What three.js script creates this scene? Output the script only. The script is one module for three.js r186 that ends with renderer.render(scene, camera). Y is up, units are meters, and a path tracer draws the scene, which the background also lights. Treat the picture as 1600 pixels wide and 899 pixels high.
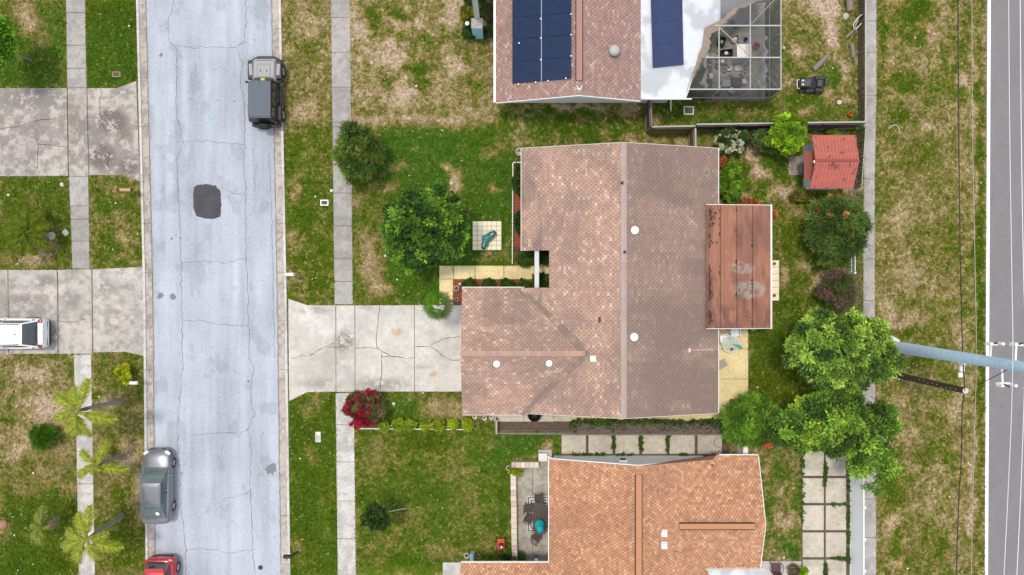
import * as THREE from 'three';
import { mergeGeometries } from 'three/addons/utils/BufferGeometryUtils.js';
import { RoundedBoxGeometry } from 'three/addons/geometries/RoundedBoxGeometry.js';

// ---------------------------------------------------------------- camera, sky, sun, exposure
const scene = new THREE.Scene();
const H = 43, F = 1075;                                  // a drone 43 m up, looking straight down
const camera = new THREE.PerspectiveCamera(2 * Math.atan(449.5 / F) * 180 / Math.PI, 1600 / 899, 0.5, 900);
camera.position.set(0, H, 0); camera.up.set(0, 0, -1); camera.lookAt(0, 0, 0);
scene.add(camera);
const renderer = new THREE.WebGLRenderer({ antialias: true });
renderer.toneMapping = THREE.LinearToneMapping;
renderer.toneMappingExposure = 1.68;
renderer.shadowMap.enabled = true; renderer.shadowMap.type = THREE.PCFSoftShadowMap;
const sunDir = new THREE.Vector3(-0.2, 1, -0.17).normalize();
const sun = new THREE.DirectionalLight(0xfff1e0, 1.5);
sun.position.copy(sunDir).multiplyScalar(90); sun.castShadow = true; sun.shadow.radius = 20;
Object.assign(sun.shadow.camera, { left: -45, right: 45, top: 30, bottom: -30, near: 10, far: 160 });
sun.shadow.mapSize.set(2048, 2048);
scene.add(sun, sun.target);

// ---------------------------------------------------------------- small tools
function rngOf(s) { return () => { s |= 0; s = s + 0x6D2B79F5 | 0; let t = Math.imul(s ^ s >>> 15, 1 | s); t = t + Math.imul(t ^ t >>> 7, 61 | t) ^ t; return ((t ^ t >>> 14) >>> 0) / 4294967296; }; }
const R = rngOf(77);
const rr = (a, b, r = R) => a + (b - a) * r();
const hash = (x, y, s) => { let h = Math.imul(x, 374761393) + Math.imul(y, 668265263) + Math.imul(s, 1442695041) | 0; h = Math.imul(h ^ h >>> 13, 1274126177); return ((h ^ h >>> 16) >>> 0) / 4294967296; };
const fade = t => t * t * (3 - 2 * t);
function vnoise(x, y, s = 0, per = 0) {
  const xi = Math.floor(x), yi = Math.floor(y), u = fade(x - xi), v = fade(y - yi), m = per ? (n => ((n % per) + per) % per) : (n => n);
  const a = hash(m(xi), m(yi), s), b = hash(m(xi + 1), m(yi), s), c = hash(m(xi), m(yi + 1), s), d = hash(m(xi + 1), m(yi + 1), s);
  return a + (b - a) * u + (c - a) * v + (a - b - c + d) * u * v;
}
function fbm(x, y, o = 4, s = 0, per = 0) { let f = 0, a = 0.5, t = 0; for (let i = 0; i < o; i++) { f += a * vnoise(x, y, s + i, per); t += a; a *= 0.5; x *= 2; y *= 2; per *= 2; } return f / t; }
const clamp = (x, a = 0, b = 1) => Math.min(b, Math.max(a, x));
const sstep = (a, b, x) => fade(clamp((x - a) / (b - a)));
const lerp = (a, b, t) => a + (b - a) * t;
const mix3 = (a, b, t) => [lerp(a[0], b[0], t), lerp(a[1], b[1], t), lerp(a[2], b[2], t)];
const toS = v => { v = clamp(v); return 255 * (v <= 0.0031308 ? v * 12.92 : 1.055 * Math.pow(v, 1 / 2.4) - 0.055); };
// a point read off the photograph (1600 x 899) at height h, in metres
const W = (px, py, h = 0) => [(px - 800) / F * (H - h), (py - 449.5) / F * (H - h)];
const V = (px, py, h = 0) => { const [x, z] = W(px, py, h); return new THREE.Vector3(x, h, z); };
const lin = (r, g, b) => new THREE.Color().setRGB(r, g, b);

const used = {};
function numbered(n) { used[n] = (used[n] ?? -1) + 1; return used[n] ? n + '_' + String(used[n]).padStart(3, '0') : n; }
function tag(o, label, category, group) { o.userData.label = label; o.userData.category = category; if (group) o.userData.group = group; return o; }
function thing(name, label, category, pos = [0, 0, 0], turn = 0, group) {
  const o = new THREE.Group(); o.name = numbered(name); scene.add(o); o.position.set(...pos); o.rotation.y = turn; return tag(o, label, category, group);
}
function part(name, geo, m, parent, label) {
  const o = new THREE.Mesh(geo, m); o.name = name; o.castShadow = o.receiveShadow = true; parent.add(o); if (label) o.userData.label = label; return o;
}
function struct(name, geo, m) { const o = new THREE.Mesh(geo, m); o.name = numbered(name); o.castShadow = o.receiveShadow = true; o.userData.kind = 'structure'; scene.add(o); return o; }
function copy(root, label, pos, turn) { const r = root.clone(); r.name = numbered(root.name.replace(/_\d\d\d$/, '')); scene.add(r); r.userData = { ...root.userData, label }; if (pos) r.position.set(...pos); if (turn !== undefined) r.rotation.y = turn; return r; }

// geometry collector; everything becomes plain triangles with position, normal, uv (and colour where asked)
class GB {
  constructor() { this.list = []; }
  add(g, x = 0, y = 0, z = 0, ry = 0, rx = 0, rz = 0) {
    g = g.index ? g.toNonIndexed() : g;
    g.applyMatrix4(new THREE.Matrix4().compose(new THREE.Vector3(x, y, z), new THREE.Quaternion().setFromEuler(new THREE.Euler(rx, ry, rz, 'YXZ')), new THREE.Vector3(1, 1, 1)));
    for (const k of Object.keys(g.attributes)) if (!['position', 'normal', 'uv', 'color'].includes(k)) g.deleteAttribute(k);
    this.list.push(g); return this;
  }
  box(w, h, d, x, y, z, ry = 0, rx = 0, rz = 0) { return this.add(mbox(w, h, d), x, y, z, ry, rx, rz); }
  rbox(w, h, d, r, x, y, z, ry = 0, rx = 0, rz = 0) { return this.add(new RoundedBoxGeometry(w, h, d, 2, r), x, y, z, ry, rx, rz); }
  cyl(r1, r2, h, x, y, z, seg = 12, ry = 0, rx = 0, rz = 0) { return this.add(new THREE.CylinderGeometry(r1, r2, h, seg), x, y, z, ry, rx, rz); }
  bar(a, b, r, r2 = r, seg = 6) {
    const A = new THREE.Vector3(...a), B = new THREE.Vector3(...b), d = B.clone().sub(A), l = d.length(), g = new THREE.CylinderGeometry(r2, r, l, seg).toNonIndexed();
    g.applyMatrix4(new THREE.Matrix4().compose(A.add(B).multiplyScalar(0.5), new THREE.Quaternion().setFromUnitVectors(new THREE.Vector3(0, 1, 0), d.normalize()), new THREE.Vector3(1, 1, 1)));
    this.list.push(g); return this;
  }
  sph(r, x, y, z, sx = 1, sy = 1, sz = 1, n = 12) { const g = new THREE.SphereGeometry(r, n, Math.ceil(n * 0.7)).toNonIndexed(); g.scale(sx, sy, sz); return this.add(g, x, y, z); }
  tube(pts, r, seg = 24, rad = 6) { return this.add(new THREE.TubeGeometry(new THREE.CatmullRomCurve3(pts.map(p => new THREE.Vector3(...p))), seg, r, rad)); }
  lathe(pts, x, y, z, seg = 18) { return this.add(new THREE.LatheGeometry(pts.map(p => new THREE.Vector2(...p)), seg), x, y, z); }
  get geo() { return this.list.length === 1 ? this.list[0] : mergeGeometries(this.list); }
}
function mbox(w, h, d) {                                  // a box with uv in metres
  const g = new THREE.BoxGeometry(w, h, d), uv = g.attributes.uv, dims = [[d, h], [d, h], [w, d], [w, d], [w, h], [w, h]];
  for (let i = 0; i < 24; i++) { const [a, b] = dims[i >> 2]; uv.setXY(i, uv.getX(i) * a, uv.getY(i) * b); }
  return g.toNonIndexed();
}
// a flat plate: outline in metres [x, z], top at y, uv in metres
function plate(pts, y, thick = 0.1, bevel = 0) {
  const s = new THREE.Shape(pts.map(p => new THREE.Vector2(p[0], -p[1])));
  const g = new THREE.ExtrudeGeometry(s, { depth: thick - bevel, bevelEnabled: bevel > 0, bevelThickness: bevel, bevelSize: bevel, bevelOffset: -bevel, bevelSegments: 1, steps: 1 });
  g.rotateX(-Math.PI / 2); g.translate(0, y - thick, 0); return g;
}
const ppx = (list, h = 0) => list.map(([a, b]) => W(a, b, h));
const rectPx = (x0, y0, x1, y1, h = 0) => ppx([[x0, y0], [x1, y0], [x1, y1], [x0, y1]], h);
const ngon = (cx, cz, r, n = 16, jit = 0, rx = 1) => Array.from({ length: n }, (_, i) => { const a = i / n * 2 * Math.PI, q = r * (1 + rr(-jit, jit)); return [cx + Math.cos(a) * q * rx, cz + Math.sin(a) * q]; });
const paved = [];                                         // outlines where no grass grows
function noGrass(pts) { let a = 1e9, b = 1e9, c = -1e9, d = -1e9; for (const [x, z] of pts) { a = Math.min(a, x); c = Math.max(c, x); b = Math.min(b, z); d = Math.max(d, z); } paved.push([a, b, c, d, pts]); return pts; }
function inside(pts, x, z) { let k = false; for (let i = 0, j = pts.length - 1; i < pts.length; j = i++) { const [xi, zi] = pts[i], [xj, zj] = pts[j]; if ((zi > z) !== (zj > z) && x < (xj - xi) * (z - zi) / (zj - zi) + xi) k = !k; } return k; }
const isPaved = (x, z) => { for (const [a, b, c, d, p] of paved) if (x > a && x < c && z > b && z < d && inside(p, x, z)) return true; return false; };
// a ragged ribbon along a line of photo points (cracks, seams)
function ribbon(pts, w, y, rough = 0.05, seed = 1, step = 0.22) {
  const r = rngOf(seed), P = []; for (let i = 0; i < pts.length - 1; i++) { const [ax, az] = pts[i], [bx, bz] = pts[i + 1], l = Math.hypot(bx - ax, bz - az), n = Math.max(1, Math.round(l / step)); for (let k = 0; k < n; k++) { const t = k / n, o = (r() - 0.5) * rough * 2; P.push([lerp(ax, bx, t) + o * (bz - az) / l, lerp(az, bz, t) - o * (bx - ax) / l]); } } P.push(pts.at(-1));
  const L = [], Q = []; P.forEach(([x, z], i) => { const [ax, az] = P[Math.max(0, i - 1)], [bx, bz] = P[Math.min(P.length - 1, i + 1)], l = Math.hypot(bx - ax, bz - az) || 1, k = w * (0.35 + 0.75 * r()) / 2; L.push([x + (bz - az) / l * k, z - (bx - ax) / l * k]); Q.push([x - (bz - az) / l * k, z + (bx - ax) / l * k]); });
  const v = []; for (let i = 0; i < P.length - 1; i++) for (const [a] of [[L[i]], [Q[i]], [L[i + 1]], [Q[i]], [Q[i + 1]], [L[i + 1]]]) v.push(a[0], y, a[1]);
  const g = new THREE.BufferGeometry(); g.setAttribute('position', new THREE.Float32BufferAttribute(v, 3)); g.setAttribute('uv', new THREE.Float32BufferAttribute(v.flatMap((_, i) => i % 3 === 0 ? [v[i], v[i + 2]] : []), 2)); g.computeVertexNormals();
  const n = g.attributes.normal; for (let i = 0; i < n.count; i++) n.setXYZ(i, 0, 1, 0); return g;
}

// ---------------------------------------------------------------- sky: bright even overcast
{
  const w = 256, h = 128, d = new Float32Array(w * h * 4);
  for (let j = 0; j < h; j++) for (let i = 0; i < w; i++) {
    const el = ((j + 0.5) / h - 0.5) * Math.PI, az = i / w * 2 * Math.PI, up = Math.max(0, Math.sin(el));
    const cx = Math.cos(az) * Math.cos(el), cz = Math.sin(az) * Math.cos(el), q = 1 / (0.35 + up);
    const c = fbm(cx * q * 1.4 + 7, cz * q * 1.4 + 3, 4, 11), L = (0.50 + 0.25 * up) * (0.86 + 0.28 * c), k = (j * w + i) * 4;
    d[k] = L * 0.90; d[k + 1] = L * 0.97; d[k + 2] = L * 1.08; d[k + 3] = 1;
    if (el < 0) { d[k] = 0.20; d[k + 1] = 0.2; d[k + 2] = 0.17; }
  }
  const t = new THREE.DataTexture(d, w, h, THREE.RGBAFormat, THREE.FloatType); t.mapping = THREE.EquirectangularReflectionMapping; t.magFilter = t.minFilter = THREE.LinearFilter; t.wrapS = THREE.RepeatWrapping; t.needsUpdate = true;
  scene.background = t; scene.environment = t;
}

// ---------------------------------------------------------------- textures and materials
function tex(w, h, fn, metresX, metresY = metresX, srgb = true) {
  const d = new Uint8Array(w * h * 4);
  for (let j = 0; j < h; j++) for (let i = 0; i < w; i++) { const c = fn(i / w, j / h), k = (j * w + i) * 4; if (srgb) { d[k] = toS(c[0]); d[k + 1] = toS(c[1]); d[k + 2] = toS(c[2]); } else d[k] = d[k + 1] = d[k + 2] = 255 * clamp(c); d[k + 3] = 255; }
  const t = new THREE.DataTexture(d, w, h); t.wrapS = t.wrapT = THREE.RepeatWrapping; t.magFilter = THREE.LinearFilter; t.minFilter = THREE.LinearMipmapLinearFilter; t.generateMipmaps = true;
  if (srgb) t.colorSpace = THREE.SRGBColorSpace; t.repeat.set(1 / metresX, 1 / metresY); t.needsUpdate = true; return t;
}
const S = (color, roughness = 0.8, more = {}) => new THREE.MeshStandardMaterial({ color, roughness, ...more });
const P = (color, more = {}) => new THREE.MeshPhysicalMaterial({ color, ...more });
// tileable concrete: mottle, pores, dark mildew patches of amount k
const concreteTex = (base, k, seed, m = 8, sz = 640) => tex(sz, sz, (u, v) => {
  const c = fbm(u * 6, v * 6, 5, seed, 6), f = vnoise(u * sz / 2, v * sz / 2, seed + 3, sz / 2), g = vnoise(u * sz / 5, v * sz / 5, seed + 9, Math.floor(sz / 5));
  const mould = sstep(0.5 - 0.12 * k, 0.66, 0.42 * fbm(u * 4, v * 4, 4, seed + 20, 4) + 0.58 * fbm(u * 26, v * 26, 4, seed + 50, 26) + 0.34 * (g - 0.5)) * k, spots = sstep(0.80, 0.92, vnoise(u * sz / 6, v * sz / 6, seed + 31, Math.floor(sz / 6))) * 0.22;
  let L = (0.82 + 0.36 * (c - 0.5) + 0.24 * (f - 0.5) + 0.2 * (g - 0.5)) * (1 - 0.62 * mould) * (1 - spots);
  return [base[0] * L * (1 + 0.02 * mould), base[1] * L, base[2] * L * (1 - 0.04 * mould)];
}, m);
const bumpFine = tex(256, 256, (u, v) => 0.6 * vnoise(u * 128, v * 128, 5, 128) + 0.4 * fbm(u * 16, v * 16, 3, 8, 16), 1.5, 1.5, false);
const M = {
  walk: S(0xffffff, 0.95, { map: concreteTex([0.42, 0.395, 0.375], 0.4, 3), bumpMap: bumpFine, bumpScale: 0.004 }),
  walkPale: S(0xffffff, 0.95, { map: concreteTex([0.62, 0.59, 0.565], 0.45, 13), bumpMap: bumpFine, bumpScale: 0.006 }),
  drive: S(0xffffff, 0.95, { map: concreteTex([0.69, 0.655, 0.59], 0.55, 23, 9), bumpMap: bumpFine, bumpScale: 0.004 }),
  driveOld: S(0xffffff, 0.95, { map: concreteTex([0.56, 0.51, 0.46], 0.95, 33, 9), bumpMap: bumpFine, bumpScale: 0.005 }),
  kerb: S(0xffffff, 0.95, { map: concreteTex([0.49, 0.44, 0.395], 0.6, 43, 6), bumpMap: bumpFine, bumpScale: 0.004 }),
  cream: S(0xffffff, 0.9, { map: concreteTex([0.82, 0.68, 0.36], 0.12, 53, 5, 512), bumpMap: bumpFine, bumpScale: 0.002 }),
  creamTile: S(0xffffff, 0.75, { map: concreteTex([0.82, 0.74, 0.54], 0.08, 63, 4, 512) }),
  paver: S(0xffffff, 0.9, { map: concreteTex([0.58, 0.53, 0.44], 0.3, 73, 6, 512), bumpMap: bumpFine, bumpScale: 0.003 }),
  patio: S(0xffffff, 0.92, { map: concreteTex([0.46, 0.43, 0.36], 0.5, 83, 6, 512), bumpMap: bumpFine, bumpScale: 0.003 }),
  stucco: S(lin(0.72, 0.76, 0.79), 0.9, { bumpMap: bumpFine, bumpScale: 0.004 }),
  stuccoCream: S(lin(0.62, 0.54, 0.40), 0.9, { bumpMap: bumpFine, bumpScale: 0.004 }),
  crack: S(lin(0.055, 0.05, 0.043), 1),
  crackPale: S(lin(0.09, 0.087, 0.085), 1),
  white: S(lin(0.78, 0.78, 0.77), 0.55), whiteMetal: S(lin(0.72, 0.74, 0.76), 0.4), offWhite: S(lin(0.6, 0.58, 0.54), 0.7),
  black: S(lin(0.012, 0.012, 0.013), 0.6), rubber: S(lin(0.02, 0.02, 0.021), 0.9), dark: S(lin(0.03, 0.028, 0.026), 0.8),
  grey: S(lin(0.22, 0.22, 0.22), 0.7), steel: S(lin(0.5, 0.5, 0.5), 0.35, { metalness: 0.9 }), alu: S(lin(0.55, 0.56, 0.57), 0.45, { metalness: 0.4 }),
  terra: S(lin(0.42, 0.15, 0.07), 0.85), red: S(lin(0.45, 0.03, 0.025), 0.5), teal: S(lin(0.02, 0.35, 0.36), 0.6), mulchRed: null,
  woodGrey: S(0xffffff, 0.9, { map: tex(256, 256, (u, v) => { const g = fbm(u * 4, v * 60, 4, 91, 4), L = 0.55 + 0.8 * (g - 0.2); return [0.22 * L, 0.185 * L, 0.155 * L]; }, 1.2) }),
  woodDark: S(0xffffff, 0.9, { map: tex(256, 256, (u, v) => { const g = fbm(u * 40, v * 4, 4, 95, 4), L = 0.5 + 0.9 * (g - 0.2); return [0.075 * L, 0.05 * L, 0.036 * L]; }, 1.2) }),
  bark: S(0xffffff, 0.95, { map: tex(128, 128, (u, v) => { const g = fbm(u * 16, v * 6, 4, 97, 2), L = 0.5 + g; return [0.2 * L, 0.165 * L, 0.13 * L]; }, 0.6) }),
  palmBark: S(0xffffff, 0.95, { map: tex(128, 128, (u, v) => { const g = 0.6 + 0.5 * vnoise(u * 8, v * 24, 3, 8) , L = g; return [0.25 * L, 0.225 * L, 0.2 * L]; }, 0.8) }),
  soil: S(0xffffff, 1, { map: tex(256, 256, (u, v) => { const n = fbm(u * 24, v * 24, 4, 101, 24), t = vnoise(u * 90, v * 90, 4, 90), L = 0.55 + 0.7 * n + 0.25 * (t - 0.5); return [0.12 * L, 0.082 * L, 0.06 * L]; }, 3), bumpMap: bumpFine, bumpScale: 0.02 }),
};
M.mulch = S(0xffffff, 1, { map: tex(256, 256, (u, v) => { const n = vnoise(u * 64, v * 40, 111, 8), t = vnoise(u * 100, v * 100, 114, 100), L = 0.5 + 0.8 * t; return mix3([0.36 * L, 0.085 * L, 0.035 * L], [0.15 * L, 0.04 * L, 0.03 * L], n); }, 2), bumpMap: bumpFine, bumpScale: 0.02 });
M.glass = P(lin(0.012, 0.016, 0.018), { roughness: 0.06, specularIntensity: 0.9 });

// ---------------------------------------------------------------- the lawns: how green or dry they are, read off the photograph
const ZONES = [ // x0 y0 x1 y1 health(-1 bare .. 1 lush) unevenness hue(0 yellow green .. 1 blue green)
  [0, 0, 104, 137, 0.50, 0.5, 0.75], [134, 0, 216, 137, 0.85, 0.35, 0.35], [0, 275, 110, 420, 0.5, 0.6, 0.3], [142, 275, 228, 420, 0.42, 0.75, 0.2],
  [0, 553, 122, 680, -0.05, 0.8, 0.4], [0, 680, 125, 770, 0.12, 0.6, 0.2], [0, 770, 125, 899, 0.62, 0.5, 0.25], [146, 553, 236, 640, 0.28, 0.6, 0.25], [146, 640, 240, 800, 0.02, 0.6, 0.2], [150, 800, 240, 899, 0.3, 0.5, 0.2],
  [436, 0, 522, 200, -0.12, 0.7, 0.1], [440, 200, 524, 480, 0.40, 0.7, 0.15], [546, 0, 780, 100, -0.12, 0.85, 0.3], [546, 100, 780, 198, -0.22, 0.8, 0.25],
  [550, 200, 818, 480, 0.70, 0.55, 0.8], [552, 290, 612, 480, 0.25, 0.6, 0.4], [448, 613, 532, 899, 0.72, 0.45, 0.35], [553, 668, 803, 899, 0.46, 0.62, 0.3], [603, 613, 724, 668, 0.6, 0.5, 0.8],
  [776, 160, 1016, 235, 0.34, 1.1, 0.45], [1018, 158, 1348, 200, 0.42, 0.7, 0.6], [1060, 0, 1348, 150, 0.05, 0.85, 0.35], [1120, 200, 1262, 330, 0.38, 1.0, 0.5], [1196, 300, 1350, 650, 0.42, 0.9, 0.2],
  [1168, 510, 1232, 625, 0.6, 0.5, 0.15], [1182, 690, 1258, 899, 0.12, 0.9, 0.85], [1366, 0, 1545, 899, 0.0, 0.75, 0.12], [770, 655, 882, 728, 0.62, 0.6, 0.8],
];
const BLOBS = [ // px py rx ry change
  [38, 25, 26, 34, -1.3], [60, 70, 20, 20, -0.5], [168, 110, 30, 15, -0.3], [120, 120, 6, 20, -0.3], [70, 385, 30, 30, -1.1], [50, 405, 40, 16, -0.9], [10, 400, 12, 20, -0.7], [190, 345, 12, 12, -0.9], [195, 375, 22, 14, -1.0], [190, 398, 10, 8, -1.0], [170, 300, 20, 20, -0.3], [215, 415, 14, 5, -1],
  [55, 590, 50, 22, -0.7], [70, 640, 60, 30, -0.8], [28, 700, 30, 26, -0.8], [70, 725, 40, 22, -0.4], [20, 660, 14, 16, 0.6], [45, 725, 18, 12, 0.4], [10, 830, 10, 22, -1.0], [60, 890, 60, 30, 0.3], [100, 700, 20, 15, -0.4],
  [175, 625, 25, 16, -0.9], [200, 700, 28, 30, -0.4], [215, 780, 14, 50, -0.6], [190, 860, 30, 30, 0.3], [175, 690, 20, 20, 0.3], [190, 770, 18, 18, 0.3], [195, 720, 16, 12, -0.8],
  [478, 40, 25, 30, -0.5], [480, 150, 18, 20, -0.4], [470, 180, 20, 14, -0.5], [475, 70, 20, 20, 0.4], [478, 145, 8, 8, 0.8], [460, 280, 14, 30, -0.6], [462, 310, 12, 12, -0.7], [480, 290, 10, 14, 0.4], [470, 345, 26, 30, 0.4], [460, 370, 12, 30, -0.5], [470, 440, 20, 14, -0.7], [460, 430, 10, 10, -0.7], [475, 460, 14, 6, -0.6],
  [562, 40, 20, 50, -0.9], [605, 88, 36, 26, -0.9], [625, 150, 34, 26, -0.9], [585, 35, 16, 28, 1.0], [572, 22, 12, 14, 0.8], [620, 20, 18, 18, 0.7], [650, 112, 34, 16, 0.9], [650, 135, 18, 12, 0.8], [670, 58, 40, 12, 0.5], [620, 55, 20, 10, 0.5], [710, 20, 36, 26, -0.6], [640, 35, 40, 8, -0.5], [715, 110, 26, 26, -0.6], [700, 150, 40, 16, -0.4], [740, 130, 20, 12, 0.4], [600, 120, 12, 40, 0.4], [595, 165, 40, 12, 0.25], [660, 185, 80, 6, -0.5], [590, 188, 30, 6, -0.4], [770, 185, 14, 10, -0.4], [735, 50, 30, 60, 0.15], [770, 70, 12, 80, -0.3],
  [700, 262, 10, 10, -1.6], [712, 290, 15, 28, -1.7], [775, 300, 10, 16, -1.5], [760, 240, 22, 12, -0.8], [620, 262, 24, 10, -1.2], [600, 290, 30, 14, -0.9], [640, 232, 14, 4, -1.0], [570, 390, 22, 40, -0.9], [590, 420, 24, 40, -0.7], [600, 450, 26, 16, -0.7], [560, 320, 10, 20, -0.8], [760, 400, 40, 10, -0.9], [795, 380, 6, 40, -0.8], [780, 230, 20, 20, -0.4], [805, 215, 10, 20, -0.6], [640, 350, 30, 60, 0.2],
  [490, 630, 18, 20, -0.7], [475, 645, 14, 14, -0.6], [490, 715, 16, 20, -0.8], [508, 788, 8, 8, -0.8], [506, 825, 10, 26, -0.6], [462, 850, 10, 16, -1.0], [465, 875, 14, 14, -0.7], [515, 750, 8, 60, -0.2], [480, 460, 18, 8, -0.5],
  [590, 690, 18, 14, -0.5], [690, 710, 60, 18, -0.25], [710, 740, 60, 30, -0.3], [590, 740, 30, 50, -0.2], [640, 810, 40, 30, -0.3], [740, 780, 30, 40, -0.4], [700, 860, 60, 20, -0.4], [610, 850, 24, 24, -0.3], [760, 850, 18, 24, -0.4], [680, 770, 30, 20, 0.3], [570, 800, 10, 80, 0.3], [785, 800, 10, 80, 0.35], [650, 690, 60, 14, 0.2], [640, 870, 30, 20, 0.25],
  [690, 640, 36, 24, -1.0], [670, 630, 16, 12, -0.6], [710, 635, 14, 18, -0.5], [640, 635, 24, 14, 0.3],
  [900, 165, 110, 4, -1.4], [985, 178, 14, 22, -1.2], [815, 190, 12, 26, -1.0], [830, 180, 10, 8, -0.9], [820, 215, 20, 12, -0.5], [900, 200, 60, 14, 0.5], [948, 203, 14, 16, -0.2], [985, 215, 14, 14, -0.9], [870, 180, 40, 10, 0.4], [1000, 190, 8, 20, -0.7], [1030, 180, 12, 18, -1.0], [1105, 175, 14, 14, -0.6], [1165, 175, 18, 14, -0.5], [1125, 178, 10, 10, -0.3], [1150, 190, 10, 6, -0.5],
  [1298, 20, 30, 22, -1.4], [1303, 55, 11, 40, -1.5], [1280, 5, 30, 14, -0.8], [1250, 88, 18, 20, -1.1], [1232, 20, 12, 26, -0.6], [1262, 172, 16, 10, -1.3], [1316, 115, 7, 26, -1.2], [1328, 155, 10, 14, -1.3], [1294, 145, 10, 10, -1.0], [1240, 130, 14, 14, -0.4], [1270, 150, 24, 14, 0.5], [1300, 125, 20, 20, 0.4], [1320, 20, 14, 20, 0.4], [1235, 155, 20, 14, 0.3],
  [1176, 250, 14, 26, -1.3], [1190, 275, 22, 14, -1.3], [1158, 305, 16, 12, -1.2], [1213, 300, 18, 16, -1.0], [1235, 305, 18, 14, -1.1], [1128, 240, 8, 14, -1.0], [1210, 265, 20, 22, 0.4], [1240, 330, 20, 12, -0.6], [1258, 420, 16, 12, -1.5], [1280, 438, 22, 14, -1.4], [1225, 425, 10, 26, -1.1], [1262, 455, 16, 10, -0.9], [1212, 395, 8, 12, -0.8], [1252, 335, 12, 12, -0.5], [1230, 380, 20, 30, 0.4], [1230, 470, 22, 20, 0.35], [1245, 405, 10, 8, -0.8], [1330, 300, 14, 20, -1.0], [1320, 420, 10, 14, -0.9],
  [1200, 720, 10, 30, -0.9], [1225, 770, 18, 16, -0.8], [1232, 815, 18, 20, -0.7], [1215, 735, 30, 20, 0.2], [1205, 800, 12, 30, 0.4], [1235, 860, 18, 16, 0.5], [1210, 870, 16, 8, -0.4], [1230, 720, 14, 14, -0.3],
  [1425, 25, 26, 46, 0.75], [1450, 20, 16, 20, 0.5], [1378, 60, 8, 60, 0.6], [1415, 125, 26, 24, 0.6], [1400, 190, 24, 20, 0.5], [1440, 70, 16, 26, 0.3], [1530, 450, 9, 460, 0.75], [1508, 60, 10, 60, 0.45], [1470, 30, 26, 40, -0.3], [1390, 75, 16, 30, -0.4], [1425, 110, 26, 12, -0.6], [1450, 190, 8, 12, -1.2], [1500, 128, 18, 12, -0.9], [1440, 245, 40, 40, 0.3], [1420, 330, 40, 30, -0.4], [1400, 345, 24, 24, -0.5], [1430, 430, 40, 30, -0.5], [1460, 320, 30, 20, -0.3], [1385, 480, 14, 30, -0.8], [1420, 500, 40, 20, -0.6], [1440, 570, 30, 14, 0.4], [1410, 525, 20, 10, 0.5], [1400, 640, 26, 20, -0.6], [1500, 520, 14, 30, -0.7], [1490, 640, 20, 30, -0.6], [1460, 630, 30, 20, -0.2], [1425, 690, 40, 20, -0.5], [1450, 700, 40, 20, 0.5], [1400, 770, 20, 26, 0.6], [1385, 740, 12, 30, 0.3], [1390, 820, 14, 16, -0.9], [1405, 850, 12, 26, 0.7], [1470, 850, 20, 20, 0.6], [1455, 770, 20, 30, -0.3], [1500, 790, 10, 60, -0.2], [1395, 885, 16, 14, -0.5], [1520, 770, 5, 130, -0.8], [1521, 250, 4, 250, -0.7], [1490, 720, 12, 20, 0.3],
  [860, 700, 14, 14, -1.5], [820, 715, 30, 6, -1.2], [800, 690, 20, 12, 0.3], [775, 700, 16, 14, -0.3],
].map(b => [...b]);
const PAL = { bare: [0.42, 0.325, 0.25], tan: [0.34, 0.262, 0.145], olive: [0.165, 0.143, 0.038], greenY: [0.078, 0.110, 0.007], greenB: [0.066, 0.122, 0.012], lushY: [0.048, 0.083, 0.004], lushB: [0.040, 0.104, 0.010] };
const FX0 = -34, FZ0 = -20, FS = 0.16, FNX = 426, FNZ = 251, FIELD = [new Float32Array(FNX * FNZ), new Float32Array(FNX * FNZ), new Float32Array(FNX * FNZ)];
for (let j = 0; j < FNZ; j++) for (let i = 0; i < FNX; i++) {   // the broad state of the lawns on a 16 cm grid
  const x = FX0 + i * FS, z = FZ0 + j * FS; let v = 0, am = 0.8, hue = 0.3;
  const X = x * 25 + 800 + 24 * (fbm(x * 0.9, z * 0.9, 3, 61) - 0.5), Y = z * 25 + 449.5 + 24 * (fbm(x * 0.9 + 40, z * 0.9, 3, 67) - 0.5);
  for (const [x0, y0, x1, y1, a, b, c] of ZONES) { if (X < x0 - 16 || X > x1 + 16 || Y < y0 - 16 || Y > y1 + 16) continue; const w = sstep(-14, 14, Math.min(X - x0, x1 - X, Y - y0, y1 - Y)); v = lerp(v, a, w); am = lerp(am, b, w); hue = lerp(hue, c, w); }
  for (const [bx, by, rx, ry, dv] of BLOBS) { const dx = (X - bx) / (rx * 1.25), dy = (Y - by) / (ry * 1.25), q = dx * dx + dy * dy; if (q < 1) v += dv * (1 - q) * (1 - q) * (dv < 0 ? 0.85 : 1.1); }
  const k = j * FNX + i; FIELD[0][k] = v; FIELD[1][k] = am; FIELD[2][k] = clamp(hue + 0.9 * (fbm(x * 0.4 + 9, z * 0.4, 3, 41) - 0.5));
}
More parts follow.
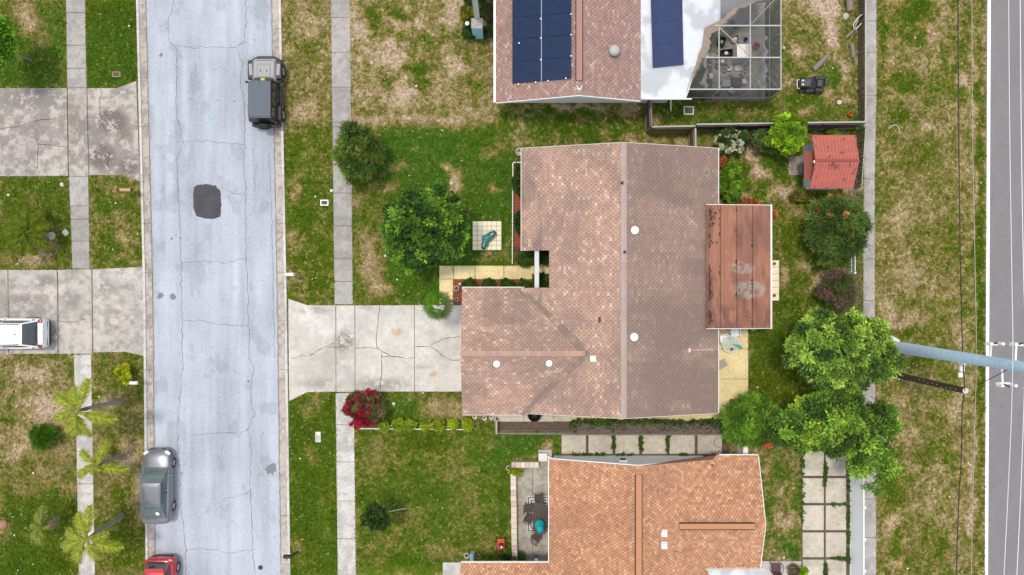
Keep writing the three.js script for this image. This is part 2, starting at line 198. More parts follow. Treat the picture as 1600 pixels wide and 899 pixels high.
function lawnAt(x, z) {                                    // colour of the sward at a place, in metres
  const fx = clamp((x - FX0) / FS, 0, FNX - 1.01), fz = clamp((z - FZ0) / FS, 0, FNZ - 1.01), i = Math.floor(fx), j = Math.floor(fz), u = fx - i, w = fz - j, k = j * FNX + i;
  const g = f => (f[k] * (1 - u) + f[k + 1] * u) * (1 - w) + (f[k + FNX] * (1 - u) + f[k + FNX + 1] * u) * w, hue = g(FIELD[2]);
  const v = g(FIELD[0]) + g(FIELD[1]) * (0.8 * (fbm(x * 0.55, z * 0.55, 3, 1) - 0.5) + 1.3 * (fbm(x * 2.1, z * 2.1, 3, 21) - 0.5) + 0.75 * (vnoise(x * 5.3, z * 5.3, 27) - 0.5) + 0.95 * (vnoise(x * 11, z * 11, 31) - 0.5));
  const green = mix3(PAL.greenY, PAL.greenB, hue), lush = mix3(PAL.lushY, PAL.lushB, hue);
  let c; if (v < -0.55) c = mix3(PAL.bare, PAL.tan, clamp((v + 1) / 0.45)); else if (v < 0) c = mix3(PAL.tan, PAL.olive, (v + 0.55) / 0.55); else if (v < 0.4) c = mix3(PAL.olive, green, v / 0.4); else c = mix3(green, lush, clamp((v - 0.4) / 0.55));
  return [c, v];
}

// ================================================================ THE SETTING
struct('ground', new THREE.PlaneGeometry(900, 900).rotateX(-Math.PI / 2).translate(0, -0.12, 0), S(lin(0.10, 0.115, 0.035), 1));
{ // lawn sheet with the colour of the sward under the blades
  const w = 1696, h = 1000, X0 = -38, Z0 = -22.4, WX = 76, WZ = 44.8;
  const t = tex(w, h, (u, v) => { const x = X0 + u * WX, z = Z0 + (1 - v) * WZ, [c, q] = lawnAt(x, z), n = vnoise(x * 24, z * 24, 71), m = vnoise(x * 11, z * 11, 75), L = 0.62 + 0.42 * n + 0.3 * m; return [c[0] * L, c[1] * L, c[2] * L]; }, 1);
  const g = new THREE.PlaneGeometry(WX, WZ).rotateX(-Math.PI / 2).translate(X0 + WX / 2, 0, Z0 + WZ / 2);
  struct('lawn', g, P(0xffffff, { roughness: 1, specularIntensity: 0.1, map: t, bumpMap: bumpFine, bumpScale: 0.02 }));
}
// ---- the residential street
const EL = y => 228 + 11 * Math.min(1, y / 450) + 4 * clamp((y - 450) / 450), ER = y => 424 + 9 * Math.min(1, y / 450) + 6 * clamp((y - 450) / 450);
const ys = [-110, 0, 150, 300, 450, 600, 750, 899, 1010];
{
  const pts = [...ys.map(y => [EL(y), y]), ...ys.slice().reverse().map(y => [ER(y), y])];
  const x0 = -23.2, x1 = -14, z0 = -22.5, z1 = 22.5;
  const t = tex(512, 2048, (u, v) => {
    const x = x0 + u * (x1 - x0), z = z0 + (1 - v) * (z1 - z0), lane = Math.sin((u - 0.08) * 15) * 0.5 + 0.5;
    const f = vnoise(x * 60, z * 60, 301), f2 = vnoise(x * 25, z * 25, 303), c = fbm(x * 0.5, z * 0.5, 5, 305), st = fbm(x * 2.2, z * 0.16, 4, 309), d = sstep(0.62, 0.72, fbm(x * 1.1 + 5, z * 0.8, 5, 313)) * 0.14, sp = sstep(0.86, 0.95, vnoise(x * 14, z * 14, 317)) * 0.25;
    const L = (0.87 + 0.3 * (f - 0.5) + 0.16 * (f2 - 0.5) + 0.26 * (c - 0.5) + 0.36 * (st - 0.5) + 0.06 * (lane - 0.5)) * (1 - d) * (1 - sp);
    return [0.395 * L, 0.427 * L, 0.488 * L];
  }, x1 - x0, z1 - z0);
  t.offset.set(-x0 / (x1 - x0), z1 / (z1 - z0)); 
  const street = struct('street', plate(noGrass(ppx(pts)), 0.02, 0.1), S(0xffffff, 0.95, { map: t, bumpMap: bumpFine, bumpScale: 0.006 }));
  const C = [ // cracks along the street, photo points
    [[272, 0], [263, 35], [264, 66], [276, 74], [275, 150], [277, 185], [286, 222], [276, 250], [278, 290], [281, 350], [283, 412], [284, 500], [285, 560], [284, 600], [279, 640], [277, 700], [282, 740], [281, 790], [289, 840], [291, 899]],
    [[384, 0], [383, 62], [369, 74], [378, 100], [376, 140], [381, 150], [383, 225], [380, 260], [384, 300], [384, 380], [386, 430], [388, 500], [389, 560], [397, 575], [391, 610], [392, 635], [398, 645], [389, 665], [388, 672], [393, 700], [390, 750], [393, 800], [394, 860], [399, 899]],
    [[276, 72], [300, 75], [330, 73], [368, 75]], [[284, 222], [310, 220], [340, 223], [383, 226]], [[284, 412], [305, 409], [330, 408], [352, 411], [386, 403]], [[285, 502], [315, 501], [345, 508], [388, 509]], [[389, 671], [376, 675], [371, 685]],
    [[292, 679], [330, 678], [370, 676]], [[290, 861], [312, 857], [345, 861], [362, 865], [400, 858]], [[348, 780], [388, 771]], [[346, 292], [362, 301], [383, 304]], [[358, 305], [360, 320]], [[384, 102], [395, 102]], [[388, 310], [400, 312]],
    [[383, 66], [390, 72]], [[395, 232], [398, 260], [397, 300]], [[412, 675], [408, 690]], [[418, 806], [424, 812]], [[246, 455], [256, 463]], [[245, 860], [280, 866]], [[420, 240], [424, 300], [426, 420], [429, 560]],
  ];
  C.forEach((c, i) => part('crack', ribbon(ppx(c), i < 2 ? 0.034 : 0.026, 0.0215, 0.06, 500 + i), M.crackPale, street));
  for (const [a, b, r] of [[252, 86, 0.12], [251, 462, 0.24], [270, 464, 0.2], [424, 733, 0.34], [388, 596, 0.08], [268, 373, 0.08], [282, 372, 0.07], [275, 368, 0.06], [340, 157, 0.05], [296, 155, 0.05], [366, 159, 0.05]]) {
    const [x, z] = W(a, b); part('stain', plate(ngon(x, z, r, 14, 0.35), 0.0225, 0.002), S(lin(0.17, 0.175, 0.185), 0.95), street);
  }
  for (const [f, sd] of [[y => EL(y) + 0.6, 41], [y => ER(y) - 0.5, 42]]) part('gutter_dirt_shade', ribbon(ys.map(y => W(f(y), y)), 0.05, 0.0218, 0.035, sd, 0.2), S(lin(0.22, 0.205, 0.195), 1), street);  // dark line paints the gutter edge shadow and its dirt together
  const rag = (pts) => { const o = [], r = rngOf(17); pts.forEach((p, i) => { const q = pts[(i + 1) % pts.length], n = 6; for (let k = 0; k < n; k++) o.push([lerp(p[0], q[0], k / n) + (r() - 0.5) * 1.3, lerp(p[1], q[1], k / n) + (r() - 0.5) * 1.3]); }); return o; };
  const p = struct('asphalt_patch', plate(ppx(rag([[303, 293], [309, 289], [322, 288], [336, 290], [344, 298], [346, 320], [344, 339], [336, 342], [322, 342], [306, 337], [303, 325], [302, 308]])), 0.032, 0.03), S(0xffffff, 0.95, { map: tex(256, 256, (u, v) => { const L = 0.7 + 0.45 * fbm(u * 6, v * 6, 4, 331, 6) + 0.35 * (vnoise(u * 128, v * 128, 337, 128) - 0.5); return [0.062 * L, 0.063 * L, 0.068 * L]; }, 3), bumpMap: bumpFine, bumpScale: 0.012 }));
  const mh = thing('manhole_cover', 'small round iron cover in the street near the bottom edge', 'cover', [...W(407, 887)].flatMap((q, i) => i ? [0.02, q] : [q]));
  part('rim', new GB().cyl(0.17, 0.17, 0.01, 0, 0.006, 0, 18).geo, M.grey, mh); part('lid', new GB().cyl(0.13, 0.13, 0.012, 0, 0.012, 0, 16).geo, M.dark, mh);
  const pm = struct('paint_mark', ribbon(ppx([[330, 177], [327, 183], [329, 187], [325, 190]]), 0.06, 0.0235, 0.04, 7), S(lin(0.06, 0.42, 0.44), 0.8)); pm.userData.label = 'thin turquoise spray mark on the street';
}
// ---- kerbs: a gutter pan and a low back, in cast lengths
function kerbRun(name, out, inn, seed) {
  const root = new THREE.Group(); root.name = name; root.userData.kind = 'structure'; scene.add(root);
  for (let y = -106, k = 0; y < 1000; y += 76, k++) {
    const y1 = y + 75.6, mid = (a, b, t) => lerp(a, b, t);
    const strip = (t0, t1, top, m, nm) => part(nm, plate(noGrass(ppx([[mid(out(y), inn(y), t0), y], [mid(out(y), inn(y), t1), y], [mid(out(y1), inn(y1), t1), y1], [mid(out(y1), inn(y1), t0), y1]])), top, 0.1, 0.006), m, root);
    strip(0, 0.26, 0.075, M.walkPale, 'kerb_stone'); strip(0.27, 0.97, 0.03, M.kerb, 'gutter_stone');
  }
  return root;
}
kerbRun('kerb_west', y => EL(y) - 15, y => EL(y) - 0.3, 1);
kerbRun('kerb_east', y => ER(y) + 15, y => ER(y) + 0.3, 2);
// ---- pavements, slab by slab
function slabRun(name, edges, m, joints, top = 0.035, thick = 0.12) {      // edges(y) -> [x0, x1]
  const root = new THREE.Group(); root.name = name; root.userData.kind = 'structure'; scene.add(root);
  for (let i = 0; i < joints.length - 1; i++) { const a = joints[i] + 0.35, b = joints[i + 1] - 0.35, [p, q] = edges(a), [r, s] = edges(b); const n = plate(noGrass(ppx([[p, a], [q, a], [s, b], [r, b]])), top + rr(-0.004, 0.004), thick, 0.01); part('slab', n, m(i), root); }
  return root;
}
const range = (a, b, s) => Array.from({ length: Math.round((b - a) / s) + 1 }, (_, i) => a + i * (b - a) / Math.round((b - a) / s));
const SWe = y => [103 + y * 0.0165 + 3 * sstep(250, 420, y) + 2 * sstep(550, 700, y), 133 + y * 0.0175 - 0.5 * sstep(300, 420, y)];
slabRun('sidewalk_west_far', SWe, () => M.walk, [-106, -56, -31, 20, 71, 107, 137.5]);
slabRun('sidewalk_west_middle', SWe, () => M.walk, [276, 322, 343, 377, 420]);
slabRun('sidewalk_west_near', SWe, () => M.walkPale, [554, 606, 656, 706, 756, 806, 856, 930, 1005]);
const SEe = y => [517 + y * 0.012, 546.5 + y * 0.0105];
slabRun('sidewalk_east_far', SEe, () => M.walk, [-108, -54, -28, 27.5, 82, 136.5, 191, 246, 302, 353, 404, 440, 476]);
slabRun('sidewalk_east_near', SEe, () => M.walkPale, [614, 664, 722, 783, 842, 930, 1005]);
// edging dirt lines beside the pavements come from the grass itself
// ---- driveways
function slabTex(base, k, seed, r, spots, res = 60) {                   // r: photo rectangle; spots: px py rx ry tone(rgb) strength
  const [x0, z0] = W(r[0], r[1]), [x1, z1] = W(r[2], r[3]), mx = x1 - x0, mz = z1 - z0, SP = spots.map(([a, b, c, d, t, w]) => [...W(a, b), c / 25, d / 25, t, w]);
  const t = tex(Math.round(mx * res), Math.round(mz * res), (u, v) => {
    const x = x0 + u * mx, z = z1 - v * mz, c = fbm(x * 0.7, z * 0.7, 5, seed), f = vnoise(x * 38, z * 38, seed + 3), g = vnoise(x * 14, z * 14, seed + 9), h = fbm(x * 3.2, z * 3.2, 5, seed + 21);
    const m = sstep(0.36, 0.66, 0.35 * fbm(x * 0.5, z * 0.5, 4, seed + 31) + 0.65 * h + 0.3 * (g - 0.5)) * k; let L = (0.84 + 0.34 * (c - 0.5) + 0.26 * (f - 0.5) + 0.22 * (g - 0.5)) * (1 - 0.42 * m), q = base.map(b => b * L);
    for (const [sx, sz, rx, rz, tn, w] of SP) { const d = Math.hypot((x - sx) / rx, (z - sz) / rz) + 0.9 * (h - 0.5) + 0.35 * (g - 0.5); if (d < 1.1) q = mix3(q, tn, Math.min(0.95, w * 1.35 * (1 - sstep(0.3, 1.1, d)) * sstep(0.28, 0.58, h * 0.7 + g * 0.3) * 1.25)); }
    return q;
  }, mx, mz); t.offset.set(-x0 / mx, z1 / mz); return S(0xffffff, 0.95, { map: t, bumpMap: bumpFine, bumpScale: 0.004 });
}
const soot = [0.13, 0.115, 0.10], dkc = [0.20, 0.18, 0.165], rustc = [0.42, 0.27, 0.13];
M.driveMain = slabTex([0.60, 0.572, 0.52], 0.42, 611, [445, 460, 740, 632], [[537, 535, 26, 26, dkc, 0.6], [620, 518, 12, 10, rustc, 0.55], [676, 584, 9, 7, rustc, 0.7], [490, 485, 40, 10, dkc, 0.4], [500, 600, 50, 14, dkc, 0.35], [600, 600, 60, 14, dkc, 0.4], [520, 565, 60, 30, [0.34, 0.32, 0.29], 0.35], [660, 573, 14, 6, dkc, 0.3], [575, 480, 20, 8, dkc, 0.3]]);
M.driveNW = slabTex([0.47, 0.425, 0.385], 1.1, 631, [-62, 120, 228, 290], [[50, 155, 90, 26, dkc, 0.8], [175, 190, 34, 28, soot, 0.95], [160, 245, 36, 30, soot, 0.8], [200, 260, 28, 24, soot, 0.6], [110, 250, 30, 30, dkc, 0.4], [40, 250, 50, 24, dkc, 0.45], [190, 145, 20, 14, dkc, 0.5], [195, 215, 20, 40, soot, 0.4]]);
M.driveW = slabTex([0.51, 0.475, 0.43], 0.95, 651, [-62, 410, 232, 562], [[70, 440, 30, 16, dkc, 0.55], [160, 450, 40, 20, dkc, 0.4], [85, 525, 16, 24, soot, 0.45], [190, 500, 40, 40, dkc, 0.3], [40, 470, 40, 14, dkc, 0.4], [110, 470, 26, 30, dkc, 0.35]]);
function driveway(name, slabs, m, cracks, cm = M.crack) {
  const root = new THREE.Group(); root.name = name; root.userData.kind = 'structure'; scene.add(root);
  slabs.forEach((s, i) => part('slab', plate(noGrass(ppx(s)), 0.045, 0.13, 0.008), m(i), root));
  cracks.forEach((c, i) => part('crack', ribbon(ppx(c), 0.045, 0.0465, 0.05, 900 + i), cm, root)); return root;
}
driveway('driveway_northwest', [[[-60, 138], [104.5, 138], [106.5, 275], [-60, 276]], [[106, 138], [135.5, 138], [138.6, 276], [108, 276]], [[136.5, 138], [182, 138], [213, 127], [219, 284], [190, 274], [139.5, 274]]], () => M.driveNW,
  [[[0, 202], [30, 197], [60, 188], [95, 184]], [[55, 212], [60, 224], [58, 264]], [[60, 226], [80, 227], [104, 231]], [[158, 140], [156, 160], [157, 180]], [[170, 240], [169, 262]]]);
driveway('driveway_west', [[[-60, 422], [12, 422], [13, 553], [-60, 554]], [[13.2, 422], [89, 422], [90, 553], [14, 553]], [[90, 422], [143, 421], [144.5, 553], [91, 553]], [[144.5, 421], [190, 419], [224, 417], [227, 557], [196, 550], [146, 551]]], () => M.driveW,
  [[[90, 502], [110, 503], [135, 499]], [[90, 422], [92, 480], [92, 550]]], M.crackPale);
driveway('driveway_main', [[[450.5, 467], [480, 477], [524.2, 477.5], [524.6, 612], [480, 613], [452, 627]], [[525.4, 477.5], [554, 477.5], [554.5, 612.5], [525.6, 612.5]], [[555, 477.5], [647.2, 477], [647.5, 612], [555.3, 612]], [[648, 477], [735, 477], [735, 612], [648.3, 612]]], () => M.driveMain,
  [[[455, 561], [470, 556], [482, 556], [495, 549], [510, 541], [524, 536]], [[512, 543], [526, 543], [540, 542]], [[555, 545], [575, 543], [590, 545], [600, 552], [612, 557], [630, 559], [647, 559]], [[593, 478], [591, 500], [588, 530], [590, 545]], [[596, 550], [596, 575], [594, 610]], [[648, 542], [672, 541], [680, 545], [690, 555], [705, 562], [722, 562]], [[673, 540], [690, 530], [705, 527], [722, 527]], [[596, 558], [608, 557]]]);
// ---- walk at the back, the verge and the busy road
{
  const js = [-108, -40, 33, 82, 150, 280, 350, 405, 470, 560, 660, 720, 780, 840, 899, 945, 1010];
  slabRun('rear_walk', y => [1351 - 2 * sstep(200, 330, y) - 1 * sstep(500, 600, y) + 1 * sstep(760, 800, y), 1369.5 - 2.5 * sstep(150, 280, y) + 2 * sstep(560, 720, y)], () => M.walk, js);
  const rd = struct('road', plate(noGrass(ppx([[1541.5, -110], [1860, -110], [1860, 1010], [1538, 1010], [1539.5, 500]])), 0.02, 0.1), S(0xffffff, 0.9, { map: tex(512, 512, (u, v) => { const L = 0.84 + 0.2 * (fbm(u * 6, v * 3, 4, 351, 3) - 0.5) + 0.4 * (vnoise(u * 256, v * 256, 353, 256) - 0.5); return [0.205 * L, 0.195 * L, 0.205 * L]; }, 6), bumpMap: bumpFine, bumpScale: 0.006 }));
  part('edge_line', plate(ppx([[1543.7, -110], [1548.7, -110], [1546, 450], [1543.2, 1010], [1538.3, 1010], [1541, 450]]), 0.026, 0.004), S(lin(0.74, 0.75, 0.76), 0.7), rd);
}
// ================================================================ HOUSES
// roof covering: three-tab shingles laid course by course, each tab its own raised piece; the tabs of one slope are joined
const SH = { v: [], c: [], n: [] };
function quad(o, a, b, c, d, col) { for (const p of [a, b, c, a, c, d]) { o.v.push(p[0], p[1], p[2]); o.c.push(col[0], col[1], col[2]); o.u.push(p[0], p[2]); } }
function bufGeo(o) { const g = new THREE.BufferGeometry(); g.setAttribute('position', new THREE.Float32BufferAttribute(o.v, 3)); g.setAttribute('color', new THREE.Float32BufferAttribute(o.c, 3)); g.setAttribute('uv', new THREE.Float32BufferAttribute(o.u, 2)); g.computeVertexNormals(); return g; }
function shingles(poly, dir, hAt, colour, seed, expo = 0.135, tw = 0.25) {   // poly [x,z], dir = downhill, hAt = height
  const r = rngOf(seed), o = { v: [], c: [], u: [] }, [dx, dz] = dir, ax = -dz, az = dx;   // a along the eave, b downhill
  const ab = poly.map(([x, z]) => [x * ax + z * az, x * dx + z * dz]), bMax = Math.max(...ab.map(q => q[1])), bMin = Math.min(...ab.map(q => q[1]));
  const at = (a, b, l) => { const x = a * ax + b * dx, z = a * az + b * dz; return [x, hAt(x, z) + l, z]; };
  for (let k = 0, b = bMax + 0.02; b > bMin + 0.02; b -= expo, k++) {
    const bl = b, bh = Math.max(b - expo - 0.02, bMin), bm = clamp(b - expo / 2, bMin + 0.01, bMax - 0.01), X = [];
    for (let i = 0, j = ab.length - 1; i < ab.length; j = i++) { const [a0, b0] = ab[i], [a1, b1] = ab[j]; if ((b0 > bm) !== (b1 > bm)) X.push(a0 + (a1 - a0) * (bm - b0) / (b1 - b0)); }
    X.sort((p, q) => p - q);
    for (let s = 0; s + 1 < X.length; s += 2) {
      let a = X[s] - ((k % 2) * tw / 2); a = Math.floor((X[s]) / tw) * tw + (k % 2) * tw / 2 - tw;
      for (; a < X[s + 1]; a += tw) {
        const p = Math.max(a + 0.011, X[s]), q = Math.min(a + tw - 0.011, X[s + 1]); if (q - p < 0.03) continue;
        const lo = 0.026 + rr(-0.003, 0.004, r), c = colour((p + q) / 2 * ax + bm * dx, (p + q) / 2 * az + bm * dz, r), A = at(p, bl, lo), B = at(q, bl, lo), C = at(q, bh, 0.010), D = at(p, bh, 0.010);
        const f = ax * dz - az * dx > 0;                                // keep the faces turned up
        f ? quad(o, A, B, C, D, c) : quad(o, B, A, D, C, c);
        quad(o, at(p, bl, 0.002), at(q, bl, 0.002), B, A, c);
      }
    }
  }
  return bufGeo(o);
}
function slopeSheet(poly, hAt, off, th) {                               // the deck under the shingles
  const tri = THREE.ShapeUtils.triangulateShape(poly.map(p => new THREE.Vector2(p[0], p[1])), []), v = [], u = [];
  const put = (i, d) => { const [x, z] = poly[i]; v.push(x, hAt(x, z) + off - d, z); u.push(x, z); };
  for (const [a, b, c] of tri) { const A = poly[a], B = poly[b], C = poly[c], up = (B[0] - A[0]) * (C[1] - A[1]) - (B[1] - A[1]) * (C[0] - A[0]) < 0; for (const i of up ? [a, b, c] : [a, c, b]) put(i, 0); for (const i of up ? [a, c, b] : [a, b, c]) put(i, th); }
  for (let i = 0; i < poly.length; i++) { const j = (i + 1) % poly.length; for (const [k, d] of [[i, 0], [j, 0], [j, 1], [i, 0], [j, 1], [i, 1]]) put(k, d * th); }
  const g = new THREE.BufferGeometry(); g.setAttribute('position', new THREE.Float32BufferAttribute(v, 3)); g.setAttribute('uv', new THREE.Float32BufferAttribute(u, 2)); g.computeVertexNormals(); return g;
}
const shingleMat = S(0xffffff, 0.95, { vertexColors: true, bumpMap: bumpFine, bumpScale: 0.004 });
const deckMat = S(lin(0.075, 0.055, 0.048), 1);
function ridgeCap(A, B, half, drop, colour, seed, step = 0.2) {         // bent caps along a ridge from A to B
  const r = rngOf(seed), o = { v: [], c: [], u: [] }, d = new THREE.Vector3(B[0] - A[0], 0, B[2] - A[2]), n = Math.max(1, Math.round(d.length() / step)), l = d.length(); d.normalize(); const s = [-d.z, d.x];
  for (let i = 0; i < n; i++) {
    const p = t => { const k = t / n; return [lerp(A[0], B[0], k), lerp(A[1], B[1], k), lerp(A[2], B[2], k)]; }, a = p(i - 0.1), b = p(i + 1), c = colour(a[0], a[2], r), e = 0.012;
    for (const g of [1, -1]) { const q = (w, t, e2) => [w[0] + s[0] * half * g * t, w[1] + e2 - drop * t, w[2] + s[1] * half * g * t]; const Q = [q(a, 0, 0.045), q(b, 0, 0.045 + e), q(b, 1, 0.035 + e), q(a, 1, 0.035)]; g > 0 ? quad(o, Q[3], Q[2], Q[1], Q[0], c) : quad(o, Q[0], Q[1], Q[2], Q[3], c); }
  }
  return bufGeo(o);
}
function valley(A, B, w, col, seed) {                                  // woven shingle pieces along a valley from the eave A up to B
  const r = rngOf(seed), o = { v: [], c: [], u: [] }, n = Math.round(Math.hypot(B[0] - A[0], B[2] - A[2]) / 0.16), d = new THREE.Vector3(B[0] - A[0], 0, B[2] - A[2]).normalize(), s = [-d.z, d.x];
  for (let i = 0; i < n; i++) { const p = (t, k, e) => [lerp(A[0], B[0], t / n) + s[0] * w * k, lerp(A[1], B[1], t / n) + e, lerp(A[2], B[2], t / n) + s[1] * w * k], c = col(...p(i, 0, 0).filter((_, j) => j !== 1), r); for (const g of [1, -1]) { const Q = [p(i, 0, 0.034), p(i + 1.1, 0, 0.028), p(i + 1.1, g, 0.052), p(i, g, 0.058)]; g < 0 ? quad(o, Q[0], Q[1], Q[2], Q[3], c) : quad(o, Q[3], Q[2], Q[1], Q[0], c); } }
  return bufGeo(o);
}
function triPlate(a, b, c, th, axis = 'z') { const g = new THREE.ExtrudeGeometry(new THREE.Shape([a, b, c].map(p => new THREE.Vector2(...p))), { depth: th, bevelEnabled: false }); return g; }

// ---- the main house, brown shingle roof
const S1 = 0.284, R1 = 6.33, HR1 = 4.1;
{
  const hMain = (x) => HR1 - S1 * Math.abs(x - R1), zR = 3.79, hWing = z => 2.45 + S1 * (3.78 - Math.abs(z - zR));
  const house = thing('brown_roofed_house', 'house with brown shingle roof and garage wing at the driveway end', 'house');
  const zN = -8.2, zS = 7.40, xW = 0.57, xE = 12.15, xG = -2.94, zGN = 0.01, zGS = 7.48;
  const wallPoly = [[1.0, -7.8], [11.7, -7.8], [11.7, 7.1], [-2.5, 7.1], [-2.5, 0.45], [2.6, 0.45], [2.6, -2.6], [1.0, -2.6]];
  noGrass(wallPoly); part('wall', plate(wallPoly, 2.42, 2.44), M.stuccoCream, house);
  for (const z of [-7.8, 6.95]) part('gable', new GB().add(triPlate([1.0, 2.42], [11.7, 2.42], [R1, 3.9], 0.15), 0, 0, z).geo, M.stuccoCream, house);
  part('gable', new GB().add(triPlate([7.1, 2.42], [0.45, 2.42], [3.79, 3.3], 0.15), -2.35, 0, 0, -Math.PI / 2).geo, M.stuccoCream, house);
  const west = [[R1, zN], [R1, zS], [xW, zS], [4.29, zR], [xW, zGN], [2.16, zGN], [2.16, -2.17], [xW, -2.17], [xW, zN]].reverse();
  const west1 = [[xW, zN], [R1, zN], [R1, zS], [xW + 0.02, zS], [4.29, zR], [xW + 0.02, zGN + 0.02], [2.16, zGN], [2.16, -2.17], [xW, -2.17]];
  const east = [[R1, zN], [xE, zN], [xE, zS], [R1, zS]], wn = [[xG, zGN], [xW, zGN], [4.29, zR], [xG, zR]], ws = [[xG, zR], [4.29, zR], [xW, zGS], [xG, zGS]];
  const roof = part('roof', (() => { const g = new GB(); g.add(slopeSheet(west1, hMain, 0, 0.12)).add(slopeSheet(east, hMain, 0, 0.12)); const hw = (x, z) => hWing(z); g.add(slopeSheet(wn, hw, 0, 0.12)).add(slopeSheet(ws, hw, 0, 0.12)); return g.geo; })(), deckMat, house);
  const pal = [[0.385, 0.25, 0.19], [0.36, 0.232, 0.178], [0.34, 0.217, 0.17], [0.40, 0.262, 0.196], [0.32, 0.208, 0.167]], pale = [0.50, 0.355, 0.265], darkTone = [0.152, 0.114, 0.10];
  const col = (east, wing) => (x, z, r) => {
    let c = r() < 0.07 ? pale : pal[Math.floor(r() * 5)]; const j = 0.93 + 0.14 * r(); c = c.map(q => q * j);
    let s = east ? 0.50 + 0.2 * sstep(0.30, 0.62, fbm(x * 0.22 + 3, z * 0.9, 4, 201)) + 0.46 * sstep(0.42, 0.62, fbm(x * 0.35, z * 0.5 + 9, 4, 205)) * sstep(0.2, 3.5, x - R1) : 0.30 * sstep(0.50, 0.68, fbm(x * 0.6, z * 0.5, 4, 211));  // uniform darkening over the whole east slope, with algae streaks on top
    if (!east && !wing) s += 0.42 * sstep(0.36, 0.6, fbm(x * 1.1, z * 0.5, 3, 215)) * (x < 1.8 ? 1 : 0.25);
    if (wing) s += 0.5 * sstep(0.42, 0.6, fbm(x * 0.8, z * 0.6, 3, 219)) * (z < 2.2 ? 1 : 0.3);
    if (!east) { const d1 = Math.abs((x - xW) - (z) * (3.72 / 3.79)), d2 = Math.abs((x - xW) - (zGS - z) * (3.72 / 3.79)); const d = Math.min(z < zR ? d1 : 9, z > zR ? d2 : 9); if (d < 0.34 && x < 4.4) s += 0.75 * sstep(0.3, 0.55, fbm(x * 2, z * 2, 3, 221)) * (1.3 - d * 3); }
    return mix3(c, darkTone, clamp(s, 0, 0.82));
  };
  const st = (g, n = 'shingles') => { const o = part(n, g, shingleMat, roof); o.userData.kind = 'stuff'; };
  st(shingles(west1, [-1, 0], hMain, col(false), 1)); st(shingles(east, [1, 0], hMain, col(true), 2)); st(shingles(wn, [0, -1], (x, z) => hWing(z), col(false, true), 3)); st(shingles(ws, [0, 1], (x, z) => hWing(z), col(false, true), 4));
  const capC = (x, z, r) => mix3([0.31, 0.235, 0.21], [0.37, 0.30, 0.28], fbm(z * 0.8, 3, 3, 223)).map(q => q * (0.93 + 0.14 * r()));
  part('ridge_cap', ridgeCap([R1, HR1, zN], [R1, HR1, zS], 0.16, 0.045, capC, 5), shingleMat, roof);
  part('ridge_cap', ridgeCap([xG, hWing(zR), zR], [4.2, hWing(zR), zR], 0.15, 0.045, (x, z, r) => pal[Math.floor(r() * 3)], 6), shingleMat, roof);
  part('valley_strip', valley([xW, 2.45, zGN], [4.29, hWing(zR), zR], 0.12, col(false), 7), shingleMat, roof); part('valley_strip', valley([xW, 2.45, zGS], [4.29, hWing(zR), zR], 0.12, col(false), 8), shingleMat, roof);
  // drip edges and gutters
  const trim = S(lin(0.55, 0.52, 0.49), 0.6);
  part('drip_edge', new GB().box(0.05, 0.14, zS - zN, xE + 0.03, 2.41, (zS + zN) / 2).geo, trim, roof);
  part('drip_edge', new GB().box(0.05, 0.14, 6.03, xW - 0.03, 2.41, zN + 3.015).geo, trim, roof);
  part('drip_edge', new GB().box(3.5, 0.14, 0.05, (xG + xW) / 2, 2.41, zGN - 0.03).geo, trim, roof);
  part('drip_edge', new GB().box(3.5, 0.14, 0.05, (xG + xW) / 2, 2.41, zGS + 0.03).geo, trim, roof);
  for (const [x, z0, s] of [[0, zN, 0], [0, zS, 1]]) part('rake_board', new GB().add(new THREE.ExtrudeGeometry(new THREE.Shape([[xW, 2.42], [R1, HR1 - 0.03], [xE, 2.42], [xE, 2.28], [R1, HR1 - 0.19], [xW, 2.28]].map(p => new THREE.Vector2(...p))), { depth: 0.04, bevelEnabled: false }), 0, 0, s ? z0 + 0.002 : z0 - 0.042).geo, trim, roof);
  // round vents, square vents, pipes
  const vent = (px, py, h, r, label, m = M.white) => { const p = V(px, py, h + 0.14); const o = part('roof_vent', new GB().cyl(r * 1.25, r * 1.35, 0.03, p.x, h + 0.04, p.z, 20).cyl(r * 0.7, r * 0.75, 0.12, p.x, h + 0.1, p.z, 18).geo, M.grey, roof, label); part('vent_cap', new GB().lathe([[r, 0], [r * 1.02, 0.03], [r * 0.86, 0.07], [r * 0.35, 0.10], [0, 0.105]], p.x, h + 0.14, p.z, 22).geo, m, roof); };
  vent(992, 360, 3.93, 0.225, 'white domed roof vent on the upper part of the ridge side'); vent(991, 527, 3.93, 0.225, 'white domed roof vent on the lower part of the ridge side'); vent(776, 569, 3.25, 0.2, 'white domed roof vent near the garage end', M.whiteMetal); vent(858, 568, 3.3, 0.19, 'small white domed roof vent with dark marks', M.whiteMetal);
  { const p = V(927, 561, 3.75); part('roof_vent', new GB().box(0.34, 0.05, 0.34, p.x, 3.66, p.z).box(0.24, 0.16, 0.26, p.x, 3.74, p.z).geo, M.whiteMetal, roof, 'square white roof vent'); }
  { const p = V(937, 500, 3.8); part('roof_vent', new GB().box(0.1, 0.1, 0.3, p.x, 3.78, p.z).geo, M.black, roof, 'small black slot vent'); }
  { const p = V(1077, 548, 3.1); part('vent_pipe', new GB().cyl(0.045, 0.045, 0.35, p.x, 3.05, p.z, 10).cyl(0.12, 0.13, 0.03, p.x, 2.99, p.z, 12).geo, M.alu, roof); part('rust_streak', plateOn(p.x + 0.1, 11.9, p.z, 0.09, hMain), S(lin(0.34, 0.24, 0.20), 0.95), roof); }
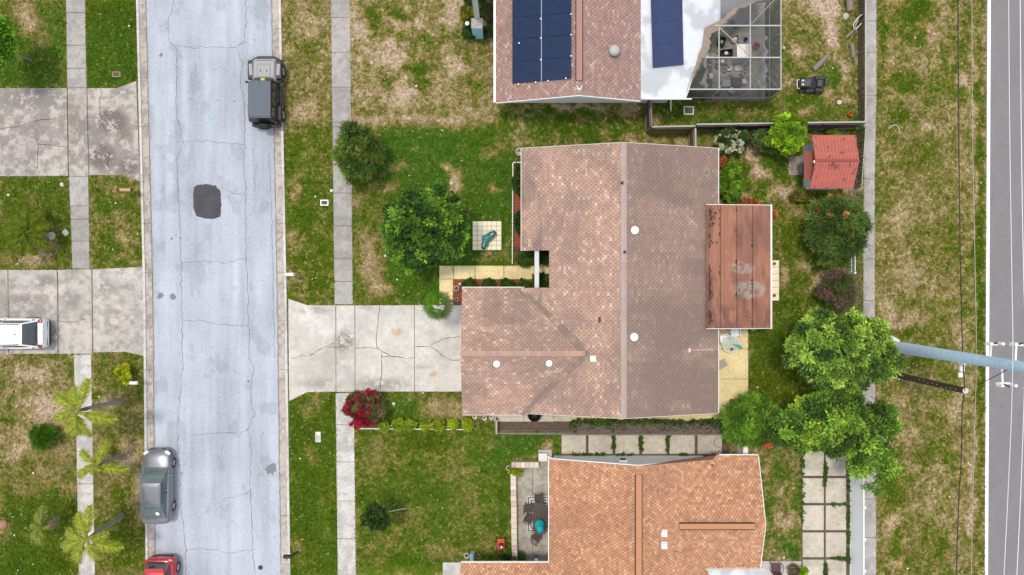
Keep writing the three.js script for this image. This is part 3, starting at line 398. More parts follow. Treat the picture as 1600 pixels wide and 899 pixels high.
  for (const [px, py] of [[972, 286], [976, 394]]) { const p = V(px, py, 4.15); part('vent_pipe', new GB().cyl(0.05, 0.05, 0.16, p.x, 4.12, p.z, 8).cyl(0.09, 0.09, 0.03, p.x, 4.2, p.z, 8).geo, M.dark, roof); }
  // entry beam across the recess
  part('entry_beam', new GB().box(0.26, 0.22, 2.3, 1.46, 2.42, -1.08).geo, S(lin(0.5, 0.5, 0.49), 0.8, { bumpMap: bumpFine, bumpScale: 0.01 }), house);
  { const b = house; part('front_door', new GB().box(0.06, 2.05, 0.95, 2.57, 1.03, -1.1).geo, S(lin(0.3, 0.12, 0.06), 0.5), b); part('garage_door', new GB().box(0.06, 2.1, 4.8, -2.53, 1.1, 3.8).geo, M.white, b); }
  // the rust coloured patio roof: ribbed metal pans
  const x0 = 11.35, x1 = 15.2, z0 = -4.83, z1 = 2.39, hp = x => lerp(2.86, 2.52, (x - x0) / (x1 - x0));
  const rust = S(0xffffff, 0.7, { map: tex(1024, 1024, (u, v) => { const X = x0 + u * (x1 - x0), Z = z0 + v * (z1 - z0), n = fbm(X * 1.2, Z * 0.6, 5, 231), f = vnoise(X * 30, Z * 30, 233), g = fbm(X * 5, Z * 1.2, 4, 237); let c = mix3([0.255, 0.105, 0.06], [0.15, 0.062, 0.042], sstep(0.38, 0.7, n)); c = mix3(c, [0.30, 0.135, 0.08], sstep(0.5, 0.72, g) * 0.6); c = c.map(q => q * (0.85 + 0.3 * f)); const w = (cx, cz, rx, rz) => { const q = ((X - cx) / rx) ** 2 + ((Z - cz) / rz) ** 2 + 0.9 * (fbm(X * 3, Z * 3, 4, 241) - 0.5); return 1 - sstep(0.35, 1.05, q); }; c = mix3(c, [0.11, 0.055, 0.043], 0.55 * sstep(0.42, 0.62, fbm(X * 1.7, Z * 0.35 + 4, 4, 243)) * sstep(12.6, 14.4, X)); const p = Math.max(w(13.5, -1.15, 0.8, 0.42) * 0.6, w(13.95, 0.12, 1.15, 0.6) * 0.65); c = mix3(c, [0.27, 0.255, 0.24], p * sstep(0.25, 0.6, fbm(X * 6, Z * 6, 4, 247))); return c; }, x1 - x0, z1 - z0) });
  rust.map.offset.set(-x0 / (x1 - x0), -z0 / (z1 - z0));
  const pr = part('patio_roof', slopeSheet([[x0, z0], [x1, z0], [x1, z1], [x0, z1]], hp, 0, 0.06), rust, house, 'rust coloured ribbed metal patio roof');
  const ribs = [0.85, 1.84, 2.8]; // long seams
  const rib = (d, w, h) => { const g = slopeSheet([[x0 + d, z0 + 0.02], [x0 + d + w, z0 + 0.02], [x0 + d + w, z1 - 0.02], [x0 + d, z1 - 0.02]], hp, 0.001 + h, h); return g; };
  const grimeShade = S(lin(0.075, 0.04, 0.028), 0.95); ribs.forEach(d => { part('seam', rib(d, 0.045, 0.035), rust, pr); part('seam_grime_shade', rib(d - 0.028, 0.026, 0.006), grimeShade, pr); }); ribs.forEach(d => part('rib', rib(d + 0.24, 0.12, 0.02), rust, pr)); part('rib', rib(0.08, 0.04, 0.04), rust, pr); part('seam_grime_shade', rib(0.122, 0.03, 0.006), grimeShade, pr);  // dark strips beside the seams paint gap shadow as well as dirt
  const dr = rngOf(9); // dead leaves and grime caught along the upper edge and the seams
  const deb = { v: [], c: [], u: [] };
  for (const [d, n] of [[0.14, 420], [0.83, 90], [1.82, 70], [2.78, 60]]) for (let i = 0; i < n; i++) { const z = z0 + 0.1 + dr() * (z1 - z0 - 0.2), k = fbm(z * 1.6 + d * 9, d, 3, 251); if (k < 0.52 - (d < 0.5 ? 0.1 : 0)) continue; const sp = d < 0.5 ? 0.03 + 0.5 * Math.max(0, k - 0.5) * dr() * 2 : 0.03, x = x0 + d + (d < 0.5 ? dr() * sp * 2 : -dr() * 0.06), s = 0.02 + 0.04 * dr(), y = hp(x) + 0.012; const a = dr() * 6.3; quad(deb, [x + s * Math.cos(a), y, z + s * Math.sin(a)], [x - s * Math.sin(a), y + 0.01, z + s * Math.cos(a)], [x - s * Math.cos(a), y, z - s * Math.sin(a)], [x + s * Math.sin(a), y + 0.01, z - s * Math.cos(a)], [0.035, 0.024, 0.018]); }
  const dbm = part('leaf_litter', bufGeo(deb), S(0xffffff, 1, { vertexColors: true, side: THREE.DoubleSide }), pr); dbm.userData.kind = 'stuff';
  part('gutter', new GB().box(0.1, 0.1, z1 - z0 + 0.1, x1 + 0.06, 2.5, (z0 + z1) / 2).geo, M.offWhite, pr);
  for (const z of [z0 - 0.02, z1 + 0.02]) part('edge_trim', slopeSheet([[x0, z - 0.02], [x1, z - 0.02], [x1, z + 0.02], [x0, z + 0.02]], hp, 0.03, 0.1), M.offWhite, pr);
  for (const z of [z0 + 0.2, -1.2, z1 - 0.2]) part('patio_post', new GB().box(0.09, 2.46, 0.09, x1 - 0.12, 1.23, z).geo, M.white, house);
  { const p = V(1107, 492, 2.9); part('wire_loop', new THREE.TorusGeometry(0.14, 0.012, 6, 20).rotateX(Math.PI / 2).translate(p.x + 0.05, 2.9, p.z), M.dark, pr); }
}
function plateOn(xa, xb, z, w, hf) { const v = [], u = []; for (const [x, s] of [[xa, 0.5], [xb, 1], [xb, -1], [xa, 0.5], [xb, -1], [xa, -0.5]]) { v.push(x, hf(x) + 0.032, z + s * w * (x === xa ? 0.5 : 1)); u.push(x, z); } const g = new THREE.BufferGeometry(); g.setAttribute('position', new THREE.Float32BufferAttribute(v, 3)); g.setAttribute('uv', new THREE.Float32BufferAttribute(u, 2)); g.computeVertexNormals(); return g; }

// ---- the house with the solar panels (top)
const whiteRoof = S(0xffffff, 0.8, { map: tex(512, 512, (u, v) => { const n = fbm(u * 5, v * 5, 5, 261, 5), g = fbm(u * 16, v * 8, 4, 263, 8), L = 0.9 + 0.12 * (g - 0.5); return mix3([0.58 * L, 0.61 * L, 0.64 * L], [0.33, 0.345, 0.365], sstep(0.5, 0.68, n) * 0.75); }, 6) });
{
  const s = 0.33, xr = 3.8, hr = 4.1, hB = x => hr - s * Math.abs(x - xr), zS = -10.9, zN = -24;
  const house = thing('solar_panel_house', 'house with pinkish shingle roof carrying solar panels', 'house');
  const wp = [[-0.5, -11.54], [9.6, -11.54], [9.6, -23.6], [-0.5, -23.6]];
  part('wall', plate(noGrass(wp), 2.45, 2.5), M.stucco, house);
  part('gable', new GB().add(triPlate([-0.5, 2.45], [8.1, 2.45], [xr, 3.98], 0.15), 0, 0, -11.69).geo, M.stucco, house);
  const west = [[-0.94, zN], [xr, zN], [xr, zS], [-0.94, zS]], east = [[xr, zN], [7.5, zN], [7.5, zS], [xr, zS]];
  const roof = part('roof', new GB().add(slopeSheet(west, hB, 0, 0.14)).add(slopeSheet(east, hB, 0, 0.14)).geo, deckMat, house);
  const pal = [[0.285, 0.18, 0.155], [0.27, 0.17, 0.147], [0.26, 0.162, 0.14], [0.30, 0.19, 0.163]];
  const col = (x, z, r) => { const c = r() < 0.08 ? [0.37, 0.255, 0.22] : pal[Math.floor(r() * 4)], k = 0.88 + 0.24 * r(), t = 0.3 * sstep(0.5, 0.7, fbm(x * 0.5, z * 0.4, 4, 271)); return mix3(c.map(q => q * k), [0.16, 0.11, 0.10], t); };
  for (const [p, d, i] of [[west, [-1, 0], 11], [east, [1, 0], 12]]) { const o = part('shingles', shingles(p, d, hB, col, i), shingleMat, roof); o.userData.kind = 'stuff'; }
  // ridge vent: a raised strip with dark slots both sides
  part('ridge_vent', new GB().box(0.33, 0.05, 11, xr, hr + 0.075, -17.2).geo, S(lin(0.30, 0.175, 0.14), 0.95), roof);
  part('vent_slot', new GB().box(0.045, 0.06, 11, xr - 0.19, hr + 0.03, -17.2).geo, M.dark, roof); part('vent_slot', new GB().box(0.045, 0.06, 11, xr + 0.19, hr + 0.03, -17.2).geo, M.dark, roof);
  part('gutter', new GB().box(0.13, 0.12, 13.1, -1.02, 2.5, -17.45).geo, M.white, roof);
  part('rake_board', new GB().add(new THREE.ExtrudeGeometry(new THREE.Shape([[-0.94, 2.5], [xr, hr - 0.02], [7.5, hB(7.5)], [7.5, hB(7.5) - 0.16], [xr, hr - 0.2], [-0.94, 2.34]].map(p => new THREE.Vector2(...p))), { depth: 0.04, bevelEnabled: false }), 0, 0, zS + 0.003).geo, M.white, roof);
  { const p = V(961, 76, 4.0); part('roof_vent', new GB().cyl(0.3, 0.33, 0.06, p.x, 3.72, p.z, 22).geo, M.grey, roof, 'grey dome roof vent'); part('vent_cap', new GB().lathe([[0.31, 0], [0.3, 0.06], [0.22, 0.16], [0.1, 0.21], [0, 0.22]], p.x, 3.75, p.z, 24).geo, S(lin(0.36, 0.36, 0.32), 0.6), roof); }
  { const p = V(905, 139, 4.05); const b = part('roof_bracket', new GB().box(0.05, 0.04, 0.4, p.x - 0.05, 4.12, p.z, 0.5).box(0.05, 0.04, 0.4, p.x + 0.08, 4.12, p.z, -0.4).box(0.3, 0.04, 0.05, p.x, 4.13, p.z, 0.2).geo, M.offWhite, roof); }
  // gable openings
  for (const [px, w] of [[872, 0.6], [914, 0.3]]) { const x = (px - 800) / F * 41; part('window', new GB().box(w, 0.4, 0.06, x, 1.75, -11.53).geo, M.black, house); }
  // solar panels lie parallel to the roof, tilted modules in two columns
  const cell = P(0xffffff, { roughness: 0.25, specularIntensity: 0.35, map: tex(256, 256, (u, v) => { const gx = Math.abs(((u * 10) % 1) - 0.5) > 0.46, gy = Math.abs(((v * 6) % 1) - 0.5) > 0.47, n = fbm(u * 3, v * 3, 3, 281, 3); return gx || gy ? [0.022, 0.032, 0.06] : mix3([0.008, 0.018, 0.05], [0.012, 0.025, 0.07], n); }, 1, 1) });
  const cell2 = P(0xffffff, { roughness: 0.3, specularIntensity: 0.5, map: tex(256, 256, (u, v) => { const gx = Math.abs(((u * 10) % 1) - 0.5) > 0.46, gy = Math.abs(((v * 6) % 1) - 0.5) > 0.47, n = fbm(u * 3, v * 3, 3, 283, 3); return gx || gy ? [0.035, 0.05, 0.10] : mix3([0.018, 0.030, 0.085], [0.026, 0.042, 0.11], n); }, 1, 1) });
  const module = (corners, m, label, grp) => { // corners at height, as a thin framed plate
    const o = { v: [], c: [], u: [] }; const [a, b, c, d] = corners; const g = new GB(), f = (p, k) => [p[0], p[1] + k, p[2]];
    const uv = [[0, 1], [1, 1], [1, 0], [0, 0]], v = [], u = []; for (const i of [0, 3, 2, 0, 2, 1]) { v.push(...f(corners[i], 0.04)); u.push(...uv[i]); } for (const i of [0, 2, 3, 0, 1, 2]) { v.push(...corners[i]); u.push(...uv[i]); }
    for (let i = 0; i < 4; i++) { const j = (i + 1) % 4; for (const [k, t] of [[i, 0.04], [j, 0.04], [j, 0], [i, 0.04], [j, 0], [i, 0]]) { v.push(...f(corners[k], t)); u.push(0, 0); } }
    const bg = new THREE.BufferGeometry(); bg.setAttribute('position', new THREE.Float32BufferAttribute(v, 3)); bg.setAttribute('uv', new THREE.Float32BufferAttribute(u, 2)); bg.computeVertexNormals();
    return part('solar_module', bg, m, scene.getObjectByName(label));
  };
  const arr = thing('solar_array', 'large dark blue solar array on the left roof slope', 'solar panel'); const arr2 = thing('solar_array', 'narrow blue solar array on the pale low roof', 'solar panel');
  const hA = x => hB(x) + 0.1, up = (px, py) => { let h = 3.3, p; for (let i = 0; i < 8; i++) { p = W(px, py, h); h = hA(p[0]) ; } return [p[0], h, p[1]]; };
  const rows = [-75, -40, -7, 28, 62, 97, 131];
  for (let c = 0; c < 2; c++) for (let i = 0; i < 6; i++) { const xa = [800.5, 846.4][c], xb = [845.6, 892.5][c], sl = x => (x - 800) * -0.087, sk = (i, x) => rows[i] + (x - 800) * -0.085; module([up(xa, sk(i, xa) + 0.4), up(xb, sk(i, xb) + 0.4), up(xb, sk(i + 1, xb) - 0.4), up(xa, sk(i + 1, xa) - 0.4)], cell, arr.name); }
  part('rail', new GB().bar(up(846, -70).map((q, i) => q + (i === 1 ? 0.03 : 0)), up(846, 128).map((q, i) => q + (i === 1 ? 0.03 : 0)), 0.03).geo, S(lin(0.25, 0.3, 0.38), 0.5), arr);
  for (const [a, b] of [[845, 30], [845, 60], [845, 94], [811, 68], [892, 23], [892, 55], [892, 88], [810, 132], [837, 129], [856, 127], [884, 123]]) { const p = up(a, b); part('clamp', new GB().box(0.07, 0.05, 0.07, p[0], p[1] + 0.06, p[2]).geo, M.alu, arr); }
  // low pale roof over the patio, broken at its outer edge
  const hL = x => 2.90 - 0.055 * (x - 7.5), lo = ppx([[1002, -60], [1204, -60], [1195, 4], [1150, 10], [1130, 30], [1103, 42], [1099, 70], [1092, 92], [1083, 120], [1072, 155], [1002, 155]], 2.75); lo[0][0] = lo.at(-1)[0] = 7.5;
  const low = part('low_roof', slopeSheet(lo, hL, 0, 0.14), whiteRoof, house, 'pale low roof with a ragged broken edge');
  const brk = [[1204, -10], [1150, 12], [1130, 32], [1104, 44], [1100, 70], [1093, 92], [1083, 120], [1074, 150]], wid = [10, 9, 10, 12, 10, 9, 3, 1.5];
  { const o = { v: [], c: [], u: [] }; const rb = rngOf(31); const Lp = [], Rp = []; for (let i = 0; i < brk.length - 1; i++) for (let k = 0; k < 6; k++) { const t = k / 6, x = lerp(brk[i][0], brk[i + 1][0], t), y = lerp(brk[i][1], brk[i + 1][1], t), w = lerp(wid[i], wid[i + 1], t); Lp.push([x - 2 - 1.5 * rb(), y - 1.5 * rb()]); Rp.push([x + w * (0.5 + 0.5 * rb()), y + w * (0.4 + 0.4 * rb())]); } for (let i = 0; i < Lp.length - 1; i++) { const f = ([x, y], h) => { const p = W(x, y, h); return [p[0], h, p[1]]; }, c = mix3([0.30, 0.225, 0.17], [0.22, 0.19, 0.165], rb()); quad(o, f(Lp[i], 2.79), f(Lp[i + 1], 2.79), f(Rp[i + 1], 2.55), f(Rp[i], 2.55), c); } part('broken_edge', bufGeo(o), S(0xffffff, 1, { vertexColors: true, side: THREE.DoubleSide }), low, 'torn brown sheathing along the broken edge'); }
  part('fascia', new GB().box(3.0, 0.14, 0.05, 9.0, 2.78, -11.02).geo, M.white, low);
  const h2 = x => hL(x) + 0.06, u2 = (px, py) => { let h = 2.8, p; for (let i = 0; i < 5; i++) { p = W(px, py, h); h = h2(p[0]); } return [p[0], h, p[1]]; };
  for (let i = 0; i < 5; i++) { const y = j => -72 + 35.2 * j; const xl = q => 1016 + q * 0.03 + 0.9, xr2 = q => 1066 + q * 0.02; const A = y(i) + 0.3, B = y(i + 1) - 0.3; module([u2(xl(A), A + 2.5), u2(xr2(A), A - 2.5), u2(xr2(B), B - 2.5), u2(xl(B), B + 2.5)], cell2, arr2.name); }
  // drain pipe at the corner
  part('drain_pipe', new GB().tube([[9.5, 2.4, -11.45], [9.7, 1.0, -11.4], [9.9, 0.15, -11.0]], 0.05, 12).geo, M.white, house);
}
// ---- the house with the orange roof (bottom)
{
  const s = 0.32, xr = 7.16, hr = 4.1, hC = x => hr - s * Math.abs(x - xr), zN = 10.1, zE = 24;
  const house = thing('orange_roofed_house', 'house with orange shingle roof at the bottom', 'house');
  const zw = 13.63, hw = 3.7, hWing = z => hw - s * Math.abs(z - zw), xv = xr + (hr - hw) / s;  // east wing
  const za = 19.9, hWa = z => 2.5 + s * (3.7 - Math.abs(z - za));                              // west wing, ridge out of frame
  const wp = [[2.6, 10.5], [11.9, 10.5], [11.9, 10.75], [14.0, 10.75], [14.0, 17], [12, 17], [12, 23.6], [-2.6, 23.6], [-2.6, 17.3], [2.6, 17.3]];
  part('wall', plate(noGrass(wp), 2.45, 2.5), M.stucco, house);
  part('gable', new GB().add(triPlate([2.6, 2.45], [11.9, 2.45], [xr, 3.94], 0.15), 0, 0, 10.51).geo, M.stucco, house);
  part('gable', new GB().add(triPlate([-17, 2.45], [-10.3, 2.45], [-zw, 3.55], 0.15), 13.99, 0, 0, Math.PI / 2).geo, M.stucco, house);
  const x0 = 2.19, x1 = 12.15, vx = za - 3.7; // west wing eave z
  const west = [[x0, zN], [xr, zN], [xr, zE], [x0 + 3.7, zE], [x0 + 3.7, za], [x0, vx]], eastS = 2.5;
  const vN = [xr + (hr - eastS) / s, zw - (hw - eastS) / s]; // valley foot
  const eastP = [[xr, zN], [x1, zN], [x1, vN[1]], [xv, zw], [x1, zw + (hw - hC(x1)) / s], [x1, zE], [xr, zE]];
  const nWing = [[vN[0], vN[1]], [14.5, vN[1]], [14.5, zw], [xv, zw]], sWing = [[xv, zw], [14.5, zw], [14.5, 16.4], [xv + (16.4 - zw), 16.4]];
  const wWing = [[-3.0, vx], [x0, vx], [x0 + 3.7, za], [-3.0, za]];
  const hx = (x) => hC(x), hz = (x, z) => hWing(z), ha = (x, z) => hWa(z);
  const roof = part('roof', new GB().add(slopeSheet(west, hx, 0, 0.14)).add(slopeSheet(eastP, hx, 0, 0.14)).add(slopeSheet(nWing, hz, 0, 0.14)).add(slopeSheet(sWing, hz, 0, 0.14)).add(slopeSheet(wWing, ha, 0, 0.14)).geo, S(lin(0.12, 0.055, 0.03), 1), house);
  const pal = [[0.42, 0.215, 0.122], [0.40, 0.20, 0.112], [0.38, 0.188, 0.105], [0.44, 0.23, 0.13], [0.365, 0.178, 0.10]];
  const col = (x, z, r) => { const c = r() < 0.12 ? [0.49, 0.275, 0.165] : r() < 0.08 ? [0.33, 0.158, 0.092] : pal[Math.floor(r() * 5)], k = 0.9 + 0.2 * r(), t = 0.32 * sstep(0.5, 0.68, fbm(x * 0.6, z * 0.45, 4, 291)); return mix3(c.map(q => q * k), [0.23, 0.11, 0.075], t); };
  for (const [p, d, f, i] of [[west, [-1, 0], hx, 21], [eastP, [1, 0], hx, 22], [nWing, [0, -1], hz, 23], [sWing, [0, 1], hz, 24], [wWing, [0, -1], ha, 25]]) { const o = part('shingles', shingles(p, d, f, col, i, 0.14, 0.2), shingleMat, roof); o.userData.kind = 'stuff'; }
  part('valley_strip', valley([vN[0], 2.5, vN[1]], [xv, hw, zw], 0.12, col, 29), shingleMat, roof); part('valley_strip', valley([xv + 2.77, hWing(16.4), 16.4], [xv, hw, zw], 0.12, col, 30), shingleMat, roof); part('valley_strip', valley([x0, 2.5, vx], [x0 + 3.7, 3.684, za], 0.12, col, 31), shingleMat, roof);
  const vm = S(lin(0.40, 0.19, 0.10), 0.95), segs = (along, a, b, fixed, h, ax) => { for (let q = a; q < b - 0.01; q += 1.2) { const l = Math.min(1.2, b - q) - 0.006, c = q + l / 2; part('ridge_vent', ax === 'z' ? new GB().box(0.32, 0.05, l, fixed, h + 0.075, c).geo : new GB().box(l, 0.05, 0.3, c, h + 0.075, fixed).geo, vm, roof); } };
  segs('z', 10.6, 22, xr, hr, 'z'); segs('x', 9.55, 13.85, zw, hw, 'x');
  for (const d of [-0.19, 0.19]) { part('vent_slot', new GB().box(0.045, 0.06, 11.4, xr + d, hr + 0.03, 16.3).geo, M.dark, roof); part('vent_slot', new GB().box(4.3, 0.06, 0.045, 11.7, hw + 0.03, zw + d).geo, M.dark, roof); }
  part('ridge_cap', ridgeCap([8.5, hw, zw], [9.5, hw, zw], 0.15, 0.05, col, 26), shingleMat, roof); part('ridge_cap', ridgeCap([13.9, hw, zw], [14.5, hw, zw], 0.15, 0.05, col, 27), shingleMat, roof); part('ridge_cap', ridgeCap([xr, hr, 10.1], [xr, hr, 10.6], 0.16, 0.05, col, 28), shingleMat, roof);
  const trim = M.white;
  part('rake_board', new GB().add(new THREE.ExtrudeGeometry(new THREE.Shape([[x0, 2.5], [xr, hr - 0.02], [x1, 2.5], [x1, 2.34], [xr, hr - 0.2], [x0, 2.34]].map(p => new THREE.Vector2(...p))), { depth: 0.04, bevelEnabled: false }), 0, 0, zN - 0.043).geo, trim, roof);
  part('rake_board', new GB().add(new THREE.ExtrudeGeometry(new THREE.Shape([[-16.4, hWing(16.4)], [-zw, hw - 0.02], [-vN[1], 2.5], [-vN[1], 2.34], [-zw, hw - 0.2], [-16.4, hWing(16.4) - 0.16]].map(p => new THREE.Vector2(...p))), { depth: 0.04, bevelEnabled: false }), 14.502, 0, 0, Math.PI / 2).geo, trim, roof);
  part('drip_edge', new GB().box(0.05, 0.12, 6.1, x0 - 0.03, 2.46, 13.15).geo, trim, roof); part('drip_edge', new GB().box(5.2, 0.12, 0.05, -0.4, 2.46, vx - 0.03).geo, trim, roof); part('drip_edge', new GB().box(2.3, 0.12, 0.05, 13.35, 2.46, vN[1] - 0.03).geo, trim, roof);
  for (const [px, py, h, l] of [[1038, 834, 3.5, 'upper of two square white roof vents'], [1038, 853, 3.5, 'lower of two square white roof vents']]) { const p = V(px, py, h + 0.2), q = hC(p.x); part('roof_vent', new GB().box(0.36, 0.05, 0.4, p.x, q + 0.04, p.z).box(0.26, 0.2, 0.3, p.x, q + 0.14, p.z).geo, M.whiteMetal, roof, l); }
  { const p = V(1055, 862, 3.4), q = hC(p.x); part('vent_pipe', new GB().cyl(0.05, 0.05, 0.3, p.x, q + 0.12, p.z, 8).cyl(0.11, 0.12, 0.03, p.x, q + 0.03, p.z, 10).geo, M.grey, roof); }
  { const p = V(1112, 726, 2.6); part('vent_pipe', new GB().cyl(0.04, 0.04, 0.24, p.x, hWing(p.z) + 0.1, p.z, 8).geo, M.dark, roof); }
  // wall box with a dark opening on the gable
  { const x = (971 - 800) / F * 42; part('wall_louvre', new GB().box(0.5, 0.5, 0.14, x, 1.55, 10.42).geo, M.white, house); part('louvre_opening', new GB().box(0.34, 0.14, 0.04, x, 1.72, 10.36).box(0.34, 0.2, 0.03, x, 1.5, 10.34).geo, M.black, house); }
  // pale awning roof at the bottom edge
  part('awning', slopeSheet([[11.25, 16.45], [14.75, 16.45], [14.75, 19], [11.25, 19]], (x, z) => 2.72 - 0.03 * (z - 16.4), 0, 0.1), whiteRoof, house, 'pale flat awning roof at the bottom edge');
  const crumbs = new GB(); const cr = rngOf(5); for (let i = 0; i < 26; i++) crumbs.box(0.09, 0.04, 0.12, 11.4 + i * 0.12 + cr() * 0.03, hWing(16.36) + 0.05, 16.34 + cr() * 0.08, cr() * 0.6); part('starter_tabs', crumbs.geo, S(lin(0.52, 0.34, 0.22), 0.95), roof);
}
// ================================================================ PLANTS
const leafMat = (tr = 0.3, rough = 0.75) => P(0xffffff, { roughness: rough, transmission: tr, thickness: 0, side: THREE.DoubleSide, specularIntensity: 0.25 });
const LEAF = leafMat(0.25), LEAFD = leafMat(0.18, 0.6);
function triGeo(v) { const g = new THREE.BufferGeometry(); g.setAttribute('position', new THREE.Float32BufferAttribute(v, 3)); g.computeVertexNormals(); return g; }
function leafInto(v, base, dir, up, len, wid, fold = 0.25) {             // one folded leaf
  const s = new THREE.Vector3().crossVectors(dir, up).normalize(), m = base.clone().addScaledVector(dir, len * 0.5), t = base.clone().addScaledVector(dir, len).addScaledVector(up, -len * 0.12), l = m.clone().addScaledVector(s, wid / 2).addScaledVector(up, wid * fold), r = m.clone().addScaledVector(s, -wid / 2).addScaledVector(up, wid * fold);
  v.push(...base.toArray(), ...t.toArray(), ...l.toArray(), ...base.toArray(), ...r.toArray(), ...t.toArray());
}
function sprig(n, len, wid, spread, seed, stalk = 0.1) {                 // a spray of leaves round a point, facing up (+y)
  const r = rngOf(seed), v = [];
  for (let i = 0; i < n; i++) { const a = i * 2.4 + r() * 0.7, e = spread * (0.35 + 0.75 * r()), d = new THREE.Vector3(Math.cos(a) * Math.sin(e), Math.cos(e), Math.sin(a) * Math.sin(e)).normalize(), up = new THREE.Vector3(-Math.cos(a) * Math.cos(e), Math.sin(e), -Math.sin(a) * Math.cos(e)); leafInto(v, d.clone().multiplyScalar(stalk * r()).add(new THREE.Vector3(0, stalk * r() - stalk / 2, 0)), d, up, len * (0.7 + 0.5 * r()), wid * (0.8 + 0.4 * r())); }
  return triGeo(v);
}
const SPRIG = { broad: sprig(8, 0.27, 0.12, 1.25, 1), small: sprig(9, 0.14, 0.07, 1.3, 2, 0.08), narrow: sprig(9, 0.34, 0.042, 1.05, 3), needle: sprig(14, 0.34, 0.02, 1.2, 4), petal: sprig(7, 0.08, 0.07, 1.3, 5, 0.07), oak: sprig(8, 0.24, 0.10, 1.3, 6, 0.14), tiny: sprig(9, 0.09, 0.055, 1.35, 7, 0.06), strap: sprig(8, 0.42, 0.05, 1.0, 8) };
const _m = new THREE.Matrix4(), _q = new THREE.Quaternion(), _e = new THREE.Vector3();
function crown(parent, name, o) {                                        // o: c r clumps per spread geo pal seed scale mat low
  const r = rngOf(o.seed), n = o.clumps * o.per, im = new THREE.InstancedMesh(o.geo, o.mat ?? LEAF, n), col = new THREE.Color(); let k = 0;
  const g = () => (r() + r() + r() - 1.5) / 1.5;
  for (let i = 0; i < o.clumps; i++) {
    let d; do { d = new THREE.Vector3(r() * 2 - 1, r() * 2 - 1, r() * 2 - 1); } while (d.lengthSq() > 1 || d.lengthSq() < 0.02); d.normalize(); if (d.y < (o.low ?? -0.25)) d.y = -d.y * 0.6;
    const lump = 0.80 + (o.ragged ?? 0.5) * (fbm(d.x * 2.3 + o.seed, d.z * 2.3 + d.y * 1.3, 3, o.seed) - 0.38), rad = (o.hollow ?? 0.45) + (1 - (o.hollow ?? 0.45)) * Math.pow(r(), 0.45), f = lump * rad;
    const cx = o.c[0] + (o.box ? r() * 2 - 1 : d.x * f) * o.r[0], cy = o.c[1] + d.y * o.r[1] * f, cz = o.c[2] + d.z * o.r[2] * f, base = o.pal[Math.floor(r() * o.pal.length)], tone = 0.82 + 0.4 * r();
    for (let j = 0; j < o.per; j++) {
      const q = new THREE.Vector3(g(), g() * 0.7, g()).multiplyScalar(o.spread), y = Math.max(0.03, cy + q.y + o.spread * 0.25);
      _e.set(d.x * 0.7 + (r() - 0.5) * 1.9, 0.75 + d.y * 0.4, d.z * 0.7 + (r() - 0.5) * 1.9).normalize(); _q.setFromUnitVectors(new THREE.Vector3(0, 1, 0), _e).multiply(new THREE.Quaternion().setFromAxisAngle(new THREE.Vector3(0, 1, 0), r() * 6.283));
      const s = (o.scale ?? 1) * (0.7 + 0.6 * r()); _m.compose(new THREE.Vector3(cx + q.x, y, cz + q.z), _q, new THREE.Vector3(s, s, s)); im.setMatrixAt(k, _m);
      const t = (o.gain ?? 1.5) * tone * (0.6 + 0.8 * r()); im.setColorAt(k, col.setRGB(base[0] * t, base[1] * t, base[2] * t)); k++;
    }
  }
  im.name = name; im.userData.kind = 'stuff'; im.castShadow = im.receiveShadow = true; parent.add(im); return im;
}
function limbs(parent, base, top, r0, branches, seed, spread, mat = M.bark) {
  const r = rngOf(seed), g = new GB(), mid = base.map((q, i) => lerp(q, top[i], 0.5) + (i === 1 ? 0 : (r() - 0.5) * 0.2));
  g.bar(base, mid, r0, r0 * 0.8, 8).bar(mid, top, r0 * 0.8, r0 * 0.55, 8); part('trunk', g.geo, mat, parent);
  const b = new GB(); for (let i = 0; i < branches; i++) { const a = i / branches * 6.283 + r(), e = 0.4 + r() * 0.7, s = [0, 1, 2].map(j => lerp(mid[j], top[j], 0.2 + 0.8 * r())), l = spread * (0.55 + 0.4 * r()), t = [s[0] + Math.cos(a) * l * Math.cos(e), s[1] + l * Math.sin(e) * 0.8, s[2] + Math.sin(a) * l * Math.cos(e)]; b.bar(s, t, r0 * 0.45, r0 * 0.15, 5); for (let k = 0; k < 2; k++) b.bar(t, [t[0] + (r() - 0.5) * spread * 0.7, t[1] + r() * spread * 0.3, t[2] + (r() - 0.5) * spread * 0.7], r0 * 0.15, r0 * 0.05, 4); }
  if (branches) part('limb', b.geo, mat, parent);
}
function tree(name, label, cat, px, py, h, ch, rad, o) {                 // crown centre seen at px,py at height ch
  const c = V(px, py, ch), g = o.baseAt ? V(...o.baseAt) : new THREE.Vector3(c.x, 0, c.z), t = thing(name, label, cat, [g.x, 0, g.z], 0, o.group), cc = [c.x - g.x, ch, c.z - g.z];
  limbs(t, [0, -0.05, 0], [cc[0] * 0.8, ch * (o.fork ?? 0.7), cc[2] * 0.8], o.trunk ?? 0.09, o.branches ?? 7, o.seed, rad[0] * 0.9, o.bark ?? M.bark);
  crown(t, 'crown', { c: cc, r: [rad[0], rad[1], rad[2] ?? rad[0]], ...o }); return t;
}
const G1 = [[0.040, 0.085, 0.012], [0.055, 0.115, 0.016], [0.030, 0.070, 0.012], [0.075, 0.145, 0.020]];
const gBright = [[0.09, 0.17, 0.022], [0.13, 0.22, 0.025], [0.065, 0.125, 0.018], [0.16, 0.235, 0.03]], gOlean = [[0.075, 0.13, 0.022], [0.11, 0.17, 0.03], [0.035, 0.07, 0.014], [0.15, 0.16, 0.03]];
const gYel = [[0.16, 0.21, 0.012], [0.22, 0.27, 0.015], [0.12, 0.165, 0.01]], gDark = [[0.022, 0.05, 0.010], [0.032, 0.066, 0.012], [0.045, 0.085, 0.014]];
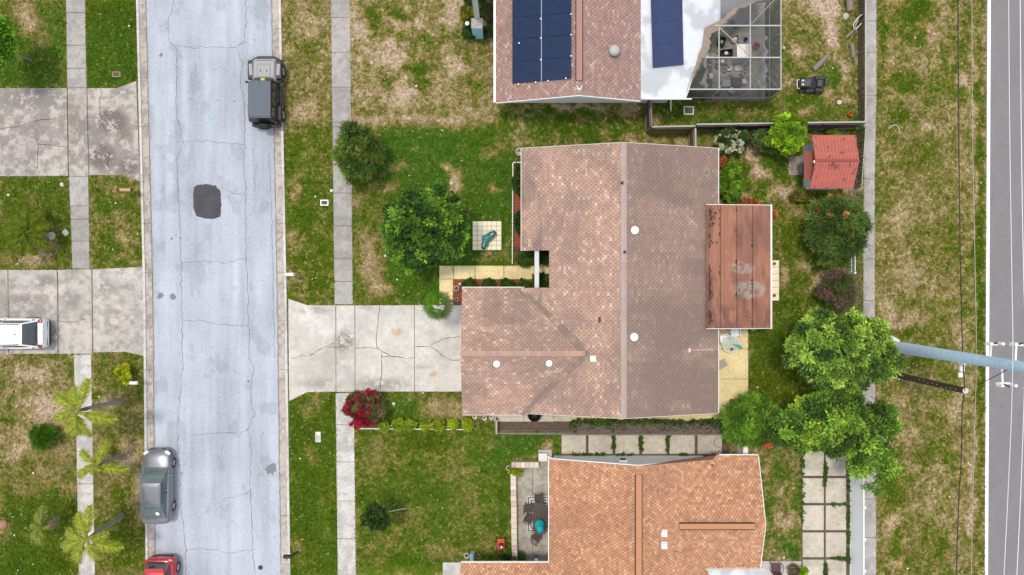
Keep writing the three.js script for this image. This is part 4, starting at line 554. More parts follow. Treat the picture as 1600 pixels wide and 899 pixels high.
// trees of the front yard
tree('round_tree', 'big round dark green tree in the lawn beside the tile pad', 'tree', 667, 357, 5, 3.1, [2.5, 1.9, 2.5], { clumps: 330, per: 17, spread: 0.33, geo: SPRIG.broad, pal: [...G1, [0.11, 0.20, 0.02], [0.02, 0.05, 0.01]], seed: 101, trunk: 0.14, hollow: 0.5, gain: 2.0 });
{ const t = tree('oleander_bush', 'tall bushy shrub with narrow leaves overhanging the sidewalk', 'shrub', 562, 241, 3, 1.6, [1.42, 1.4, 1.6], { clumps: 150, per: 11, spread: 0.34, gain: 1.8, ragged: 0.7, geo: SPRIG.narrow, pal: gOlean, seed: 103, trunk: 0.05, branches: 10, fork: 0.3 }); crown(t, 'seed_heads', { c: [0, 1.7, 0], r: [1.45, 1.4, 1.6], clumps: 16, per: 7, spread: 0.2, geo: SPRIG.petal, pal: [[0.19, 0.085, 0.03], [0.14, 0.07, 0.03]], seed: 104, hollow: 0.9 }); }
{ const t = tree('bougainvillea', 'red flowering bougainvillea beside the driveway', 'shrub', 572, 637, 2.2, 1.1, [1.16, 1.05, 1.16], { clumps: 70, per: 22, spread: 0.26, geo: SPRIG.small, pal: [[0.10, 0.10, 0.03], [0.07, 0.085, 0.025], [0.12, 0.09, 0.04]], seed: 105, trunk: 0.05, branches: 9, fork: 0.35 }); crown(t, 'blossoms', { c: [-0.12, 1.2, 0.08], r: [1.22, 1.05, 1.2], clumps: 74, per: 18, spread: 0.2, geo: SPRIG.petal, pal: [[0.40, 0.010, 0.05], [0.30, 0.008, 0.03], [0.46, 0.03, 0.09], [0.20, 0.03, 0.03]], seed: 106, hollow: 0.85, low: -0.1, gain: 1.1, mat: leafMat(0.3, 0.8) }); }
{ const t = tree('slender_tree', 'thin pale stemmed young tree leaning over the bottom lawn', 'tree', 589, 806, 2.8, 2.5, [0.85, 0.45, 0.75], { clumps: 34, per: 14, spread: 0.2, geo: SPRIG.broad, pal: gDark, seed: 107, trunk: 0.035, branches: 0, baseAt: [636, 795], bark: S(lin(0.5, 0.48, 0.44), 0.9), hollow: 0.35, scale: 0.85 }); }
tree('yard_tree', 'bright green tree cut off by the left edge', 'tree', -8, 68, 4, 3, [1.05, 0.9, 1.9], { clumps: 60, per: 20, spread: 0.3, geo: SPRIG.broad, pal: [[0.10, 0.22, 0.012], [0.14, 0.29, 0.02], [0.08, 0.17, 0.01]], seed: 108, trunk: 0.08 });
// the large trees behind the main house
tree('oak_tree', 'wide light green tree at the foot of the pole', 'tree', 1312, 548, 6.4, 4.6, [3.1, 1.8, 2.3], { clumps: 300, per: 17, spread: 0.34, geo: SPRIG.oak, pal: [[0.09, 0.155, 0.025], [0.13, 0.21, 0.03], [0.055, 0.10, 0.016], [0.17, 0.25, 0.04], [0.035, 0.07, 0.015]], gain: 1.9, seed: 111, trunk: 0.2, branches: 10, hollow: 0.4, ragged: 0.7 });
tree('oak_tree', 'sprawling green tree reaching over the square pavers', 'tree', 1302, 662, 6, 4.0, [3.6, 1.5, 2.05], { clumps: 225, per: 14, spread: 0.34, geo: SPRIG.oak, pal: [[0.085, 0.16, 0.02], [0.13, 0.22, 0.025], [0.05, 0.10, 0.014], [0.18, 0.26, 0.03], [0.035, 0.07, 0.012]], gain: 1.9, seed: 112, trunk: 0.18, branches: 14, hollow: 0.25, ragged: 0.8 });
tree('young_oak', 'small leafy tree overhanging the white fence', 'tree', 1358, 722, 4, 3.2, [1.5, 0.9, 1.7], { clumps: 52, per: 9, ragged: 1.0, spread: 0.3, geo: SPRIG.oak, pal: [[0.10, 0.19, 0.025], [0.15, 0.24, 0.03], [0.06, 0.12, 0.018]], gain: 1.9, seed: 113, trunk: 0.07, branches: 10, hollow: 0.3 });
{ const t = tree('hibiscus', 'broad strappy shrub with red blooms at the house corner', 'shrub', 1170, 655, 2.8, 1.5, [1.8, 1.2, 1.55], { clumps: 130, per: 16, ragged: 0.6, spread: 0.32, geo: SPRIG.narrow, pal: [[0.10, 0.20, 0.02], [0.15, 0.27, 0.03], [0.07, 0.14, 0.015]], seed: 114, trunk: 0.05, branches: 10, fork: 0.3 }); const b = W(1201, 694, 1.7), a = t.position; crown(t, 'blossoms', { c: [b[0] - a.x, 1.5, b[1] - a.z], r: [0.4, 0.3, 0.2], clumps: 5, per: 14, spread: 0.1, geo: SPRIG.petal, pal: [[0.5, 0.012, 0.06]], seed: 115, hollow: 0.6 }); }
{ const t = tree('crape_myrtle', 'dark green crape myrtle with orange blossoms by the rear walk', 'shrub', 1306, 358, 3.2, 1.8, [1.82, 1.35, 1.9], { clumps: 170, per: 11, spread: 0.34, gain: 1.9, ragged: 0.7, geo: SPRIG.narrow, pal: [[0.06, 0.105, 0.022], [0.09, 0.14, 0.03], [0.035, 0.065, 0.016]], seed: 116, trunk: 0.05, branches: 12, fork: 0.3, hollow: 0.4 }); crown(t, 'blossoms', { c: [-0.1, 2, -0.3], r: [1.7, 1.3, 1.7], clumps: 22, per: 12, spread: 0.15, geo: SPRIG.petal, pal: [[0.33, 0.10, 0.05], [0.42, 0.14, 0.08], [0.3, 0.03, 0.04]], seed: 117, hollow: 0.92, low: 0.1 }); }
tree('brush_shrub', 'brownish shrub with thin twigs below the crape myrtle', 'shrub', 1308, 456, 2.2, 1.2, [1.05, 0.9, 1.35], { clumps: 80, per: 10, spread: 0.3, gain: 1.9, ragged: 0.7, geo: SPRIG.narrow, pal: [[0.065, 0.095, 0.025], [0.05, 0.08, 0.02], [0.12, 0.09, 0.06], [0.05, 0.075, 0.02], [0.13, 0.08, 0.07]], seed: 118, trunk: 0.04, branches: 12, fork: 0.3, scale: 0.85 });
{ const t = tree('jasmine_bush', 'white blossoming bush against the back fence', 'shrub', 1139, 219, 1.8, 1.0, [1.1, 0.8, 0.72], { clumps: 50, per: 20, spread: 0.25, geo: SPRIG.small, pal: gDark, seed: 119, trunk: 0.04, fork: 0.3 }); crown(t, 'blossoms', { c: [0, 1.1, 0.1], r: [1.1, 0.8, 0.75], clumps: 130, per: 4, spread: 0.16, gain: 1, scale: 0.8, geo: SPRIG.tiny, pal: [[0.62, 0.60, 0.42], [0.7, 0.68, 0.5], [0.5, 0.5, 0.3]], seed: 120, hollow: 0.9, low: 0 }); }
tree('citrus_tree', 'yellow green tree beside the red shed', 'tree', 1229, 211, 3.2, 1.9, [1.2, 1.0, 1.2], { clumps: 84, per: 24, spread: 0.27, geo: SPRIG.small, pal: [[0.15, 0.26, 0.012], [0.21, 0.33, 0.02], [0.10, 0.18, 0.01]], seed: 121, trunk: 0.06, scale: 1.1 });
tree('leafy_shrub', 'dark tangled shrub between the white blossoms and the citrus tree', 'shrub', 1190, 219, 1.7, 0.9, [0.85, 0.7, 0.62], { clumps: 44, per: 18, spread: 0.24, geo: SPRIG.small, pal: [[0.045, 0.085, 0.02], [0.07, 0.115, 0.025], [0.10, 0.10, 0.05]], seed: 122, trunk: 0.04, fork: 0.3 });
tree('rounded_shrub', 'bright green rounded shrub against the eave of the brown roof', 'shrub', 1142, 287, 1.7, 0.9, [0.78, 0.75, 1.32], { clumps: 110, per: 24, spread: 0.2, geo: SPRIG.tiny, pal: [[0.10, 0.19, 0.012], [0.14, 0.25, 0.016], [0.065, 0.13, 0.01]], seed: 123, trunk: 0.04, fork: 0.3 });
{ const t = scene.getObjectByName('oak_tree_001'), r = rngOf(211), g = new GB(); for (const L of [[[1346, 626], [1352, 619], [1360, 616], [1368, 608]], [[1352, 620], [1356, 612], [1354, 605]], [[1340, 664], [1356, 668], [1366, 680], [1376, 682], [1386, 690]], [[1276, 664], [1284, 672], [1288, 682]], [[1318, 690], [1330, 684], [1338, 690]], [[1340, 705], [1352, 700], [1362, 706]], [[1300, 640], [1308, 650]]]) g.tube(L.map(([a, b], i) => { const c = V(a, b, 4.6 + 0.2 * (i % 2)); return [c.x - t.position.x, c.y, c.z - t.position.z]; }), 0.016 + 0.01 * r(), 14, 5); part('bare_twigs', g.geo, S(lin(0.42, 0.39, 0.35), 0.95), t).userData.kind = 'stuff'; }
// clipped row along the neighbour line
[[600, 667, 0.30, ''], [622, 664, 0.38, ''], [641, 664, 0.36, ''], [666, 665, 0.33, ''], [686, 664, 0.36, ''], [708, 663, 0.36, ''], [732, 664, 0.35, '']].forEach(([x, y, r, w], i) =>
  tree('round_bush', ['small bush at the foot of the bougainvillea, first of the clipped row', 'second clipped round bush from the bougainvillea', 'third clipped round bush from the bougainvillea', 'middle clipped round bush of the row of seven', 'fifth clipped round bush from the bougainvillea', 'sixth clipped round bush, next to last of the row', 'bright yellow green round bush nearest the garage corner'][i], 'bush', x, y, 0.7, 0.36, [r, 0.36, r], { clumps: 34, per: 14, spread: 0.1, geo: SPRIG.tiny, pal: i > 4 ? gYel : [[0.12, 0.17, 0.012], [0.17, 0.22, 0.014], [0.10, 0.14, 0.01]], gain: 2.1, seed: 130 + i, trunk: 0.02, branches: 3, fork: 0.4, group: 'clipped bushes along the side boundary' }));
// bushes of the walkway bed and the house front
[[733, 444, 'first'], [763, 444, 'second'], [792, 443, 'third'], [818, 445, 'fourth']].forEach(([x, y, w], i) => tree('mound_shrub', ['dome shrub in the walkway bed nearest the fan palm', 'second dome shrub from the fan palm in the walkway bed', 'third dome shrub from the fan palm in the walkway bed', 'dome shrub in the walkway bed nearest the white beam'][i], 'bush', x, y + 2, 0.8, 0.45, [0.44, 0.45, 0.42], { clumps: 46, per: 16, spread: 0.1, geo: SPRIG.tiny, pal: [[0.035, 0.085, 0.008], [0.05, 0.11, 0.01], [0.028, 0.065, 0.008]], seed: 140 + i, trunk: 0.02, branches: 3, fork: 0.4, group: 'dome shrubs in the walkway bed' }));
tree('mound_shrub', 'dome shrub at the lower end of the picket bed', 'bush', 819, 404, 0.9, 0.5, [0.55, 0.5, 0.5], { clumps: 60, per: 16, spread: 0.12, geo: SPRIG.tiny, pal: [[0.05, 0.095, 0.01], [0.06, 0.11, 0.012]], seed: 145, trunk: 0.02, branches: 3, fork: 0.4 });
for (const [x, y, rx, rz, l, s] of [[811, 283, 0.32, 1.1, 'dark narrow hedge plant at the top of the picket bed', 150], [813, 345, 0.26, 0.9, 'dark trailing plant in the middle of the picket bed', 151], [847, 402, 0.55, 0.42, 'dark leafy plant above the cream walk under the eave recess', 152], [847, 440, 0.6, 0.45, 'dark leafy plant below the cream walk under the eave recess', 153], [833, 402, 0.35, 0.3, 'small dark plant left of the white beam', 154]])
  tree('foundation_plant', l, 'plant', x, y, 0.8, 0.45, [rx, 0.4, rz], { clumps: Math.round(40 * (rx + rz)), per: 14, spread: 0.16, geo: SPRIG.small, pal: gDark, seed: s, trunk: 0.02, branches: 4, fork: 0.4 });
for (const [x, y, rx, rz, l, s] of [[748, 8, 0.8, 0.6, 'dark shrub behind the light blue post', 160], [732, 24, 0.5, 0.6, 'yellowish shrub left of the light blue post', 161], [733, 52, 0.35, 0.3, 'small shrub at the left foot of the light blue post', 162], [764, 50, 0.3, 0.35, 'small shrub at the right foot of the light blue post', 163], [766, 18, 0.4, 0.9, 'brownish shrub between the light blue post and the white gutter', 164]])
  tree('low_shrub', l, 'shrub', x, y, 0.9, 0.4, [rx, 0.45, rz], { clumps: Math.round(40 * (rx + rz)), per: 12, spread: 0.17, geo: SPRIG.small, pal: s === 161 ? [[0.09, 0.11, 0.012], [0.2, 0.2, 0.01]] : s === 164 ? [[0.06, 0.055, 0.02], [0.045, 0.05, 0.015]] : gDark, seed: s, trunk: 0.02, branches: 4, fork: 0.4 });
tree('yellow_bush', 'lime yellow bush beside the white mailbox on the left verge', 'bush', 196, 585, 0.9, 0.45, [0.6, 0.45, 0.55], { clumps: 18, per: 18, spread: 0.14, geo: SPRIG.small, pal: [[0.24, 0.28, 0.01], [0.32, 0.34, 0.012], [0.19, 0.23, 0.01]], seed: 165, trunk: 0.02, branches: 5, fork: 0.4, hollow: 0.7 });
tree('leafy_plant', 'dark green clump plant in the sandy left yard', 'plant', 71, 682, 0.9, 0.4, [0.72, 0.4, 0.62], { clumps: 40, per: 14, spread: 0.16, geo: SPRIG.narrow, pal: [[0.06, 0.14, 0.012], [0.09, 0.19, 0.015]], seed: 166, trunk: 0.02, branches: 4, fork: 0.4, scale: 0.9 });
for (const [x, y, rx, rz, l, s, pal] of [[806, 735, 0.4, 0.35, 'yellow green potted plant on the corner of the patio wall', 170, gYel], [796, 868, 0.45, 0.6, 'green plant at the lower end of the patio wall', 171, G1], [815, 872, 0.35, 0.35, 'leafy plant inside the patio corner by the eave', 172, G1], [1252, 306, 0.9, 0.35, 'low orange green plant below the red shed', 173, [[0.10, 0.12, 0.02], [0.16, 0.14, 0.03]]], [1165, 316, 0.9, 0.12, 'strip of orange flowers along the rust patio roof', 174, [[0.36, 0.12, 0.04], [0.10, 0.14, 0.02], [0.3, 0.15, 0.06]]], [1207, 335, 0.12, 0.3, 'small orange flowers at the corner of the rust patio roof', 175, [[0.4, 0.15, 0.05], [0.10, 0.14, 0.02]]], [1127, 252, 0.2, 0.25, 'orange plant at the eave corner above the rounded shrub', 176, [[0.33, 0.12, 0.04]]], [1240, 892, 0.3, 0.4, 'dry brown potted plant at the bottom by the square pavers', 177, [[0.10, 0.065, 0.04], [0.16, 0.12, 0.08]]], [1254, 893, 0.16, 0.2, 'single round bright green plant at the bottom by the square pavers', 178, [[0.15, 0.26, 0.01]]], [1298, 208, 0.3, 0.2, 'small light green plant above the red shed roof', 179, [[0.12, 0.2, 0.02]]]])
  tree('garden_plant', l, 'plant', x, y, 0.7, 0.35, [rx, 0.3, rz], { clumps: Math.max(8, Math.round(30 * (rx + rz))), per: 11, spread: 0.13, geo: SPRIG.small, pal, seed: s, trunk: 0.015, branches: 4, fork: 0.4, scale: 0.9 });
// hedge along the side path and the dried vine over the side fence
{ const a = V(772, 0, 0); const h = thing('side_hedge', 'low dark hedge between the side path and the vine covered fence', 'hedge', [W(1010, 662)[0], 0, W(1010, 662)[1]]); crown(h, 'foliage', { c: [0, 0.25, 0], r: [4.7, 0.34, 0.24], clumps: 260, per: 18, spread: 0.18, geo: SPRIG.small, pal: [[0.045, 0.09, 0.012], [0.065, 0.12, 0.018], [0.03, 0.055, 0.012]], seed: 181, hollow: 0.1, low: 0, ragged: 0.1, box: true }); const st = new GB(); for (let i = 0; i < 30; i++) st.bar([-4.5 + i * 0.3, 0, 0], [-4.5 + i * 0.3 + rr(-0.1, 0.1), 0.35, rr(-0.1, 0.1)], 0.012, 0.006, 4); part('stem', st.geo, M.bark, h); }
{ const p = W(1012, 671, 0.9), v = thing('dried_vine', 'dead brown vine matted along the side fence', 'vine', [p[0], 0, p[1]]), r = rngOf(183), g = new GB(); for (let i = 0; i < 1100; i++) { const x = (r() - 0.5) * 8.6, y = 0.5 + r() * 0.6, z = (r() - 0.5) * 0.55, a = r() * 6.3, l = 0.15 + 0.35 * r(); g.bar([x, y, z], [x + Math.cos(a) * l, y + (r() - 0.6) * 0.25, z + Math.sin(a) * l * 0.6], 0.011, 0.005, 3); } part('twigs', g.geo, S(lin(0.29, 0.225, 0.20), 1), v).userData.kind = 'stuff'; }
{ const p = W(1338, 300, 0.5), v = thing('brush_pile', 'grey dead brush between the red shed and the rear walk', 'brush', [p[0], 0, p[1]]), r = rngOf(185), g = new GB(); for (const [ox, oz, n, w, d] of [[0, -0.9, 240, 0.5, 1.6], [-0.1, 6.1, 180, 0.7, 1.5]]) for (let i = 0; i < n; i++) { const x = ox + (r() - 0.5) * w * 2, y = 0.05 + r() * 0.7, z = oz + (r() - 0.5) * d * 2, a = r() * 6.3, l = 0.15 + 0.4 * r(); g.bar([x, y, z], [x + Math.cos(a) * l, y + (r() - 0.5) * 0.3, z + Math.sin(a) * l], 0.01, 0.004, 3); } part('twigs', g.geo, S(lin(0.25, 0.20, 0.185), 1), v).userData.kind = 'stuff'; }

// palms with plumed fronds
function frond(len, arch, droop, wid, seed, plume = true) {
  const r = rngOf(seed), v = [], cc = [], at = t => new THREE.Vector3(len * (t - 0.12 * t * t), len * (arch * t - droop * t * t), 0.06 * Math.sin(t * 3) * len);
  for (let i = 0; i < 10; i++) { const a = at(i / 10), b = at((i + 1) / 10), w = 0.028 * (1 - i / 11); v.push(a.x, a.y, a.z - w, b.x, b.y, b.z - w * 0.9, b.x, b.y, b.z + w * 0.9, a.x, a.y, a.z - w, b.x, b.y, b.z + w * 0.9, a.x, a.y, a.z + w); }
  const N = Math.round(len * 38);
  for (let i = 0; i < N; i++) { const t = 0.16 + 0.84 * i / N, p = at(t), q = at(Math.min(1, t + 0.02)), d = q.clone().sub(p).normalize(), l = wid * Math.sin(Math.PI * clamp(0.12 + 0.88 * t, 0, 0.93)) ** 0.55; for (const s of [-1, 1]) for (const el of plume ? [0.1, 0.7, -0.45] : [0.2]) { const e = el + (r() - 0.5) * 0.5, dir = new THREE.Vector3(0, Math.sin(e), s * Math.cos(e)).addScaledVector(d, 0.75 + 0.4 * r()).normalize(), L = l * (0.6 + 0.65 * r()), tip = p.clone().addScaledVector(dir, L); tip.y -= L * L * 0.35; const w = d.clone().multiplyScalar(0.022); v.push(...p.clone().sub(w).toArray(), ...tip.toArray(), ...p.clone().add(w).toArray()); const k = 0.3 + 1.2 * r(); for (let q = 0; q < 3; q++) cc.push(k, k, k * 0.9); } }
  const g = triGeo(v), c0 = new Array((v.length - cc.length)).fill(0.8); g.setAttribute('color', new THREE.Float32BufferAttribute([...c0, ...cc], 3)); return g;
}
const FROND = [frond(2.0, 0.42, 0.62, 0.56, 1), frond(1.8, 0.3, 0.6, 0.54, 2), frond(2.2, 0.25, 0.5, 0.56, 3), frond(1.6, 0.6, 0.7, 0.5, 4)];
function palm(label, base, top, h, fronds, mat, trunkR, seed, extra) {
  const b = V(base[0], base[1], 0), c = V(top[0], top[1], h), t = thing('palm_tree', label, 'palm tree', [b.x, 0, b.z]), e = [c.x - b.x, h, c.z - b.z], g = new GB();
  g.bar([0, -0.1, 0], [e[0] * 0.3, h * 0.3, e[2] * 0.3], trunkR * 1.35, trunkR * 1.05, 10).bar([e[0] * 0.3, h * 0.3, e[2] * 0.3], [e[0] * 0.85, h * 0.82, e[2] * 0.85], trunkR * 1.05, trunkR * 0.85, 10); part('trunk', g.geo, M.palmBark, t);
  part('crownshaft', new GB().bar([e[0] * 0.85, h * 0.82, e[2] * 0.85], [e[0], h, e[2]], trunkR * 0.9, trunkR * 0.55, 9).geo, S(lin(0.14, 0.09, 0.055), 0.9), t);
  fronds.forEach(([a, k, s = 1, pitch = 0], i) => { const f = part('frond', FROND[k], mat, t); f.position.set(...e); f.rotation.set(0, a * Math.PI / 180, pitch, 'YXZ'); f.scale.setScalar(s); });
  for (let i = 0; i < 5; i++) { const f = part('heart_frond', FROND[3], mat, t); f.position.set(...e); f.rotation.set(0, i * 1.26 + seed, 0.5 + 0.15 * (i % 2), 'YXZ'); f.scale.setScalar(0.42); }
  if (extra) extra(t, e); return t;
}
const frondMat = P(lin(0.36, 0.41, 0.016), { vertexColors: true, roughness: 0.7, transmission: 0.3, thickness: 0, side: THREE.DoubleSide }), frondMat2 = P(lin(0.25, 0.31, 0.022), { vertexColors: true, roughness: 0.7, transmission: 0.3, thickness: 0, side: THREE.DoubleSide }), deadFrond = S(lin(0.42, 0.34, 0.25), 0.95, { vertexColors: true, side: THREE.DoubleSide });
const dead = (n, seed) => (t, e) => { const r = rngOf(seed); for (let i = 0; i < n; i++) { const f = part('dead_frond', FROND[1], deadFrond, t, 'withered brown frond'); f.position.set(e[0], e[1] - 0.15, e[2]); f.rotation.set(0, r() * 6.3, -0.9 - 0.4 * r(), 'YXZ'); f.scale.setScalar(0.55); } };
palm('tall palm with full yellow green plumes by the left sidewalk', [190, 626], [122, 642], 4.3, [[80, 0], [115, 1, 0.9], [155, 2, 1.0], [205, 0, 0.95], [250, 1, 1.05], [290, 0, 0.9], [345, 2, 1.0], [270, 3, 1.0]], frondMat, 0.13, 1);
palm('short palm with four open plumes on the left sidewalk edge', [190, 712], [150, 727], 2.3, [[72, 0, 0.85], [150, 1, 0.9], [215, 0, 0.85], [350, 2, 0.85]], frondMat, 0.11, 2);
palm('leaning palm with long plumes near the bottom left', [191, 806], [137, 842], 3.7, [[95, 0, 1], [125, 1, 1], [165, 3, 1], [205, 2, 1], [245, 0, 1], [290, 1, 0.9], [340, 2, 0.95], [15, 3, 0.8]], frondMat, 0.14, 3);
palm('ragged palm with dead fronds near the bottom left', [92, 809], [66, 824], 2.2, [[95, 3, 0.85], [130, 1, 0.6], [230, 1, 0.75], [262, 0, 0.7], [180, 3, 0.5]], frondMat2, 0.11, 4, dead(6, 41));
palm('dark spiky palm beside the left driveway', [74, 368], [40, 362], 1.7, [[20, 0, 0.8], [60, 1, 0.85], [95, 0, 0.9], [130, 1, 0.9], [165, 2, 0.8], [195, 0, 0.9], [225, 1, 0.9], [255, 0, 0.85], [285, 1, 0.9], [325, 2, 0.8], [350, 3, 0.8]], P(lin(0.13, 0.18, 0.012), { vertexColors: true, specularIntensity: 0.2, roughness: 0.6, transmission: 0.2, thickness: 0, side: THREE.DoubleSide }), 0.13, 5, dead(3, 43));
{ // fan palm at the drive
  const b = V(711, 469, 0), c = V(684, 477, 3.2), t = thing('fan_palm', 'small leaning fan palm at the corner of the driveway and cream walk', 'palm tree', [b.x, 0, b.z]), e = [c.x - b.x, 3.2, c.z - b.z];
  part('trunk', new GB().bar([0, -0.05, 0], [e[0] * 0.5, 1.8, e[2] * 0.5], 0.07, 0.06, 8).bar([e[0] * 0.5, 1.8, e[2] * 0.5], e, 0.06, 0.05, 8).geo, M.palmBark, t);
  const fan = (seed) => { const r = rngOf(seed), v = []; const n = 17; for (let i = 0; i < 3; i++) { const a = i / 3 * 0.5, b2 = (i + 1) / 3 * 0.5; v.push(a, a * 0.3, -0.012, b2, b2 * 0.3, -0.012, b2, b2 * 0.3, 0.012, a, a * 0.3, -0.012, b2, b2 * 0.3, 0.012, a, a * 0.3, 0.012); } for (let i = 0; i < n; i++) { const a = (i / (n - 1) - 0.5) * 3.6, l = 0.58 * (0.85 + 0.25 * r()) * (1 - 0.18 * Math.abs(a) / 1.8), o = [0.45, 0.14, 0], da = 0.085, p = (k, q, y) => [o[0] + Math.cos(a + k) * q, o[1] + y, Math.sin(a + k) * q]; v.push(...o, ...p(-da, l * 0.65, -0.02), ...p(0, l * 0.65, 0.05), ...o, ...p(0, l * 0.65, 0.05), ...p(da, l * 0.65, -0.02), ...p(-da, l * 0.65, -0.02), ...p(0, l, -0.14), ...p(0, l * 0.65, 0.05), ...p(da, l * 0.65, -0.02), ...p(0, l * 0.65, 0.05), ...p(0, l, -0.14)); } return triGeo(v); };
  const gs = [fan(1), fan(2)]; [[10, 0.2], [50, -0.1], [95, 0.1], [130, 0.3], [165, -0.1], [200, 0.1], [240, -0.15], [275, 0.1], [305, -0.2], [335, 0.0], [70, 0.7], [250, 0.8], [150, 0.75]].forEach(([a, p], i) => { const f = part('fan_leaf', gs[i % 2], i === 0 || i === 8 || i === 9 ? S(lin(0.13, 0.16, 0.05), 0.9, { side: THREE.DoubleSide }) : P(i % 3 ? lin(0.065, 0.165, 0.012) : lin(0.11, 0.23, 0.016), { roughness: 0.7, specularIntensity: 0.2, side: THREE.DoubleSide }), t); f.position.set(...e); f.rotation.set(0, a * Math.PI / 180, p, 'YXZ'); });
}
// ================================================================ VEHICLES (front towards +z, wheels on y = 0)
function patch(a, b, c, d, bulge = [0, 0, 0], n = 8, lim = [0, 1, 0, 1], off = 0) {
  const v = [], ix = [], uv = [], L = (p, q, t) => p.map((x, i) => lerp(x, q[i], t));
  for (let j = 0; j <= n; j++) for (let i = 0; i <= n; i++) { const u = lerp(lim[0], lim[1], i / n), w = lerp(lim[2], lim[3], j / n), p = L(L(a, b, u), L(d, c, u), w), k = Math.sqrt(Math.max(0, 4 * u * (1 - u))) * Math.sqrt(Math.max(0, 4 * w * (1 - w))) + off; v.push(p[0] + bulge[0] * k, p[1] + bulge[1] * k, p[2] + bulge[2] * k); uv.push(u, w); }
  for (let j = 0; j < n; j++) for (let i = 0; i < n; i++) { const q = j * (n + 1) + i; ix.push(q, q + 1, q + n + 2, q, q + n + 2, q + n + 1); }
  const g = new THREE.BufferGeometry(); g.setAttribute('position', new THREE.Float32BufferAttribute(v, 3)); g.setAttribute('uv', new THREE.Float32BufferAttribute(uv, 2)); g.setIndex(ix); g.computeVertexNormals(); return g;
}
function loft(st, yb0) {                                                 // [z, half width, shoulder y, centre y, bottom y]
  const sec = ([z, w, ys, yc, yb]) => { const h = [[w * 0.88, yb], [w * 0.97, yb + 0.10], [w, yb + 0.24], [w, ys - 0.22], [w * 0.985, ys - 0.09], [w * 0.94, ys - 0.015], [w * 0.86, ys + 0.02], [w * 0.55, lerp(ys + 0.02, yc, 0.75)], [w * 0.25, lerp(ys + 0.02, yc, 0.96)], [0, yc]]; return [...h.map(([x, y]) => [x, y, z]), ...h.slice(0, -1).reverse().map(([x, y]) => [-x, y, z])]; };
  // densify stations with smooth interpolation
  const S2 = []; for (let i = 0; i < st.length - 1; i++) for (let k = 0; k < 4; k++) { const t = k / 4; S2.push(st[i].map((q, j) => { const p0 = (st[i - 1] ?? st[i])[j], p1 = st[i][j], p2 = st[i + 1][j], p3 = (st[i + 2] ?? st[i + 1])[j]; return 0.5 * (2 * p1 + (p2 - p0) * t + (2 * p0 - 5 * p1 + 4 * p2 - p3) * t * t + (3 * p1 - p0 - 3 * p2 + p3) * t * t * t); })); } S2.push(st.at(-1));
  const v = [], ix = [], n = 19; S2.forEach(s => sec(s).forEach(p => v.push(...p)));
  for (let i = 0; i < S2.length - 1; i++) for (let k = 0; k < n; k++) { const a = i * n + k, b = i * n + (k + 1) % n, c = a + n, d = b + n; ix.push(a, b, d, a, d, c); }
  for (const [i, f] of [[0, 1], [S2.length - 1, 0]]) { const q = v.length / 3, [z, , ys, , yb] = S2[i]; v.push(0, (ys + yb) / 2, z); for (let k = 0; k < n; k++) { const a = i * n + k, b = i * n + (k + 1) % n; f ? ix.push(q, b, a) : ix.push(q, a, b); } }
  const g = new THREE.BufferGeometry(); g.setAttribute('position', new THREE.Float32BufferAttribute(v, 3)); g.setAttribute('uv', new THREE.Float32BufferAttribute(new Array(v.length / 3 * 2).fill(0), 2)); g.setIndex(ix); g.computeVertexNormals(); return g;
}
const autoGlass = P(lin(0.42, 0.56, 0.55), { roughness: 0.03, transmission: 0.85, thickness: 0, specularIntensity: 1 }), tintGlass = P(lin(0.02, 0.028, 0.035), { roughness: 0.05, clearcoat: 1, clearcoatRoughness: 0.04 });
const paint = (c, metal = 0.35, rough = 0.32) => P(c, { metalness: metal, roughness: rough, clearcoat: 1, clearcoatRoughness: 0.06 });
const rimMat = S(lin(0.55, 0.55, 0.56), 0.3, { metalness: 0.8 }), lampMat = P(lin(0.75, 0.78, 0.8), { roughness: 0.08, clearcoat: 1 }), tailMat = P(lin(0.35, 0.01, 0.01), { roughness: 0.12, clearcoat: 1 }), seatMat = S(lin(0.035, 0.035, 0.037), 0.9), trimMat = S(lin(0.022, 0.022, 0.024), 0.6);
function wheel(t, x, z, r = 0.32, w = 0.21, spokes = 7) {
  const s = Math.sign(x), o = part('wheel', new GB().add(new THREE.LatheGeometry([[r * 0.62, -w / 2], [r * 0.93, -w / 2], [r, -w * 0.34], [r, w * 0.34], [r * 0.93, w / 2], [r * 0.62, w / 2], [r * 0.62, -w / 2]].map(p => new THREE.Vector2(...p)), 28), 0, 0, 0, 0, 0, Math.PI / 2).geo, M.rubber, t); o.position.set(x, r, z);
  const rim = new GB().add(new THREE.LatheGeometry([[r * 0.64, -w * 0.35], [r * 0.64, w * 0.42], [r * 0.57, w * 0.42], [r * 0.57, -w * 0.3]].map(p => new THREE.Vector2(...p)), 24), 0, 0, 0, 0, 0, -s * Math.PI / 2).cyl(r * 0.16, r * 0.16, w * 0.2, s * w * 0.34, 0, 0, 12, 0, 0, Math.PI / 2); for (let i = 0; i < spokes; i++) { const a = i / spokes * 6.283; rim.bar([s * w * 0.36, Math.cos(a) * r * 0.1, Math.sin(a) * r * 0.1], [s * w * 0.36, Math.cos(a) * r * 0.6, Math.sin(a) * r * 0.6], r * 0.075, r * 0.09, 5); }
  part('rim', rim.geo, rimMat, o); part('brake_disc', new GB().cyl(r * 0.5, r * 0.5, 0.02, 0, 0, 0, 20, 0, 0, Math.PI / 2).geo, M.grey, o); return o;
}
